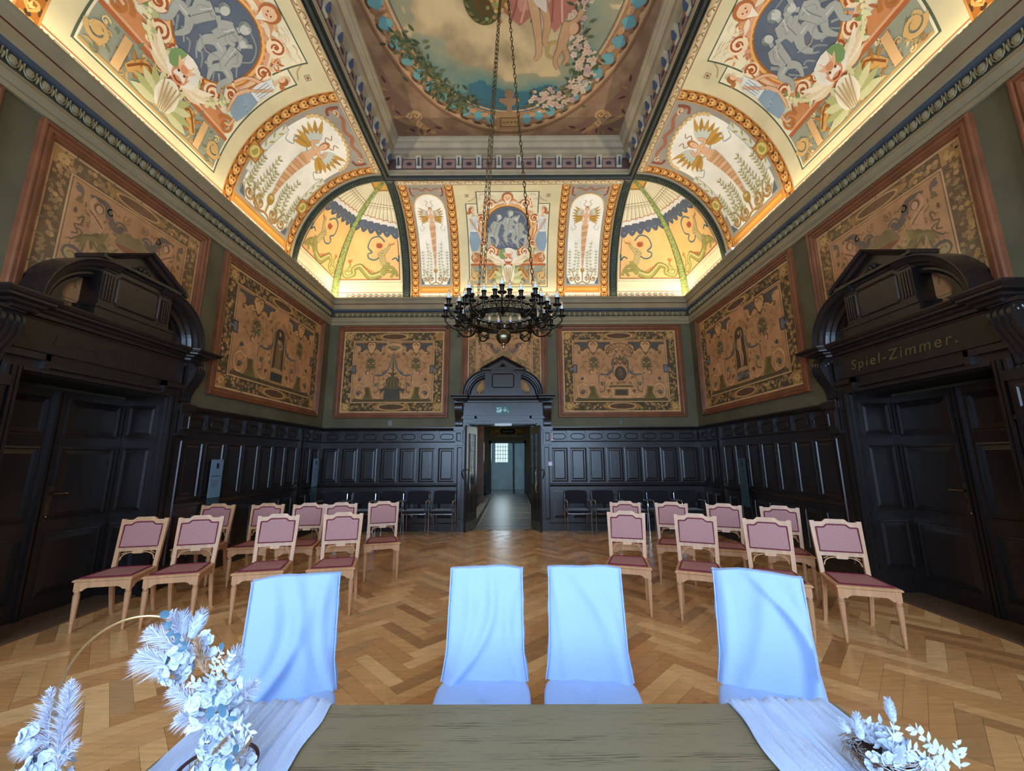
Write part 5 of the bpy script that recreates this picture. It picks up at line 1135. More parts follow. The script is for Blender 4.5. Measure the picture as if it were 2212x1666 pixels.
        for sg in (-1, 1):
            c.stroke([q(0, .60), q(sg * .14, .70), q(sg * .22, .62), q(sg * .16, .54)], .035 * s, BRN, 7, .6, 1); c.spiral(*q(sg * .13, .62), .055 * s, 1, sg * 1.3, .024 * s, '33342a', 8); c.stroke([q(sg * .20, .62), q(sg * .20, .48), q(sg * .06, .34), q(0, .28)], .02 * s, '6c5434', 7.4)
            for k in range(6): c.spiral(*q(sg * (.30 + .03 * (k % 2)), .38 + k * .035), .035 * s, k, sg * 1.1, .012 * s, '7c4c3c', 7.6)
            c.leaf(*q(0, .66), pi / 2 + sg * .8, .18 * s, .04 * s, '44482e', 8); c.spiral(*q(sg * .08, .29), .04 * s, 0, sg * 1.2, .016 * s, BRN, 8)
        c.ell(*q(0, .45), .14 * s, .18 * s, '2e2c28', 9, n=24); c.ell(*q(.01, .455), .10 * s, .14 * s, '4c463e', 9.6, n=20); c.stroke([q(-.02, .52), q(.02, .47), q(-.01, .42)], .04 * s, '6c6458', 10); c.leaf(*q(0, .68), pi / 2, .12 * s, .05 * s, '44482e', 8)
        c.poly([q(-.24, .05), q(.24, .05), q(.27, .12), q(.24, .22), q(-.24, .22), q(-.27, .12)], TAN2, 8); c.rect(q(-.18, 0)[0], q(.18, 0)[0], q(0, .08)[1], q(0, .19)[1], BRN, 8.6); c.rect(q(-.16, 0)[0], q(.16, 0)[0], q(0, .09)[1], q(0, .18)[1], OC, 9); c.rect(q(-.15, 0)[0], q(.15, 0)[0], q(0, .095)[1], q(0, .175)[1], '26383c', 9.5); c.poly([q(-.34, .22), q(.34, .22), q(.30, .25), q(-.30, .25)], '5a5438', 7.6)
        R0, R1_ = .20 * s, .34 * s; Yc = q(0, .80)[1]
        c.ring(cx, Yc, R1_, R1_ * .72, .022 * s, BRN, 8, 30, 0, pi); c.ring(cx, Yc, R0, R0 * .72, .018 * s, BRN, 8, 24, 0, pi); c.ring(cx, Yc, (R0 + R1_) / 2, (R0 + R1_) / 2 * .72, .010 * s, BRN, 8, 24, 0, pi)
        for k in range(11): a = pi * k / 10; c.stroke([(cx + R0 * cos(a), Yc + R0 * .72 * sin(a)), (cx + R1_ * cos(a), Yc + R1_ * .72 * sin(a))], .012 * s, BRN, 8, sm=0)
        for sg in (-1, 1): c.stroke([q(0, .88), q(sg * .1, .78), q(sg * .28, .73), q(sg * .34, .80)], .016 * s, '6c4c38', 7.6); c.spiral(*q(sg * .10, .83), .04 * s, 0, sg * 1.2, .018 * s, '4c4c34', 8)
    elif kind == 'niche' or kind == 'niche2':
        P = [q(-.19, .22), q(.19, .22), q(.16, .68)] + [q(.16 * cos(pi * k / 10), .68 + .09 * sin(pi * k / 10)) for k in range(1, 10)] + [q(-.16, .68)]
        c.poly([(cx + (x - cx) * 1.25, y + (.012 * s if y > q(0, .3)[1] else 0)) for x, y in P], 'b08850', 7.6); c.poly(P, '35322a', 8.2)
        sk = 'c8986c' if kind == 'niche' else '8c7048'
        if kind == 'niche':
            c.limb([q(-.01, .62), q(.0, .52), q(-.01, .46)], .11 * s, sk, 9, '5c3c28', 1.1, .9); c.limb([q(-.03, .46), q(-.01, .35), q(-.02, .24)], .06 * s, sk, 9, '5c3c28', 1, .5); c.limb([q(.03, .46), q(.06, .36), q(.03, .25)], .055 * s, sk, 8.8, '5c3c28', 1, .5); c.limb([q(.04, .61), q(.09, .66), q(.07, .72)], .035 * s, sk, 9.4, '5c3c28'); c.limb([q(-.06, .61), q(-.10, .54), q(-.08, .47)], .035 * s, sk, 9.4, '5c3c28')
        else:
            c.poly([q(-.09, .62), q(.08, .62), q(.10, .45), q(.13, .23), q(-.12, .23), q(-.10, .45)], '7c6640', 9)
            for k in range(7): c.stroke([q(-.06 + k * .02, .56), q(-.09 + k * .03, .25)], .012 * s, ('4c3e28', 'a08858')[k % 2], 9.6, sm=0)
            c.limb([q(.06, .60), q(.10, .52), q(.0, .50)], .035 * s, 'b89468', 10, '4c3424'); c.ell(*q(-.01, .585), .05 * s, .04 * s, 'b89868', 9.8, n=12)
        c.ell(*q(.0, .70), .045 * s, .055 * s, '5a3e2c', 9, n=12); c.ell(*q(-.005, .695), .03 * s, .042 * s, 'c89c74', 9.6, n=12)
        c.rect(q(-.24, 0)[0], q(.24, 0)[0], q(0, .04)[1], q(0, .20)[1], 'b08850', 8.6, 2); c.rect(q(-.20, 0)[0], q(.20, 0)[0], q(0, .065)[1], q(0, .175)[1], '1e2a2e', 9.2); c.poly([q(-.20, .20), q(.20, .20), q(.14, .235), q(-.14, .235)], 'b49468', 9)
        for sg in (-1, 1):
            c.stroke([q(sg * .05, .86), q(sg * .20, .80), q(sg * .30, .72)], .05 * s, OC, 7.8, .7, .9)
            for k in range(4): c.stroke([q(sg * (.08 + k * .06), .84 - k * .03), q(sg * (.10 + k * .06), .78 - k * .03)], .01 * s, BRN, 8.4, sm=0)
            c.spiral(*q(sg * .30, .70), .04 * s, 0, sg * 1.2, .016 * s, BRN, 8.6); c.stroke([q(sg * .26, .68), q(sg * .24, .45), q(sg * .25, .24)], .016 * s, '7c6038', 8)
def hanging(name, x0, x1, z0, z1, Tm, kind, label, word=None, group=None):
    """frame outer edges x0..x1, z0..z1 in the wall's own axes; Tm: (location, rotation)"""
    cxm, w_, h_ = (x0 + x1) / 2, x1 - x0, z1 - z0; root = empty(name, label=label, cat='painting', group=group)
    root.matrix_world = Tm @ Tt((cxm, 0, z0)); fw = .13
    f = MB(); f.frame(-w_ / 2, w_ / 2, 0, h_, [(0, 0), (0, .05), (.015, .06), (.03, .06), (.04, .045), (.06, .055), (.085, .05), (.095, .035), (.12, .035), (.13, .018), (.13, 0)], False)
    f.build('frame', FRAMEW, root)
    W_, H_ = w_ - 2 * fw, h_ - 2 * fw; c = Cv(lambda x, y, h: (-W_ / 2 + x, -.006 - h, fw + y), .0008)
    hanging_design(c, W_, H_, kind)
    c.build('painted_cloth', CLOTHP, root)
    if word:
        S = min(W_ / 2 - .27, (H_ - .55) * .62)
        text_mesh('plaque_lettering', word, .16, mat('plaque_letter_paint', (150, 148, 130), .8, noise_s=5) if word == 'NEPTVN' else mat('dim_plaque_letter_paint', (62, 70, 74), .8, noise_s=5), root, (0, -.0155, fw + .275 * H_ / 2.05 + (H_ - .55) * .085), (.72, 1, 1))
    return root
Z0, Z1 = 2.525, 4.774
TB = Tt((0, D, 0)); TL_ = Tt((XL, 0, 0)) @ Rz(pi / 2); TR_ = Tt((XR, 0, 0)) @ Rz(-pi / 2)
hanging('framed_painting', -4.213, -1.526, Z0, Z1, TB, 'vase', 'wide framed hanging with a vase on a dark pedestal, left of the far doorway')
hanging('framed_painting', 1.073, 4.077, Z0, Z1, TB, 'medal', 'wide framed hanging with a dark oval and lattice arch, right of the far doorway')
hanging('framed_painting', CX - .985, CX + 1.04, Z0 + .3, Z1 - .02, TB, 'tall', 'framed hanging half hidden by the gable of the far doorway')
hanging('framed_painting', 5.66, 8.93, Z0, Z1, TL_, 'niche2', 'framed hanging on the left wall with a robed woman in a niche', 'JUNO')
hanging('framed_painting', -8.93, -5.66, Z0, Z1, TR_, 'niche', 'framed hanging on the right wall with a nude man in a niche lettered NEPTVN', 'NEPTVN')
hanging('framed_painting', 3.215, 5.32, Z0 + .3, Z1, TL_, 'tall', 'framed hanging above the left portal, its foot behind the gable')
hanging('framed_painting', -5.32, -3.215, Z0 + .3, Z1, TR_, 'tall', 'framed hanging above the right portal, its foot behind the gable')
hanging('framed_painting', -.2, 2.92, Z0, Z1, TL_, 'vase', 'framed hanging whose edge shows at the left border of the picture')
hanging('framed_painting', -2.92, .2, Z0, Z1, TR_, 'medal', 'framed hanging whose edge shows at the right border of the picture')
# ---------------------------------------------------------------- small things on the far wall
def at(u, v, Y):
    """point at depth Y seen at photo pixel u, v"""
    a, b = (u - 1106) / F, (v - 833) / F; c, s = cos(ROLL), sin(ROLL); a, b = a * c + b * s, -a * s + b * c
    y = cos(PITCH) + b * sin(PITCH); z = sin(PITCH) - b * cos(PITCH)
    x, y = a * cos(YAW) + y * sin(YAW), -a * sin(YAW) + y * cos(YAW)
    return Vector((x * Y / y, Y, CAMZ + z * Y / y))
SIGNG = mat('exit_sign_green', (26, 110, 96), .4, noise_s=5, noise_a=.04); SIGNW = mat('sign_white', (196, 222, 226), .4, noise_s=5, noise_a=.03)
ex = empty('exit_sign', (CX - .01, D - .078, 2.70), 0, 'small green exit sign with running figure and arrow on the frieze above the open doorway', 'exit sign')
m = MB(); m.box(-.165, .165, -.012, 0, -.08, .08); m.build('sign_plate', SIGNG, ex)
m = MB(); m.prism([(-.14, -.06), (-.05, -.06), (-.02, -.03), (-.02, .02), (-.05, .03), (-.08, .0), (-.14, -.01)], -.0135, -.012); m.prism([(-.14, .055), (-.07, .055), (-.09, .02), (-.14, .01)], -.0135, -.012)
m.lathe([(0, -.001), (.016, -.001), (.016, .001), (0, .001)], Tt((-.045, -.013, .05)) @ Rx(pi / 2), 10)
m.prism([(.045, .06), (.062, .06), (.062, -.005), (.095, .015), (.105, .0), (.055, -.05), (.005, .0), (.015, .015), (.045, -.005)], -.0135, -.012); m.prism([(.11, -.06), (.14, -.06), (.14, -.02), (.125, -.02)], -.0135, -.012)
m.build('pictogram', SIGNW, ex)
for (x, lab) in ((-2.886, 'pale oval wall cap under the left far hanging'), (2.539, 'olive oval wall cap under the right far hanging')):
    m = MB(); m.lathe([(0, .012), (.055, .010), (.068, .004), (.07, 0)], Rx(pi / 2), 20); o = m.build('wall_cap', mat('pale_cap_paint', (122, 128, 120), .5, noise_s=4) if x < 0 else mat('olive_cap_paint', (96, 100, 84), .5, noise_s=4), smooth=True, loc=(x, D, 2.41)); o.scale = (.85, 1, 1.1); tag(o, lab, 'wall cap')
fs = empty('fire_sign', (.865, D - .05, 2.06), 0, 'small red and white fire sign on the panelling just right of the doorway', 'sign')
m = MB(); m.box(-.055, .055, -.012, 0, -.08, .08); m.build('sign_plate', mat('sign_edge_white', (220, 210, 215), .4, noise_s=3), fs)
m = MB(); m.box(-.047, .047, -.014, -.012, -.072, .072); m.build('sign_face', mat('faded_sign_red', (196, 110, 118), .4, noise_s=3), fs); m = MB(); m.prism([(-.045, -.045), (-.025, -.045), (-.022, 0), (-.045, .005)], -.016, -.014); m.prism([(-.02, -.06), (.04, -.06), (.03, -.035), (0, -.045)], -.016, -.014); m.build('sign_symbol', SIGNW, fs)
ca = empty('alarm_box', (.85, D - .05, 1.47), 0, 'small white alarm call box on the panelling below the fire sign', 'alarm box')
m = MB(); m.box(-.05, .05, -.035, 0, -.055, .05); m.build('housing', mat('grey_pink_plastic', (150, 130, 140), .4, noise_s=3), ca); m = MB(); m.box(-.045, .03, -.045, -.035, -.045, .03); m.build('cover', mat('pale_plastic', (205, 210, 235), .35, noise_s=3), ca)
# frosted glass information plates standing off the panelling
GLP = mat('frosted_blue_glass', (112, 140, 162), .25, noise_s=6, noise_a=.12, spec=.6); GLC = mat('clear_glass_edge', (120, 160, 170), .1, trans=.8, noise_s=2, noise_a=.02)
for (wx, rot, y, zt, hh, lab) in ((XL, pi / 2, 5.95, 1.585, .54, 'frosted glass information plate with a portrait on the left wall, behind the first chairs'), (XL, pi / 2, 8.93, 1.60, .60, 'frosted glass information plate in the far left corner'), (XR, -pi / 2, 7.50, 1.57, .54, 'dim glass information plate on the right wall')):
    r_ = empty('information_plate', (wx + (.10 if wx < 0 else -.10), y, zt), rot, lab, 'information plate')
    m = MB(); m.box(-.12, .12, -.006, 0, -hh - (.10 if y < 6 else .32), -hh); m.build('clear_foot', GLC, r_)
    m = MB(); m.box(-.12, .12, -.006, 0, -hh, 0); m.lathe([(0, -.001), (.028, -.001), (.028, .001), (0, .001)], Tt((.01, -.007, -.08)) @ Rx(pi / 2), 14, 1); m.prism([(-.02, -.13), (.04, -.13), (.03, -.10), (0, -.095)], -.008, -.006, None, 1)
    m.box(-.09, .09, -.008, -.006, -.245, -.235, None, 1)
    for k in range(5): m.box(-.08, .05, -.0075, -.006, -.30 - k * .02, -.296 - k * .02, None, 1)
    m.build('printed_plate', [GLP if wx < 0 else mat('dim_frosted_glass', (60, 78, 84), .3, noise_s=6), mat('dark_print', (30, 36, 44), .6, noise_s=5)], r_)
    for sx in (-.1, .1):
        for z in (-.03, -hh + .03): m = MB(); m.lathe([(.008, 0), (.008, .072)], Tt((sx, .0, z)) @ Rx(-pi / 2), 6); m.build('standoff', CHROME, r_)
# the forgotten white lamp head on the ledge of the right cornice
m = MB(); m.box(-.05, .05, -.12, .12, 0, .05); m.box(-.03, .03, -.08, .08, .05, .06)
tag(m.build('cove_spotlight', mat('white_enamel', (215, 220, 228)), loc=(XR - .10, 7.1, 5.48)), 'small white lamp on top of the right cornice', 'lamp')
# ---------------------------------------------------------------- corridor seen through the doorway
OLV = mat('corridor_olive_wall', (126, 120, 88), .7, noise_s=2, noise_a=.12); TZ = mat('grey_terrazzo', (118, 116, 116), .34, noise_s=60, noise_a=.3, spec=.6)
xa, xb, y0, y1 = -1.36, 1.0, D + TH, 19.0
m = MB(); m.box(xa, xb, D + .12, y1, -.05, 0); m.box(-2.4, 2.0, y1, 22.6, -.05, 0); fl2 = m.build('floor_2', TZ); struct(fl2, 'grey terrazzo corridor floor with dark border strips', 'floor')
m = MB()
for x in (-1.30, -.97, .60, .90): m.box(x, x + .09, y0, y1, 0, .002)
for k in range(8): m.box(-.85, .58, y0 + .15 + k * 1.15, y0 + .19 + k * 1.15, 0, .002, mi=1)
m.box(-.86, .60, y0 + .02, y0 + .10, 0, .002)
for x in (-.87, .565): m.box(x, x + .02, y0, y1, 0, .0021, mi=1)
m.box(-1.2, -.98, y0, y1, 0, .0015, mi=2); m.box(.70, .90, y0, y1, 0, .0015, mi=2)
m.build('terrazzo_inlay', [mat('dark_terrazzo_strip', (52, 50, 50), .3, noise_s=30), mat('white_terrazzo_strip', (190, 188, 180), .3, noise_s=20), mat('speckled_terrazzo', (150, 146, 138), .3, noise_s=90, noise_a=.6)], fl2)
w = MB(); w.box(xa - .1, xa, y0, y1, 0, 3.6); w.box(xb, xb + .1, y0, 11.4, 0, 3.6); w.box(xb, xb + .1, 13.2, y1, 0, 3.6); w.box(xb, xb + .1, 11.4, 13.2, 0, 1.0); w.box(xb, xb + .1, 11.4, 13.2, 2.7, 3.6); w.box(xa, -1.13, y1, y1 + .2, 0, 3.6); w.box(.62, xb + .1, y1, y1 + .2, 0, 3.6); w.box(-1.13, .62, y1, y1 + .2, 2.42, 3.6); w.box(xa - .1, CX - HO, y0, y0 + .02, 0, 3.6); w.box(CX + HO, xb + .1, y0, y0 + .02, 0, 3.6); w.box(CX - HO, CX + HO, y0, y0 + .02, 2.45, 3.6)
struct(w.build('wall_corridor', OLV), 'olive walls of the corridor beyond the doorway', 'wall')
w = MB(); w.box(xa - .1, xb + .1, y0, y1 + .2, 3.6, 3.7); w.box(-2.5, 2.1, y1 + .2, 22.7, 3.2, 3.3); struct(w.build('ceiling_corridor', mat('corridor_white_plaster', (205, 202, 190), .8, noise_s=3)), 'white corridor ceiling', 'ceiling')
w = MB(); w.box(-1.13, -1.03, y1 - .06, y1 + .2, 0, 2.42); w.box(.52, .62, y1 - .06, y1 + .2, 0, 2.42); w.box(-1.13, .62, y1 - .06, y1 + .2, 2.30, 2.42)
w.box(-.02, .07, y1 + .15, y1 + .22, 0, 2.30); w.box(xa, -1.13, y1 - .04, y1, 0, .95); w.box(.62, xb, y1 - .04, y1, 0, .95); w.box(xa, xa + .04, y0 + .02, y1, 0, .35, )
struct(w.build('door_4', mat('corridor_dark_door_frame', (36, 32, 34), .4, noise_s=6)), 'dark framed glass door at the end of the corridor', 'door')
w = MB(); w.box(-2.5, -2.4, y1 + .2, 22.6, 0, 3.2); w.box(2.0, 2.1, y1 + .2, 22.6, 0, 3.2); w.box(-2.4, -.95, 21.5, 21.6, 0, 3.2); w.box(-.28, 2.0, 21.5, 21.6, 0, 3.2); w.box(-.95, -.28, 21.5, 21.6, 0, 1.40); w.box(-.95, -.28, 21.5, 21.6, 2.42, 3.2)
struct(w.build('wall_hall_end', mat('pale_green_hall_wall', (168, 188, 178), .7, noise_s=2)), 'pale green walls of the room beyond the corridor', 'wall')
SKYM = mat('bright_window_sky', (214, 238, 240), emit=1.0, noise_s=1.2, noise_a=.2)
for i, (bx, bars, lab) in enumerate((((-.95, -.28, 21.62, 21.63, 1.40, 2.42), 'y', 'small barred window at the far end beyond the corridor'), ((1.12, 1.13, 11.4, 13.2, 1.0, 2.7), 'x', 'corridor side window mirrored in the open glazed leaf'))):
    m = MB(); m.box(*bx); wn = m.build('window_%d' % (4 + i), SKYM); struct(wn, lab, 'window')
    g = MB(); xa_, xb_, ya_, yb_, za_, zb_ = bx
    for k in range(1, 5):
        t = k / 5
        if bars == 'y': g.box(xa_ + (xb_ - xa_) * t - .01, xa_ + (xb_ - xa_) * t + .01, ya_ - .06, ya_ - .04, za_, zb_)
        else: g.box(xa_ - .06, xa_ - .04, ya_ + (yb_ - ya_) * t - .02, ya_ + (yb_ - ya_) * t + .02, za_, zb_)
        z = za_ + (zb_ - za_) * t; g.box(xa_ - (.06 if bars == 'x' else 0), xb_ - (.05 if bars == 'x' else 0), ya_ - (.06 if bars == 'y' else 0), yb_ - (.05 if bars == 'y' else 0), z - .01, z + .01)
    g.build('window_bars', mat('dark_green_window_bars', (40, 70, 70), .5, noise_s=4), wn)
area('hall_daylight', (-.6, 21.4, 2.0), (radians(-90), 0, 0), .7, 1.0, 12, (.7, .88, 1))
area('corridor_window_daylight', (1.05, 12.3, 1.9), (0, radians(90), 0), 1.6, 1.7, 14, (.9, 1, .95))
sb = empty('corridor_sign_board', (-.25, y1 - .02, 2.86), 0, 'ornamental painted name board above the door at the end of the corridor', 'sign board')
m = MB(); m.frame(-.88, .88, -.24, .24, [(0, 0), (0, .05), (.04, .05), (.05, .01)], False); m.build('frame', WOOD, sb)
c = Cv(lambda x, y, h: (x, -.012 - h, y), .001); c.rect(-.84, .84, -.2, .2, 'a8854c', 0); c.box(-.8, .8, -.17, .17, .015, '6c4c24', 1); c.mir = 0
for (u, v, a) in ((.5, .09, 0), (.5, -.09, 3), (.68, .09, 1), (.68, -.09, 2)): c.spiral(u, v, .06, a, 1.3, .022, '6a4a20', 1)
for k in range(6): c.leaf(.42 + k * .05, 0, k, .1, .035, 'c8a870', 1.4)
c.mir = None; c.poly([(-.30, -.12), (.30, -.12), (.36, 0), (.30, .12), (-.30, .12), (-.36, 0)], '1c2a26', 2); c.build('painted_board', CLOTHP, sb)
text_mesh('board_lettering', 'lag-Bücher', .13, mat('ivory_lettering', (190, 188, 168), .6), sb, (0, -.017, -.04), (.9, 1, 1))
m = MB(); m.box(-.15, .15, -.15, .15, 0, .25); m.box(-.12, .12, -.12, .12, .25, 3.3); m.box(-.15, .15, -.15, .15, 3.3, 3.6)
struct(m.build('trim_8', mat('red_brown_marbled_pillar', (84, 58, 44), .35, noise_s=5, noise_a=.5), loc=(xa + .14, 15.2, 0)), 'red brown marbled pilaster on the left side of the corridor', 'pilaster')
# ---------------------------------------------------------------- wooden chairs with cane panels
def cane_mat():
    m = bpy.data.materials.new('rose_cane_weave'); m.use_nodes = True; nt = m.node_tree; b = nt.nodes['Principled BSDF']; b.inputs['Roughness'].default_value = .55
    tc = nt.nodes.new('ShaderNodeTexCoord'); sx = nt.nodes.new('ShaderNodeSeparateXYZ'); nt.links.new(tc.outputs['Object'], sx.inputs[0])
    def mth(op, a, v=None):
        n = nt.nodes.new('ShaderNodeMath'); n.operation = op
        if hasattr(a, 'links') or not isinstance(a, (int, float)): nt.links.new(a, n.inputs[0])
        else: n.inputs[0].default_value = a
        if v is not None:
            if isinstance(v, (int, float)): n.inputs[1].default_value = v
            else: nt.links.new(v, n.inputs[1])
        return n.outputs[0]
    k = 2 * pi / .0150
    yz = mth('ADD', sx.outputs['Y'], sx.outputs['Z'])
    s = mth('MULTIPLY', mth('ADD', mth('SINE', mth('MULTIPLY', sx.outputs['X'], k)), 1.0), mth('ADD', mth('SINE', mth('MULTIPLY', yz, k)), 1.0))
    r = nt.nodes.new('ShaderNodeValToRGB'); nt.links.new(mth('MULTIPLY', s, .25), r.inputs[0]); e = r.color_ramp.elements
    e[0].position = .35; e[0].color = (*lin((186, 132, 124)), 1); e[1].position = .62; e[1].color = (*lin((138, 78, 82)), 1)
    nt.links.new(r.outputs[0], b.inputs['Base Color']); return m
CANE = cane_mat(); BURG = mat('burgundy_edging', (118, 28, 52), .6, noise_s=20, noise_a=.2); OAK = mat('honey_oak', (204, 152, 108), .36, noise_s=7, noise_a=.14, bump=.05, bscale=60, stretch=(4, 4, .6), spec=.55); STUD = mat('bright_stud', (215, 205, 190), .25, metal=1, noise_s=9, noise_a=.05)
def crest(x, w2=.205, z0=.945, up=.028):
    a = abs(x)
    if a < .075: return z0 + up
    if a < .115: t = (a - .075) / .04; return z0 + up * (1 - (1 - cos(t * pi)) / 2) if t < 1 else z0
    return z0
def make_chair():
    r = empty('wooden_chair')
    lean = .155                                    # tilt of the back, rear face moves back with height
    def by(z): return .205 + (z - .44) * lean
    s = MB(); out = [(-.235, -.235), (.235, -.235), (.20, .215), (-.20, .215)]
    def ringz(k, z): return [(x * (1 + k / .235), y * (1 + k / .235), z) for x, y in out]
    R = [ringz(-.006, .445), ringz(.004, .450), ringz(.006, .458), ringz(.0, .466), ringz(-.006, .470), ringz(-.034, .472)]
    v = sum(R, []); s.add(v, [(k * 4 + c, k * 4 + (c + 1) % 4, (k + 1) * 4 + (c + 1) % 4, (k + 1) * 4 + c) for k in range(5) for c in range(4)] + [(0, 1, 2, 3), (20, 21, 22, 23)])
    def apron(p, q):
        p, q = Vector((*p, 0)), Vector((*q, 0)); L_ = (q - p).length; T = Tt(p) @ Matrix.Rotation(math.atan2((q - p).y, (q - p).x), 4, 'Z')
        P = [(0, .447), (L_, .447), (L_, .365), (L_ - .055, .365), (L_ - .06, .372), (L_ - .075, .385), (L_ - .10, .392), (.10, .392), (.075, .385), (.06, .372), (.055, .365), (0, .365)]; s.prism(P, -.011, .011, T)
    apron((-.215, -.212), (.215, -.212)); apron((-.212, -.212), (-.185, .20)); apron((.212, -.212), (.185, .20)); apron((-.185, .198), (.185, .198))
    s.build('seat_frame', OAK, r)
    s = MB(); Q = [(-.196, -.198), (.196, -.198), (.166, .178), (-.166, .178)]
    s.add([(x, y, .4725) for x, y in Q] + [(x, y, .478) for x, y in Q], [(0, 1, 5, 4), (1, 2, 6, 5), (2, 3, 7, 6), (3, 0, 4, 7), (4, 5, 6, 7)]); st = s.build('seat', CANE, r)
    s = MB()
    for (p, q) in zip(Q, Q[1:] + Q[:1]): s.tube([(p[0], p[1], .477), (q[0], q[1], .477)], .008, 5)
    s.build('seat_edging', BURG, st)
    for sx in (-1, 1):                              # turned front legs
        l = MB(); l.box(-.022, .022, -.022, .022, .365, .447)
        l.lathe([(.010, 0), (.0125, .004), (.0165, .085), (.0175, .09), (.015, .095), (.0175, .10), (.018, .105), (.026, .315), (.0255, .33), (.019, .335), (.024, .342), (.019, .35), (.026, .357), (.024, .366)], Matrix.Identity(4), 12)
        o = l.build('leg', OAK, r, smooth=True); o.location = (sx * .205, -.205, 0)
        l = MB(); pts = [(sx * .188, .292, 0), (sx * .186, .262, .10), (sx * .185, .228, .25), (sx * .184, .205, .40), (sx * .184, by(.47), .47)]
        pts = cr(pts, 3); v = []
        for i, (x, y, z) in enumerate(pts): h = .0145 + .0045 * min(1, z / .4); v += [(x - h, y - h, z), (x + h, y - h, z), (x + h, y + h, z), (x - h, y + h, z)]
        n = len(pts); l.add(v, [(k * 4 + c, k * 4 + (c + 1) % 4, (k + 1) * 4 + (c + 1) % 4, (k + 1) * 4 + c) for k in range(n - 1) for c in range(4)] + [(0, 1, 2, 3), tuple(4 * (n - 1) + c for c in range(4))])
        l.build('leg', OAK, r)
    TB_ = Tt((0, .205, .44)) @ Matrix.Rotation(-math.atan(lean), 4, 'X') @ Tt((0, 0, -.44)); K = sqrt(1 + lean * lean)
    b = MB()
    for sx in (-1, 1):
        P = [(sx * .166, .44), (sx * .203, .44), (sx * .203, .46), (sx * .218, .955), (sx * .178, .955), (sx * .166, .50)]; b.prism(P, -.019, .013, TB_)
    xs = [-.218 + .436 * i / 40 for i in range(41)]; top = [(x, crest(x)) for x in xs]; low = [(x, crest(x, z0=.895)) for x in xs if abs(x) <= .18]
    b.prism(top + [(.18, .89)] + low[::-1] + [(-.18, .89)], -.020, .014, TB_)
    b.prism([(-.175, .665), (.175, .665), (.175, .625), (.17, .625), (-.17, .625), (-.175, .625)], -.018, .012, TB_)
    b.build('back_frame', OAK, r)
    b = MB(); b.prism([(-.05, .628), (.05, .628), (.05, .608), (.042, .60), (-.042, .60), (-.05, .608)], -.020, .008, TB_)
    for sx in (-1, 1):
        o_ = [(sx * .165, .628), (sx * .05, .628), (sx * .05, .614)] + [(sx * (.05 + .10 * sin(pi / 2 * t / 8)), .555 + .059 * cos(pi / 2 * t / 8)) for t in range(9)] + [(sx * .155, .540), (sx * .168, .535)]
        o2 = [(sx * .158, .55)] + [(sx * (.062 + .09 * sin(pi / 2 * t / 8)), .562 + .058 * cos(pi / 2 * t / 8)) for t in range(8, -1, -1)]
        b.tube([(x, -.004, z) for x, z in o_[2:-1]], .006, 5, TB_); b.tube([(sx * .152, -.002, .60), (sx * .11, -.002, .618)], .005, 4, TB_)
    b.build('arched_bracket', OAK, r)
    b = MB(); P = [(-.176, .668), (.176, .668)] + [(x, z) for x, z in [(q, crest(q, z0=.893)) for q in [.176 - .352 * i / 30 for i in range(31)]]]
    b.prism(P, -.026, .010, TB_); bp = b.build('back_panel', CANE, r)
    b = MB(); b.tube([(x * .985, -.027, z) for x, z in P], .0075, 5, TB_, closed=True); Lp = 0
    for (p, q) in zip(P, P[1:] + P[:1]):
        d = sqrt((q[0] - p[0]) ** 2 + (q[1] - p[1]) ** 2)
        while Lp < d: t = Lp / d; b.lathe([(.0045, 0), (.004, .003), (0, .005)], TB_ @ Tt((p[0] + (q[0] - p[0]) * t, -.033, p[1] + (q[1] - p[1]) * t)) @ Rx(pi / 2), 5, 1); Lp += .07
        Lp -= d
    b.build('studded_edging', [BURG, STUD], bp)
    return r
bpy.context.view_layer.update()
CH = [  # x, y of the middle of the front edge of the seat, turn, which one
    (-3.92, 4.05, 13, 'leftmost of the left front row, nearest the left portal'), (-3.36, 4.16, 16, 'second from the left in the left front row'), (-2.57, 4.25, 13, 'third from the left in the left front row'), (-1.89, 4.37, 12, 'rightmost of the left front row'),
    (-4.12, 5.35, 8, 'leftmost of the left back row, mostly hidden'), (-3.42, 5.38, 9, 'second from the left in the left back row'), (-2.83, 5.40, 10, 'third from the left in the left back row'), (-2.32, 5.47, 19, 'fourth from the left in the left back row'), (-1.76, 5.61, 18, 'of the left back row beside the middle aisle'),
    (1.19, 4.41, -16, 'of the right front row beside the middle aisle'), (1.84, 4.17, -22, 'second from the aisle in the right front row'), (2.42, 3.86, -24, 'third from the aisle in the right front row'), (3.08, 3.71, -18, 'standing free before the right portal, rightmost'),
    (1.52, 5.50, -12, 'of the right back row next to the aisle'), (2.08, 5.39, -19, 'second from the aisle in the right back row'), (2.66, 5.17, -24, 'third from the aisle in the right back row'), (3.22, 4.90, -26, 'rightmost of the right back row')]
ch0 = make_chair()
for i, (x, y, a, lab) in enumerate(CH):
    o = ch0 if i == 0 else copy_tree(ch0); ra = radians(a)
    o.location = (x - .235 * sin(ra), y + .235 * cos(ra), 0.0); o.rotation_euler = (0, 0, ra)
    tag(o, 'oak rose cane chair, ' + lab, 'chair', 'oak cane chairs of the %s block' % ('left' if x < 0 else 'right'))
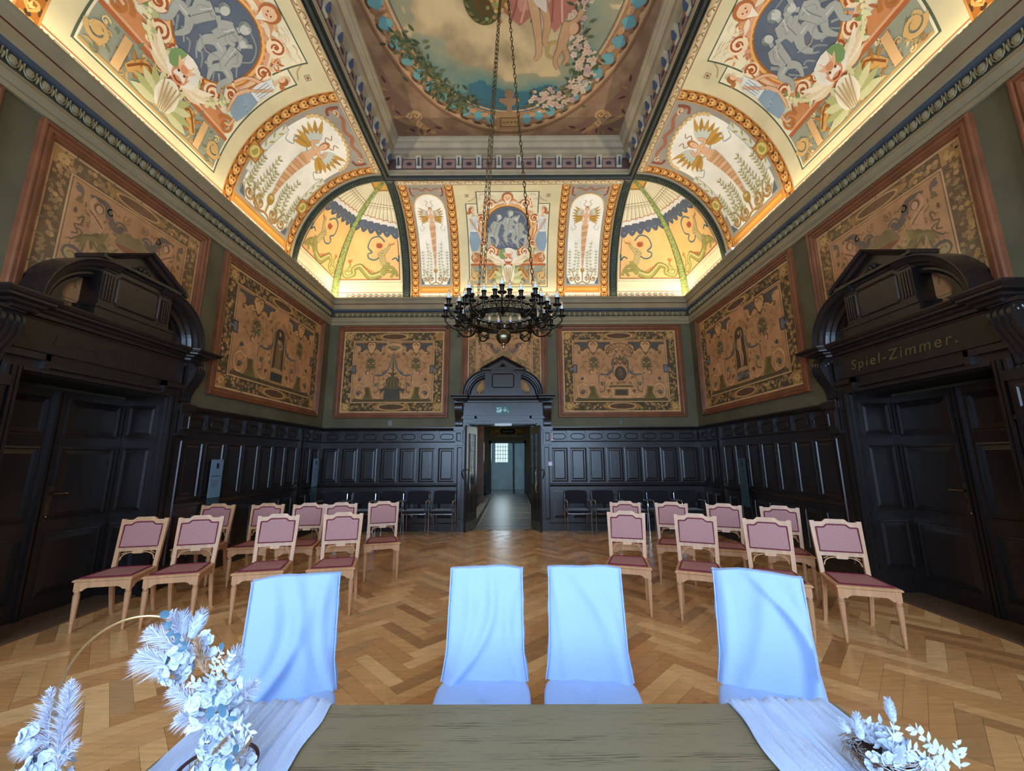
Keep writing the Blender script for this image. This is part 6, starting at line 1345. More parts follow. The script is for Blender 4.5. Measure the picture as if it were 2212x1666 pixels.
# ---------------------------------------------------------------- black stacking armchairs along the far panelling
BLK = mat('black_wool_upholstery', (16, 17, 24), .9, noise_s=60, noise_a=.4, bump=.2, bscale=300, sheen=.3)
def make_black():
    r = empty('black_armchair')
    b = MB(); N = 9; v = []
    for j in range(7):
        z = .60 + .285 * j / 6
        for k in range(N):
            u = -1 + 2 * k / (N - 1); v.append((u * .235, .20 + .035 * (1 - u * u) + .03 * j / 6, z - (.012 * u * u if j == 6 else 0)))
    m_ = len(v); v += [(x, y + .035, z) for x, y, z in v]
    f = [(j * N + k, j * N + k + 1, (j + 1) * N + k + 1, (j + 1) * N + k) for j in range(6) for k in range(N - 1)]; f += [tuple(i + m_ for i in q)[::-1] for q in f]
    bd = [k for k in range(N)] + [j * N + N - 1 for j in range(1, 7)] + [6 * N + k for k in range(N - 2, -1, -1)] + [j * N for j in range(5, 0, -1)]
    f += [(bd[i], bd[(i + 1) % len(bd)], bd[(i + 1) % len(bd)] + m_, bd[i] + m_) for i in range(len(bd))]; b.add(v, f); b.build('backrest', BLK, r, smooth=True)
    b = MB(); b.prism([(-.225, .445), (.225, .445), (.235, .46), (.235, .485), (.22, .50), (-.22, .50), (-.235, .485), (-.235, .46)], -.20, .22); b.build('seat', BLK, r)
    for sx in (-1, 1):
        m = MB(); m.tube(cr([(sx * .25, -.24, 0), (sx * .25, -.225, .30), (sx * .25, -.215, .60), (sx * .25, -.19, .665), (sx * .25, -.10, .675), (sx * .25, .15, .675), (sx * .245, .22, .68)], 4), .0105, 8); m.build('leg', CHROME, r, smooth=True)
        m = MB(); m.tube([(sx * .245, .30, 0), (sx * .245, .235, .44), (sx * .24, .235, .70), (sx * .235, .25, .82)], .0105, 8); m.build('leg', CHROME, r, smooth=True)
        m = MB(); m.box(sx * .25 - .016, sx * .25 + .016, -.15, .12, .675, .694); m.build('armrest', BLK, r); m = MB(); m.tube([(sx * .25, -.196, .655), (sx * .25, -.188, .70)], .011, 8); m.build('arm_tip', mat('beech_tip', (176, 136, 84), .4, noise_s=9), r)
    m = MB(); m.tube(cr([(-.25, -.22, .47), (-.22, -.22, .44), (0, -.22, .435), (.22, -.22, .44), (.25, -.22, .47)], 4), .009, 6); m.build('crossbar', CHROME, r, smooth=True)
    return r
bk0 = make_black(); BX = [-3.95, -3.31, -2.69, -2.11, -1.53, 1.39, 1.99, 2.60, 3.22, 3.82]
BN = ['farthest left, in the far left corner', 'second from the far left corner', 'third from the doorway, left of it', 'second from the doorway, left of it', 'next to the doorway on its left', 'next to the doorway on its right', 'second from the doorway, right of it', 'third from the doorway, right of it', 'fourth from the doorway, right of it', 'farthest right, in the far right corner']
for i, x in enumerate(BX):
    o = bk0 if i == 0 else copy_tree(bk0); o.location = (x, 9.04 - .12, 0); o.rotation_euler = (0, 0, radians((-2, 1, 0, 2, -1, 1, 0, -2, 1, 0)[i]))
    tag(o, 'black chrome armchair, ' + BN[i], 'chair', 'black armchairs along the far wall')
# ---------------------------------------------------------------- four chairs under white slip covers
CLOTH = mat('daylight_tinted_white_cotton', (158, 186, 230), .85, noise_s=3, noise_a=.03, bump=.06, bscale=250, sheen=.2)  # white cotton with the blue cast of the window daylight put into its colour
def cover_chair(loc, rz, folds, lab, wtop=.40, wbot=.41, flare=.03):
    r = empty('covered_chair', loc, rz, lab, 'chair', 'chairs under white slip covers')
    def fold(u, v):                                      # relief of the cloth on the front of the back, u -1..1, v 0..1
        d = 0
        for (u0, u1, bend, w_, a) in folds:
            c_ = u0 + (u1 - u0) * (1 - v) + bend * sin(pi * v); x = (u - c_) / w_; d += 1.4 * a * math.exp(-x * x) * min(1, 3 * (1.02 - v) + .2)
        return d
    nu, nv = 40, 40; v, f = [], []; z0, z1 = .47, .975
    # front, over the top, down the back
    def row(z, yf, cap=0):
        R = []; t = (z - z0) / (z1 - z0); hw = (wbot + (wtop - wbot) * t) / 2 + (.018 * max(0, .25 - t) * 4 * flare / .03)
        th = .055 + .02 * (1 - t); k1 = 26
        for i in range(k1 + 1):
            u = -1 + 2 * i / k1; y = -fold(u, t) - .006 * (1 - u ** 6) + .012 * (abs(u) > .93); R.append((u * hw, yf + y + .010 * abs(u) ** 8, z - .004 * abs(u) ** 6 * t))
        for q in (.33, .66, 1): R.append((hw + .005 * sin(z * 40), yf + .012 + (th - .012) * q, z))
        for i in range(9): u = 1 - 2 * (i + 1) / 10; R.append((u * hw, yf + th + .008 * sin(u * 9 + z * 11), z))
        for q in (1, .66, .33): R.append((-hw - .005 * sin(z * 33 + 1), yf + .012 + (th - .012) * q, z))
        return R
    rows = [row(z0 + (z1 - z0) * j / nv, .17 + .11 * j / nv) for j in range(nv + 1)]
    last = rows[-1]; cy = sum(p[1] for p in last) / len(last)
    for k, (sc_, dz) in enumerate(((.965, .007), (.90, .011), (.6, .014), (.2, .016))): rows.append([(p[0] * (1 - (1 - sc_) * .25), cy + (p[1] - cy) * sc_, z1 + dz - .010 * (abs(p[0]) / .2) ** 4 + .004 * sin(p[0] * 17 + rz * 9)) for p in last])
    n = len(rows[0]); vs = [p for R in rows for p in R]; fs = [(j * n + i, j * n + (i + 1) % n, (j + 1) * n + (i + 1) % n, (j + 1) * n + i) for j in range(len(rows) - 1) for i in range(n)]
    fs.append(tuple((len(rows) - 1) * n + i for i in range(n)))
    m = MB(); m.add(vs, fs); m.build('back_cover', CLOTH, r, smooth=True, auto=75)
    # seams along both front edges
    m = MB()
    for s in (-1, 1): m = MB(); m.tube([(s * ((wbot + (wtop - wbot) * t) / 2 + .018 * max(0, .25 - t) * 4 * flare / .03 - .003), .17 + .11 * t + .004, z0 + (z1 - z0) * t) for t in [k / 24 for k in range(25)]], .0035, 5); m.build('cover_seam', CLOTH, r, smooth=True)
    # seat and skirt: rounded rectangle rings from the middle of the seat outwards and down
    per = []; K = 72
    for k in range(K):
        a = 2 * pi * k / K; c_, s_ = cos(a), sin(a); e = 5; q = (abs(c_) ** e + abs(s_) ** e) ** (-1 / e); per.append((c_ * q, s_ * q, a))
    rows = []
    for sc_, z in ((.02, .482), (.4, .481), (.75, .479), (.93, .476), (.985, .470), (1.0, .458)): rows.append([(x * .228 * sc_, -.015 + y * .228 * sc_, z + .003 * sin(6 * x + 4 * y)) for x, y, a in per])
    for j in range(1, 15):
        t = j / 14; z = .458 - .443 * t; rows.append([(x * (.228 + .003 * t + .004 * t * sin(a * 9 + rz * 5) + .006 * t * sin(a * 23)), -.015 + y * (.228 + .003 * t + .004 * t * sin(a * 9 + 1) + .006 * t * sin(a * 19)), z) for x, y, a in per])
    vs = [p for R in rows for p in R]; fs = [(j * K + i, j * K + (i + 1) % K, (j + 1) * K + (i + 1) % K, (j + 1) * K + i) for j in range(len(rows) - 1) for i in range(K)]; fs.append(tuple(range(K)))
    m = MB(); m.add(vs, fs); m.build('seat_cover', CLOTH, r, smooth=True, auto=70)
    return r
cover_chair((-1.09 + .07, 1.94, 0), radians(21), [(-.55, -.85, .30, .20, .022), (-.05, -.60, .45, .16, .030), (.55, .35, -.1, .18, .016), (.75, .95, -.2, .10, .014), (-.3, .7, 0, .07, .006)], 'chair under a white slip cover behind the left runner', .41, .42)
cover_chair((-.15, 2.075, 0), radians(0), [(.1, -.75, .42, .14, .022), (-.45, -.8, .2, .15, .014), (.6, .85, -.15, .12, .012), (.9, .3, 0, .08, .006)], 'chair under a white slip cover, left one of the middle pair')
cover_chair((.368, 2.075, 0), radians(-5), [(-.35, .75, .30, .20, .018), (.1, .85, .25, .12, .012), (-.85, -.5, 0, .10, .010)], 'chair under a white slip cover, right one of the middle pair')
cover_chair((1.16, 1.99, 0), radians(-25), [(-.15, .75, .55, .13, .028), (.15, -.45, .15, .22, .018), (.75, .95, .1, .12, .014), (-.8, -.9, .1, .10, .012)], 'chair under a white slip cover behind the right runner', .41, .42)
# ---------------------------------------------------------------- table
def oak_top():
    m = bpy.data.materials.new('grey_limed_oak'); m.use_nodes = True; nt = m.node_tree; b = nt.nodes['Principled BSDF']; b.inputs['Roughness'].default_value = .42
    tc = nt.nodes.new('ShaderNodeTexCoord'); mp = nt.nodes.new('ShaderNodeMapping'); mp.inputs['Scale'].default_value = (1.2, 16, 8); nt.links.new(tc.outputs['Object'], mp.inputs[0])
    nz = nt.nodes.new('ShaderNodeTexNoise'); nz.inputs['Scale'].default_value = 1.6; nz.inputs['Detail'].default_value = 3; nt.links.new(mp.outputs[0], nz.inputs['Vector'])
    mp2 = nt.nodes.new('ShaderNodeMapping'); mp2.inputs['Scale'].default_value = (14, 190, 10); nt.links.new(tc.outputs['Object'], mp2.inputs[0]); n2 = nt.nodes.new('ShaderNodeTexNoise'); n2.inputs['Scale'].default_value = 1; n2.inputs['Detail'].default_value = 3; nt.links.new(mp2.outputs[0], n2.inputs['Vector'])
    wv = nt.nodes.new('ShaderNodeTexWave'); wv.bands_direction = 'Y'; wv.inputs['Scale'].default_value = 2.2; wv.inputs['Distortion'].default_value = 9; wv.inputs['Detail'].default_value = 2; nt.links.new(mp.outputs[0], wv.inputs['Vector'])
    a = nt.nodes.new('ShaderNodeMath'); a.operation = 'MULTIPLY_ADD'; nt.links.new(wv.outputs['Fac'], a.inputs[0]); a.inputs[1].default_value = .35; nt.links.new(nz.outputs['Fac'], a.inputs[2])
    a2 = nt.nodes.new('ShaderNodeMath'); a2.operation = 'MULTIPLY_ADD'; nt.links.new(n2.outputs['Fac'], a2.inputs[0]); a2.inputs[1].default_value = .9; nt.links.new(a.outputs[0], a2.inputs[2])
    r = nt.nodes.new('ShaderNodeValToRGB'); nt.links.new(a2.outputs[0], r.inputs[0]); e = r.color_ramp.elements; e[0].position = .72; e[0].color = (*lin((80, 72, 54)), 1); e[1].position = 1.35 if False else 1.0; e[1].color = (*lin((130, 119, 92)), 1); e.new(.86).color = (*lin((106, 97, 75)), 1)
    nt.links.new(r.outputs[0], b.inputs['Base Color']); return m
LO = oak_top(); tb = empty('table', (.05, 1.17, 0), 0, 'long grey oak table across the foreground', 'table')
m = MB(); m.box(-.90, .92, -.43, .425, .68, .72); m.build('table_top', LO, tb)
m = MB()
for k in range(8):
    y = -.43 + k * .108
    for xa_, xb_ in ((-1.09, -.902), (.922, 1.09)): m.box(xa_, xb_, y, y + (.075 if k < 7 else .098), .68, .7195 if True else 0, mi=0); m.box(xa_, xb_, y + .076, y + .107, .68, .717, mi=1) if k < 7 else None
m.build('slatted_end', [LO, mat('black_table_inlay', (30, 32, 38), .3, noise_s=6)], tb)
for sx in (-1, 1):
    for y in (-.36, .35): m = MB(); m.box(sx * .95 - .035, sx * .95 + .035, y - .035, y + .035, 0, .68); m.build('leg', LO, tb)
m = MB(); m.box(-.95, .95, .30, .325, .60, .68); m.box(-.95, .95, -.34, -.315, .60, .68); m.build('apron', LO, tb)
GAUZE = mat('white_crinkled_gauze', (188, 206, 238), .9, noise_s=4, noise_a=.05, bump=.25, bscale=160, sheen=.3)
def runner(xc, w_, skew, lab, seed):
    nx, ny = 90, 60; v, f = [], []
    for j in range(ny + 1):
        s = j / ny * 1.34                                # 0 front edge .. over the far edge .. hanging
        for i in range(nx + 1):
            u = -1 + 2 * i / nx; yy = .78 + s
            sp = 1 + .12 * noise.noise(Vector((yy * 2, seed, 0)))
            x = xc + u * w_ / 2 * sp + skew * (yy - 1.3) + .010 * noise.noise(Vector((yy * 7, seed + u * 2, 1)))
            a = u * 5.2 + .35 * yy + seed; h = abs(noise.noise(Vector((a, yy * .9, seed)))) * .034 + abs(noise.noise(Vector((a * 3.1, yy * 1.6, seed + 4)))) * .020 + .007 * abs(noise.noise(Vector((a * 9, yy * 5, 2))))
            if yy < 1.593: p = (x, yy, .7215 + h)
            elif yy < 1.625: t = (yy - 1.593) / .032; p = (x, 1.593 + .018 * sin(t * pi / 2) + h * t, .7215 + h * (1 - t) - .012 * t)
            else: p = (x, 1.612 + h, .7095 - (yy - 1.625))
            v.append(p)
    f = [(j * (nx + 1) + i, j * (nx + 1) + i + 1, (j + 1) * (nx + 1) + i + 1, (j + 1) * (nx + 1) + i) for j in range(ny) for i in range(nx)]
    m = MB(); m.add(v, f); o = m.build('table_runner', GAUZE, smooth=True, auto=80, fixn=False); tag(o, lab, 'table runner', 'white gauze runners'); return o
runner(-.825, .40, -.06, 'crinkled white gauze runner across the left end of the table', 1.7)
runner(.925, .36, .03, 'crinkled white gauze runner across the right end of the table', 6.1)
# ---------------------------------------------------------------- chandelier
IRON = mat('dark_bronze_iron', (42, 38, 30), .38, metal=.85, noise_s=20, noise_a=.3); SLV = mat('pale_candle_sleeve', (200, 214, 236), .4, noise_s=8, noise_a=.04)
BULB = mat('faint_glow_bulb_glass', (255, 240, 205), .05, trans=.9, noise_s=3, noise_a=.02, emit=.06)  # bulbs are unlit; a faint glow is added so the glass shows
cd = empty('chandelier', (-.10, CY, 3.12), 0, 'large bronze ring chandelier with unlit candle bulbs hanging on three long chains', 'chandelier')
m = MB(); Rr = .37
for z in (-.045, .0, .075): m.tube([(Rr * cos(2 * pi * k / 60), Rr * sin(2 * pi * k / 60), z) for k in range(60)], .009 if z else .006, 6, closed=True)
v = []
for k in range(60): a = 2 * pi * k / 60; v += [((Rr - .004) * cos(a), (Rr - .004) * sin(a), -.045), ((Rr - .004) * cos(a), (Rr - .004) * sin(a), .0)]
m.add(v, [(2 * k, 2 * ((k + 1) % 60), 2 * ((k + 1) % 60) + 1, 2 * k + 1) for k in range(60)])
m.build('ring', IRON, cd, smooth=True)
m = MB()
for k in range(30):                                      # pierced gallery of roundels
    a = 2 * pi * k / 30; T = Rz(a) @ Tt((Rr, 0, .038)); r_ = .026 + .010 * (k % 5 == 0)
    m.tube([(0, r_ * cos(2 * pi * q / 12), r_ * sin(2 * pi * q / 12)) for q in range(12)], .0045, 4, T, closed=True)
    for q in range(4): m.tube([(0, 0, 0), (0, r_ * cos(pi / 2 * q + .4), r_ * sin(pi / 2 * q + .4))], .0035, 4, T)
    m.tube([(0, .04 * sin(q * .5) , .045 + .018 * cos(q * .5)) for q in range(-3, 4)], .004, 4, T)
m.build('pierced_gallery', IRON, cd, smooth=True)
def arm_mesh():
    m = MB(); P = cr([(Rr, 0, -.03), (.40, 0, -.10), (.47, 0, -.125), (.57, 0, -.10), (.645, 0, -.03), (.655, 0, .0)], 5); m.tube(P, [.009] * len(P), 6)
    m.tube([(.655 - .035 + (.035 - .0021 * q) * cos(q * .62), 0, -.075 - (.035 - .0021 * q) * sin(q * .62)) for q in range(14)], .0055, 5)
    m.tube([(.44 + (.045 - .003 * q) * cos(2 + q * .62), 0, -.07 + (.045 - .003 * q) * sin(2 + q * .62)) for q in range(13)], .0055, 5)
    for s in (-1, 1):
        m.tube(cr([(.42, 0, -.105), (.46, s * .03, -.075), (.50, s * .065, -.03), (.51, s * .075, .02)], 5), .006, 5)
        m.tube([(.49 + (.03 - .002 * q) * cos(1 + q * .6), s * .05, -.075 + (.03 - .002 * q) * sin(1 + q * .6)) for q in range(12)], .0045, 4)
    for q in range(3): m.add([(.40 + q * .05, 0, -.10 + .02 * q), (.42 + q * .05, .022, -.075), (.45 + q * .05, 0, -.05), (.42 + q * .05, -.022, -.075)], [(0, 1, 2, 3)])
    return m
am = arm_mesh().build('arm', IRON, cd, smooth=True)
for k in range(1, 12): o = am.copy(); COL.objects.link(o); o.rotation_euler = (0, 0, 2 * pi * k / 12)
cnd = empty('candle'); cnd.parent = cd
m = MB(); m.lathe([(.004, -.03), (.009, -.02), (.012, -.005), (.036, .004), (.038, .009), (.012, .008), (.012, .02), (.017, .03), (.017, .055), (.024, .062), (.024, .066), (.010, .066)], None, 12); m.build('candle_cup', IRON, cnd, smooth=True)
m = MB(); m.lathe([(.0125, .064), (.0135, .098), (.009, .100)], None, 10); sl = m.build('candle_sleeve', SLV, cnd, smooth=True)
m = MB(); m.lathe([(.007, .096), (.0125, .106), (.0145, .118), (.011, .134), (.004, .148), (0, .153)], None, 10); m.build('bulb', BULB, cnd, smooth=True)
bpy.context.view_layer.update(); first = True
for k in range(12):
    a = 2 * pi * k / 12
    for (rr_, da, z) in ((.655, 0, .03), (.51, .147, .05), (.51, -.147, .05)):
        o = cnd if first else copy_tree(cnd, cd); first = False; o.location = (rr_ * cos(a + da), rr_ * sin(a + da), z); o.scale = (1.25, 1.25, 1.25)
def chain(mb, A, B, step=.042, r=.0032, w_=.013):
    A, B = Vector(A), Vector(B); d = B - A; n = int(d.length / step); q = d.to_track_quat('Z', 'Y').to_matrix().to_4x4()
    for i in range(n):
        T = Tt(A + d * ((i + .5) / n)) @ q @ Rz(pi / 2 * (i % 2)); h = d.length / n * .66
        mb.tube([(w_ * cos(2 * pi * k / 8) * .8, 0, h * sin(2 * pi * k / 8)) for k in range(8)], r, 4, T, closed=True)
for k, a in enumerate((radians(10), radians(150), radians(235))):
    m = MB(); chain(m, (Rr * cos(a), Rr * sin(a), .08), (.03 * cos(a), .03 * sin(a), 4.93), .07, .0052, .019); m.build('suspension_chain', mat('dull_brass_chain', (96, 84, 58), .45, metal=.8, noise_s=12), cd, smooth=True)
    m = MB(); chain(m, (Rr * cos(a + .5), Rr * sin(a + .5), -.04), (.05 * cos(a + .5), .05 * sin(a + .5), -.125), .03, .003, .009); m.build('ball_chain', BRASS, cd, smooth=True)
m = MB(); m.lathe([(0, 5.08), (.10, 5.08), (.09, 5.04), (.03, 5.0), (.02, 4.95), (.04, 4.93), (0, 4.91)], None, 14); m.build('ceiling_rose', IRON, cd, smooth=True)
m = MB(); m.lathe([(0, -.118), (.03, -.122), (.055, -.145), (.078, -.18), (.084, -.205), (.078, -.235), (.055, -.27), (.025, -.285), (.022, -.295), (.028, -.30), (.014, -.31), (.012, -.335), (.004, -.352), (0, -.355)], None, 22); m.build('brass_ball', BRASS, cd, smooth=True)
# ---------------------------------------------------------------- dried flowers
PAMP = mat('bleached_pampas', (214, 216, 232), .9, noise_s=12, noise_a=.06); PET = mat('bleached_petal', (200, 209, 225), .7, noise_s=20, noise_a=.07); TEAL = mat('eucalyptus_teal', (78, 112, 132), .6, noise_s=25, noise_a=.25); TAN_ = mat('dried_tan_grass', (170, 138, 112), .8, noise_s=30, noise_a=.25); MAU = mat('mauve_dried_stem', (130, 110, 125), .7, noise_s=20, noise_a=.2)
rf = random.Random(21)
def fibre(mb, p, d, l, w_=.0012, droop=.3, mi=0):
    d = Vector(d).normalized(); s = d.cross(Vector((rf.uniform(-1, 1), rf.uniform(-1, 1), rf.uniform(-1, 1)))).normalized() * w_; p = Vector(p); a = p + d * l * .5 - Vector((0, 0, l * droop * .12)); b = p + d * l - Vector((0, 0, l * droop * .5))
    mb.add([p - s, p + s, a + s * .8, a - s * .8, b], [(0, 1, 2, 3), (3, 2, 4)], mi=mi)
def pampas(mb, A, B, rad, n, spread=.9, w_=.0013, stem=True):
    A, B = Vector(A), Vector(B); ax = (B - A); L_ = ax.length; axn = ax.normalized()
    if stem: mb.tube([A, A + ax * .5, B], [.002, .0015, .0008], 4)
    for i in range(n):
        t = rf.random() ** .8; env = rad * (sin(pi * min(1, t * .9 + .12)) ** .7); o = Vector((rf.gauss(0, 1), rf.gauss(0, 1), rf.gauss(0, 1))); o = (o - axn * o.dot(axn)).normalized()
        fibre(mb, A + ax * t + o * rf.random() * .004, axn * rf.uniform(.7, 1.5) + o * spread, env * rf.uniform(.7, 1.4), w_, .25)
def leafb(mb, p, d, l, w_, nrm=None, mi=0, rnd=False, curl=.15):
    p, d = Vector(p), Vector(d).normalized(); nrm = Vector(nrm or (rf.uniform(-.6, .6), -1, rf.uniform(-.3, .8))).normalized(); s = d.cross(nrm)
    if s.length < .05: s = d.orthogonal()
    s.normalize(); up = s.cross(d); sh = ((0, .12), (.18, .62), (.4, 1), (.65, .8), (.85, .4), (1, .03)) if not rnd else ((0, .2), (.12, .7), (.35, 1), (.65, 1), (.88, .7), (1, .25)); v = []
    for t, k in sh: c_ = p + d * l * t + up * curl * l * (t * t); v += [c_ - s * w_ * k + up * w_ * .25 * k, c_, c_ + s * w_ * k + up * w_ * .25 * k]
    mb.add(v, [f for j in range(len(sh) - 1) for f in ((3 * j, 3 * j + 1, 3 * j + 4, 3 * j + 3), (3 * j + 1, 3 * j + 2, 3 * j + 5, 3 * j + 4))], mi=mi)
def branch(mb, pts, n, l, w_, mi=0, droop=0, rnd=False):
    P = [Vector(q) for q in cr(pts, 6)]; mb.tube(P, [.0022 - .0014 * i / len(P) for i in range(len(P))], 4, mi=mi)
    for i in range(n):
        k = int((i + .8) / n * (len(P) - 2)); t = (P[min(k + 1, len(P) - 1)] - P[max(k - 1, 0)]).normalized(); s = t.cross(Vector((0, -1, .2))).normalized() * (1 if i % 2 else -1)
        leafb(mb, P[k], t * .75 + s * .9 + Vector((0, rf.uniform(-.3, .2), -droop)), l * rf.uniform(.75, 1.1) * (1.05 - .4 * i / n), w_ * rf.uniform(.8, 1.1) * (1.05 - .4 * i / n), mi=mi, rnd=rnd)
def floret(mb, c_, r_, nrm, mi=0):
    nrm = Vector(nrm).normalized(); a0 = rf.random() * 6; u = nrm.orthogonal().normalized(); w_ = nrm.cross(u)
    for k in range(4): a = a0 + k * pi / 2; leafb(mb, c_, (u * cos(a) + w_ * sin(a) + nrm * .35), r_, r_ * .52, nrm, mi, True, .1)
def hydrangea(mb, c_, R_, n, r_=.017):
    for i in range(n):
        o = Vector((rf.gauss(0, 1), rf.gauss(0, 1) - .5, rf.gauss(0, 1) + .2)).normalized(); floret(mb, Vector(c_) + o * R_ * rf.uniform(.75, 1), r_ * rf.uniform(.8, 1.2), o)
def bunny(mb, A, B, R_, n=420, mi=0):
    A, B = Vector(A), Vector(B); ax = B - A; axn = ax.normalized(); q = ax.to_track_quat('Z', 'Y').to_matrix().to_4x4(); L_ = ax.length
    mb.lathe([(.001, 0), (R_ * .7, L_ * .12), (R_ * .85, L_ * .4), (R_ * .75, L_ * .7), (R_ * .4, L_ * .92), (0, L_)], Tt(A) @ q, 10, mi)
    for i in range(n):
        t = rf.random(); o = Vector((rf.gauss(0, 1), rf.gauss(0, 1), rf.gauss(0, 1))); o = (o - axn * o.dot(axn)).normalized(); fibre(mb, A + ax * t + o * R_ * .7 * sin(pi * (t * .86 + .08)), o * .6 + axn * .9, R_ * rf.uniform(.7, 1.2), .0007, 0, mi)
YH = 1.12
hoop = empty('flower_hoop', (-.945, YH, .752), 0, 'gilt wire hoop with bleached pampas and dried flowers on the left table end', 'flower hoop')
INV = Tt((.945, -YH, -.752))
def hb(mb, name, mt, **k): o = mb.build(name, mt, hoop, **k); o.matrix_parent_inverse = INV.copy(); return o
HC = Vector((-.945, YH, .975)); HR = .207
m = MB(); m.tube([(HC.x + HR * cos(2 * pi * k / 80), HC.y, HC.z + HR * sin(2 * pi * k / 80)) for k in range(80)], .0032, 8, closed=True); hb(m, 'gilt_ring', mat('pale_gilt_wire', (206, 170, 118), .28, metal=.8, noise_s=10, noise_a=.08), smooth=True)
m = MB(); m.lathe([(0, 0), (.075, 0), (.075, .014), (.06, .020), (0, .022)], Tt((HC.x, YH, .758)), 24); hb(m, 'round_foot', mat('pale_wood_foot', (190, 165, 130), .5, noise_s=9))
A = lambda u, v, dy=0: at(u, v, YH + dy)
for (a, b, r_, n, w_) in (((400, 1440, .01), (288, 1410, -.01), .050, 760, .85), ((405, 1415, .02), (312, 1350, .0), .040, 420, .8), ((400, 1400, 0), (366, 1312, -.02), .036, 300, .8), ((435, 1530, 0), (362, 1478, -.02), .036, 420, .9), ((440, 1545, .01), (372, 1548, -.03), .032, 300, .9), ((505, 1520, .02), (552, 1466, .0), .034, 260, .95), ((96, 1650, .02), (104, 1474, 0), .042, 560, .85), ((115, 1655, -.01), (150, 1456, -.01), .038, 620, .8), ((60, 1660, .0), (14, 1662, 0), .016, 60, .8), ((120, 1655, 0), (160, 1592, -.02), .024, 160, .9)):
    m = MB(); pampas(m, A(*a), A(*b), r_, n, w_, .0009); hb(m, 'pampas_plume', PAMP, fixn=False)
for (a, b) in (((392, 1368), (392, 1320)), ((408, 1375), (434, 1318)), ((488, 1450), (506, 1400)), ((492, 1462), (514, 1425)), ((78, 1590), (44, 1610))):
    m = MB(); bunny(m, A(*a), A(*b), .016 if a[0] > 100 else .022); hb(m, 'hare_tail', PET, fixn=False)
for (u, v, R_, n, r_) in ((385, 1415, .028, 30, .015), (378, 1442, .028, 30, .016), (440, 1375, .014, 8, .012), (450, 1400, .016, 10, .013), (458, 1490, .028, 30, .016), (430, 1510, .024, 18, .017), (490, 1500, .024, 22, .015), (505, 1530, .022, 16, .015), (470, 1560, .026, 26, .015), (455, 1600, .024, 24, .016), (495, 1610, .024, 20, .015), (470, 1645, .030, 36, .016), (435, 1655, .022, 16, .015), (520, 1655, .022, 14, .015), (70, 1575, .020, 12, .015), (90, 1640, .028, 28, .016), (110, 1662, .028, 26, .018), (65, 1662, .024, 18, .016)):
    m = MB(); hydrangea(m, A(u, v, -.005 + .02 * rf.random()), R_, n, r_); hb(m, 'hydrangea_head', PET, fixn=False)
for (pts, n, l, w_) in (([(440, 1490), (455, 1440, -.03), (478, 1395, -.05)], 16, .028, .005), ([(450, 1500), (470, 1450, -.05), (500, 1400, -.06)], 16, .027, .005), ([(445, 1505), (462, 1460, -.05), (488, 1425, -.06)], 14, .026, .0045), ([(455, 1505), (430, 1475, -.05), (402, 1468, -.06)], 11, .028, .0055), ([(470, 1520), (500, 1480, -.04), (520, 1470, -.05)], 9, .028, .006), ([(470, 1560), (430, 1560, -.05), (398, 1562, -.05)], 9, .032, .006), ([(480, 1540), (520, 1560, -.05), (540, 1590, -.05)], 10, .030, .006), ([(460, 1620), (430, 1620, -.05), (440, 1590, -.06)], 8, .026, .0055), ([(470, 1600), (492, 1575, -.06), (515, 1560, -.06)], 9, .028, .006)):
    m = MB(); branch(m, [A(*q) for q in pts], n, l, w_); hb(m, 'ruscus_sprig', PET, fixn=False)
m = MB(); branch(m, [A(402, 1398, -.05), A(375, 1370, -.05), A(352, 1332, -.05)], 7, .018, .007); hb(m, 'eucalyptus_sprig', TEAL, fixn=False)
for (u, v, d, l, w_) in ((355, 1330, (-.3, 0, 1), .020, .010), (352, 1345, (1, 0, -.1), .020, .009), (358, 1362, (1, 0, .1), .020, .005), (382, 1378, (-.3, 0, 1), .020, .006), (438, 1538, (1, 0, .35), .032, .012), (478, 1545, (-.25, 0, 1), .034, .008), (482, 1548, (1, 0, .05), .034, .005), (500, 1622, (.4, 0, 1), .024, .007), (486, 1660, (.1, 0, 1), .030, .008), (472, 1400, (.3, 0, 1), .020, .006), (125, 1620, (1, 0, .5), .018, .004), (455, 1520, (.0, 0, 1), .026, .003)):
    m = MB(); leafb(m, A(u, v, -.065), d, l, w_, (.2, -1, .3), 0, True, .3); hb(m, 'eucalyptus_leaf', TEAL, fixn=False)
for (a, b, r_, n, w_) in (((440, 1450, -.05), (418, 1370, -.05), .018, 420, .001), ((420, 1370, 0), (428, 1312, .0), .016, 160, .0008), ((452, 1625, -.06), (486, 1588, -.07), .012, 160, .0012), ((505, 1640, -.04), (540, 1585, -.04), .010, 80, .0012)):
    m = MB(); pampas(m, A(*a), A(*b), r_, n, .6, w_); hb(m, 'brown_grass_ear', TAN_, fixn=False)
# wire basket with a brown rim behind the hoop's foot
TBK = Tt((-.75, 1.155, .768))
m = MB(); m.tube([(.088 * cos(2 * pi * k / 40), .088 * sin(2 * pi * k / 40), .050) for k in range(40)], .0045, 8, TBK, closed=True); hb(m, 'basket_rim', mat('dark_brown_rim', (70, 48, 48), .5, noise_s=12), smooth=True)
m = MB()
for k in range(26): a = 2 * pi * k / 26; m.tube([(.088 * cos(a), .088 * sin(a), .050), (.075 * cos(a), .075 * sin(a), .0)], .0012, 4, TBK)
m.tube([(.075 * cos(2 * pi * k / 40), .075 * sin(2 * pi * k / 40), .001) for k in range(40)], .003, 6, TBK, closed=True); hb(m, 'basket_wires', MAU)
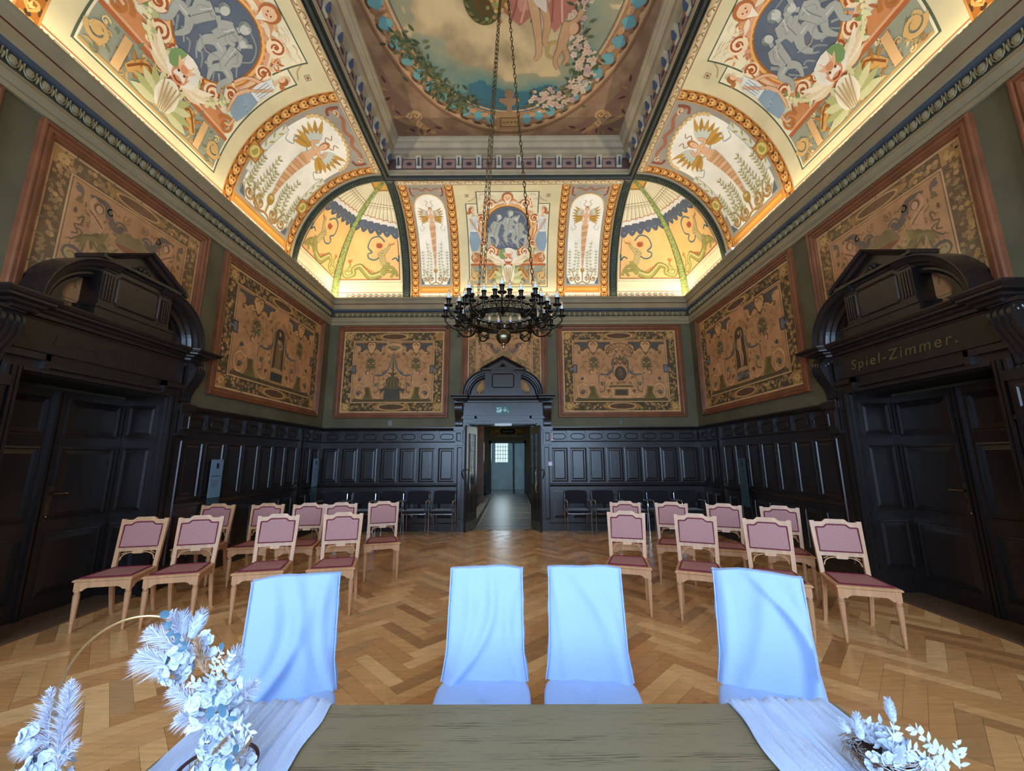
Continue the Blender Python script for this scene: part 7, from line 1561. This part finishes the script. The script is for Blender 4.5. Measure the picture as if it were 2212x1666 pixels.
# ---------------------------------------------------------------- bowl of flowers at the right
YR = 1.22
fb = empty('flower_bowl', (.99, YR, .752), 0, 'bark bowl with white rose and bleached leaves on the right table end', 'flower bowl')
INV = Tt((-.99, -YR, -.752)); B_ = lambda u, v, dy=0: at(u, v, YR + dy)
def rb(mb, name, mt, **k): o = mb.build(name, mt, fb, **k); o.matrix_parent_inverse = INV.copy(); return o
BC = Vector((.995, YR, .752)); m = MB(); pr = [(0, 0), (.045, .0), (.07, .02), (.080, .045), (.075, .052), (.066, .04), (.045, .02), (0, .015)]; m.lathe(pr, Tt(BC), 24)
m.v = [(x + .006 * noise.noise(Vector((x * 40, y * 40, z * 40))), y + .006 * noise.noise(Vector((x * 40 + 5, y * 40, z * 40))), z) for x, y, z in m.v]; rb(m, 'bark_bowl', mat('bark_shell', (74, 54, 46), .8, noise_s=30, noise_a=.4, bump=.4, bscale=60), smooth=True)
m = MB()
for i in range(300):
    a = rf.uniform(0, 6.28); r0 = rf.uniform(.05, .085); p = BC + Vector((r0 * cos(a), r0 * sin(a), .042 + rf.uniform(-.02, .02))); d = Vector((-sin(a), cos(a), rf.uniform(-.2, .3))); q = p + d * rf.uniform(.03, .07) + Vector((0, 0, rf.uniform(-.01, .02))); m.tube([p, (p + q) / 2 + Vector((cos(a), sin(a), 0)) * .008, q], .0009, 3, mi=rf.choice((0, 0, 1)))
rb(m, 'nest_straw', [TAN_, PET], fixn=False)
m = MB()
for i in range(30):                                      # rose
    t = i / 30; a = i * 2.4; c_ = B_(1902, 1590, 0); rr_ = .006 + .034 * t; leafb(m, c_ + Vector((rr_ * .55 * cos(a), rr_ * .55 * sin(a) - .004, -.012 - .018 * t)), (cos(a) * (.15 + .8 * t), sin(a) * (.15 + .8 * t), 1.1 - .7 * t), .022 + .02 * t, .012 + .015 * t, (cos(a), sin(a), .5), 0, True, -.25)
rb(m, 'rose', PET, fixn=False)
for (a, b, r_) in (((1832, 1590, .0), (1806, 1562, .02), .011), ((1853, 1604, -.02), (1845, 1552, -.02), .013), ((1925, 1568, -.02), (1912, 1518, -.02), .0105)):
    m = MB(); bunny(m, B_(*a), B_(*b), r_)
    if a[0] > 1900: m.tube([B_(1925, 1568, -.02), B_(1922, 1620, -.01)], .0012, 4)
    rb(m, 'hare_tail', PET, fixn=False)
for (pts, n, l, w_) in (([(2045, 1664, -.04), (2000, 1610, -.03), (1958, 1572, -.02)], 13, .036, .0085), ([(2066, 1668, -.03), (2064, 1640, -.02), (2058, 1608, -.02)], 8, .034, .007), ([(1922, 1640, -.03), (1924, 1600, -.03), (1926, 1575, -.02)], 8, .030, .007), ([(1930, 1640, -.04), (1955, 1630, -.05), (1980, 1628, -.05)], 8, .032, .008), ([(1885, 1600, .02), (1872, 1580, .03), (1864, 1560, .03)], 5, .030, .006), ([(1905, 1580, .03), (1897, 1570, .03), (1890, 1566, .03)], 3, .030, .006), ([(1960, 1662, -.05), (2010, 1655, -.05), (2040, 1664, -.05)], 8, .034, .009)):
    m = MB(); branch(m, [B_(*q) for q in pts], n, l, w_); rb(m, 'ruscus_sprig', PET, fixn=False)
for (u, v, d_, R_, n, r_) in ((1930, 1640, -.03, .024, 20, .012), (1905, 1640, -.03, .022, 14, .011), (1985, 1668, -.05, .028, 16, .015), (1880, 1650, -.05, .02, 12, .010)):
    m = MB(); hydrangea(m, B_(u, v, d_), R_, n, r_); rb(m, 'hydrangea_head', PET, fixn=False)
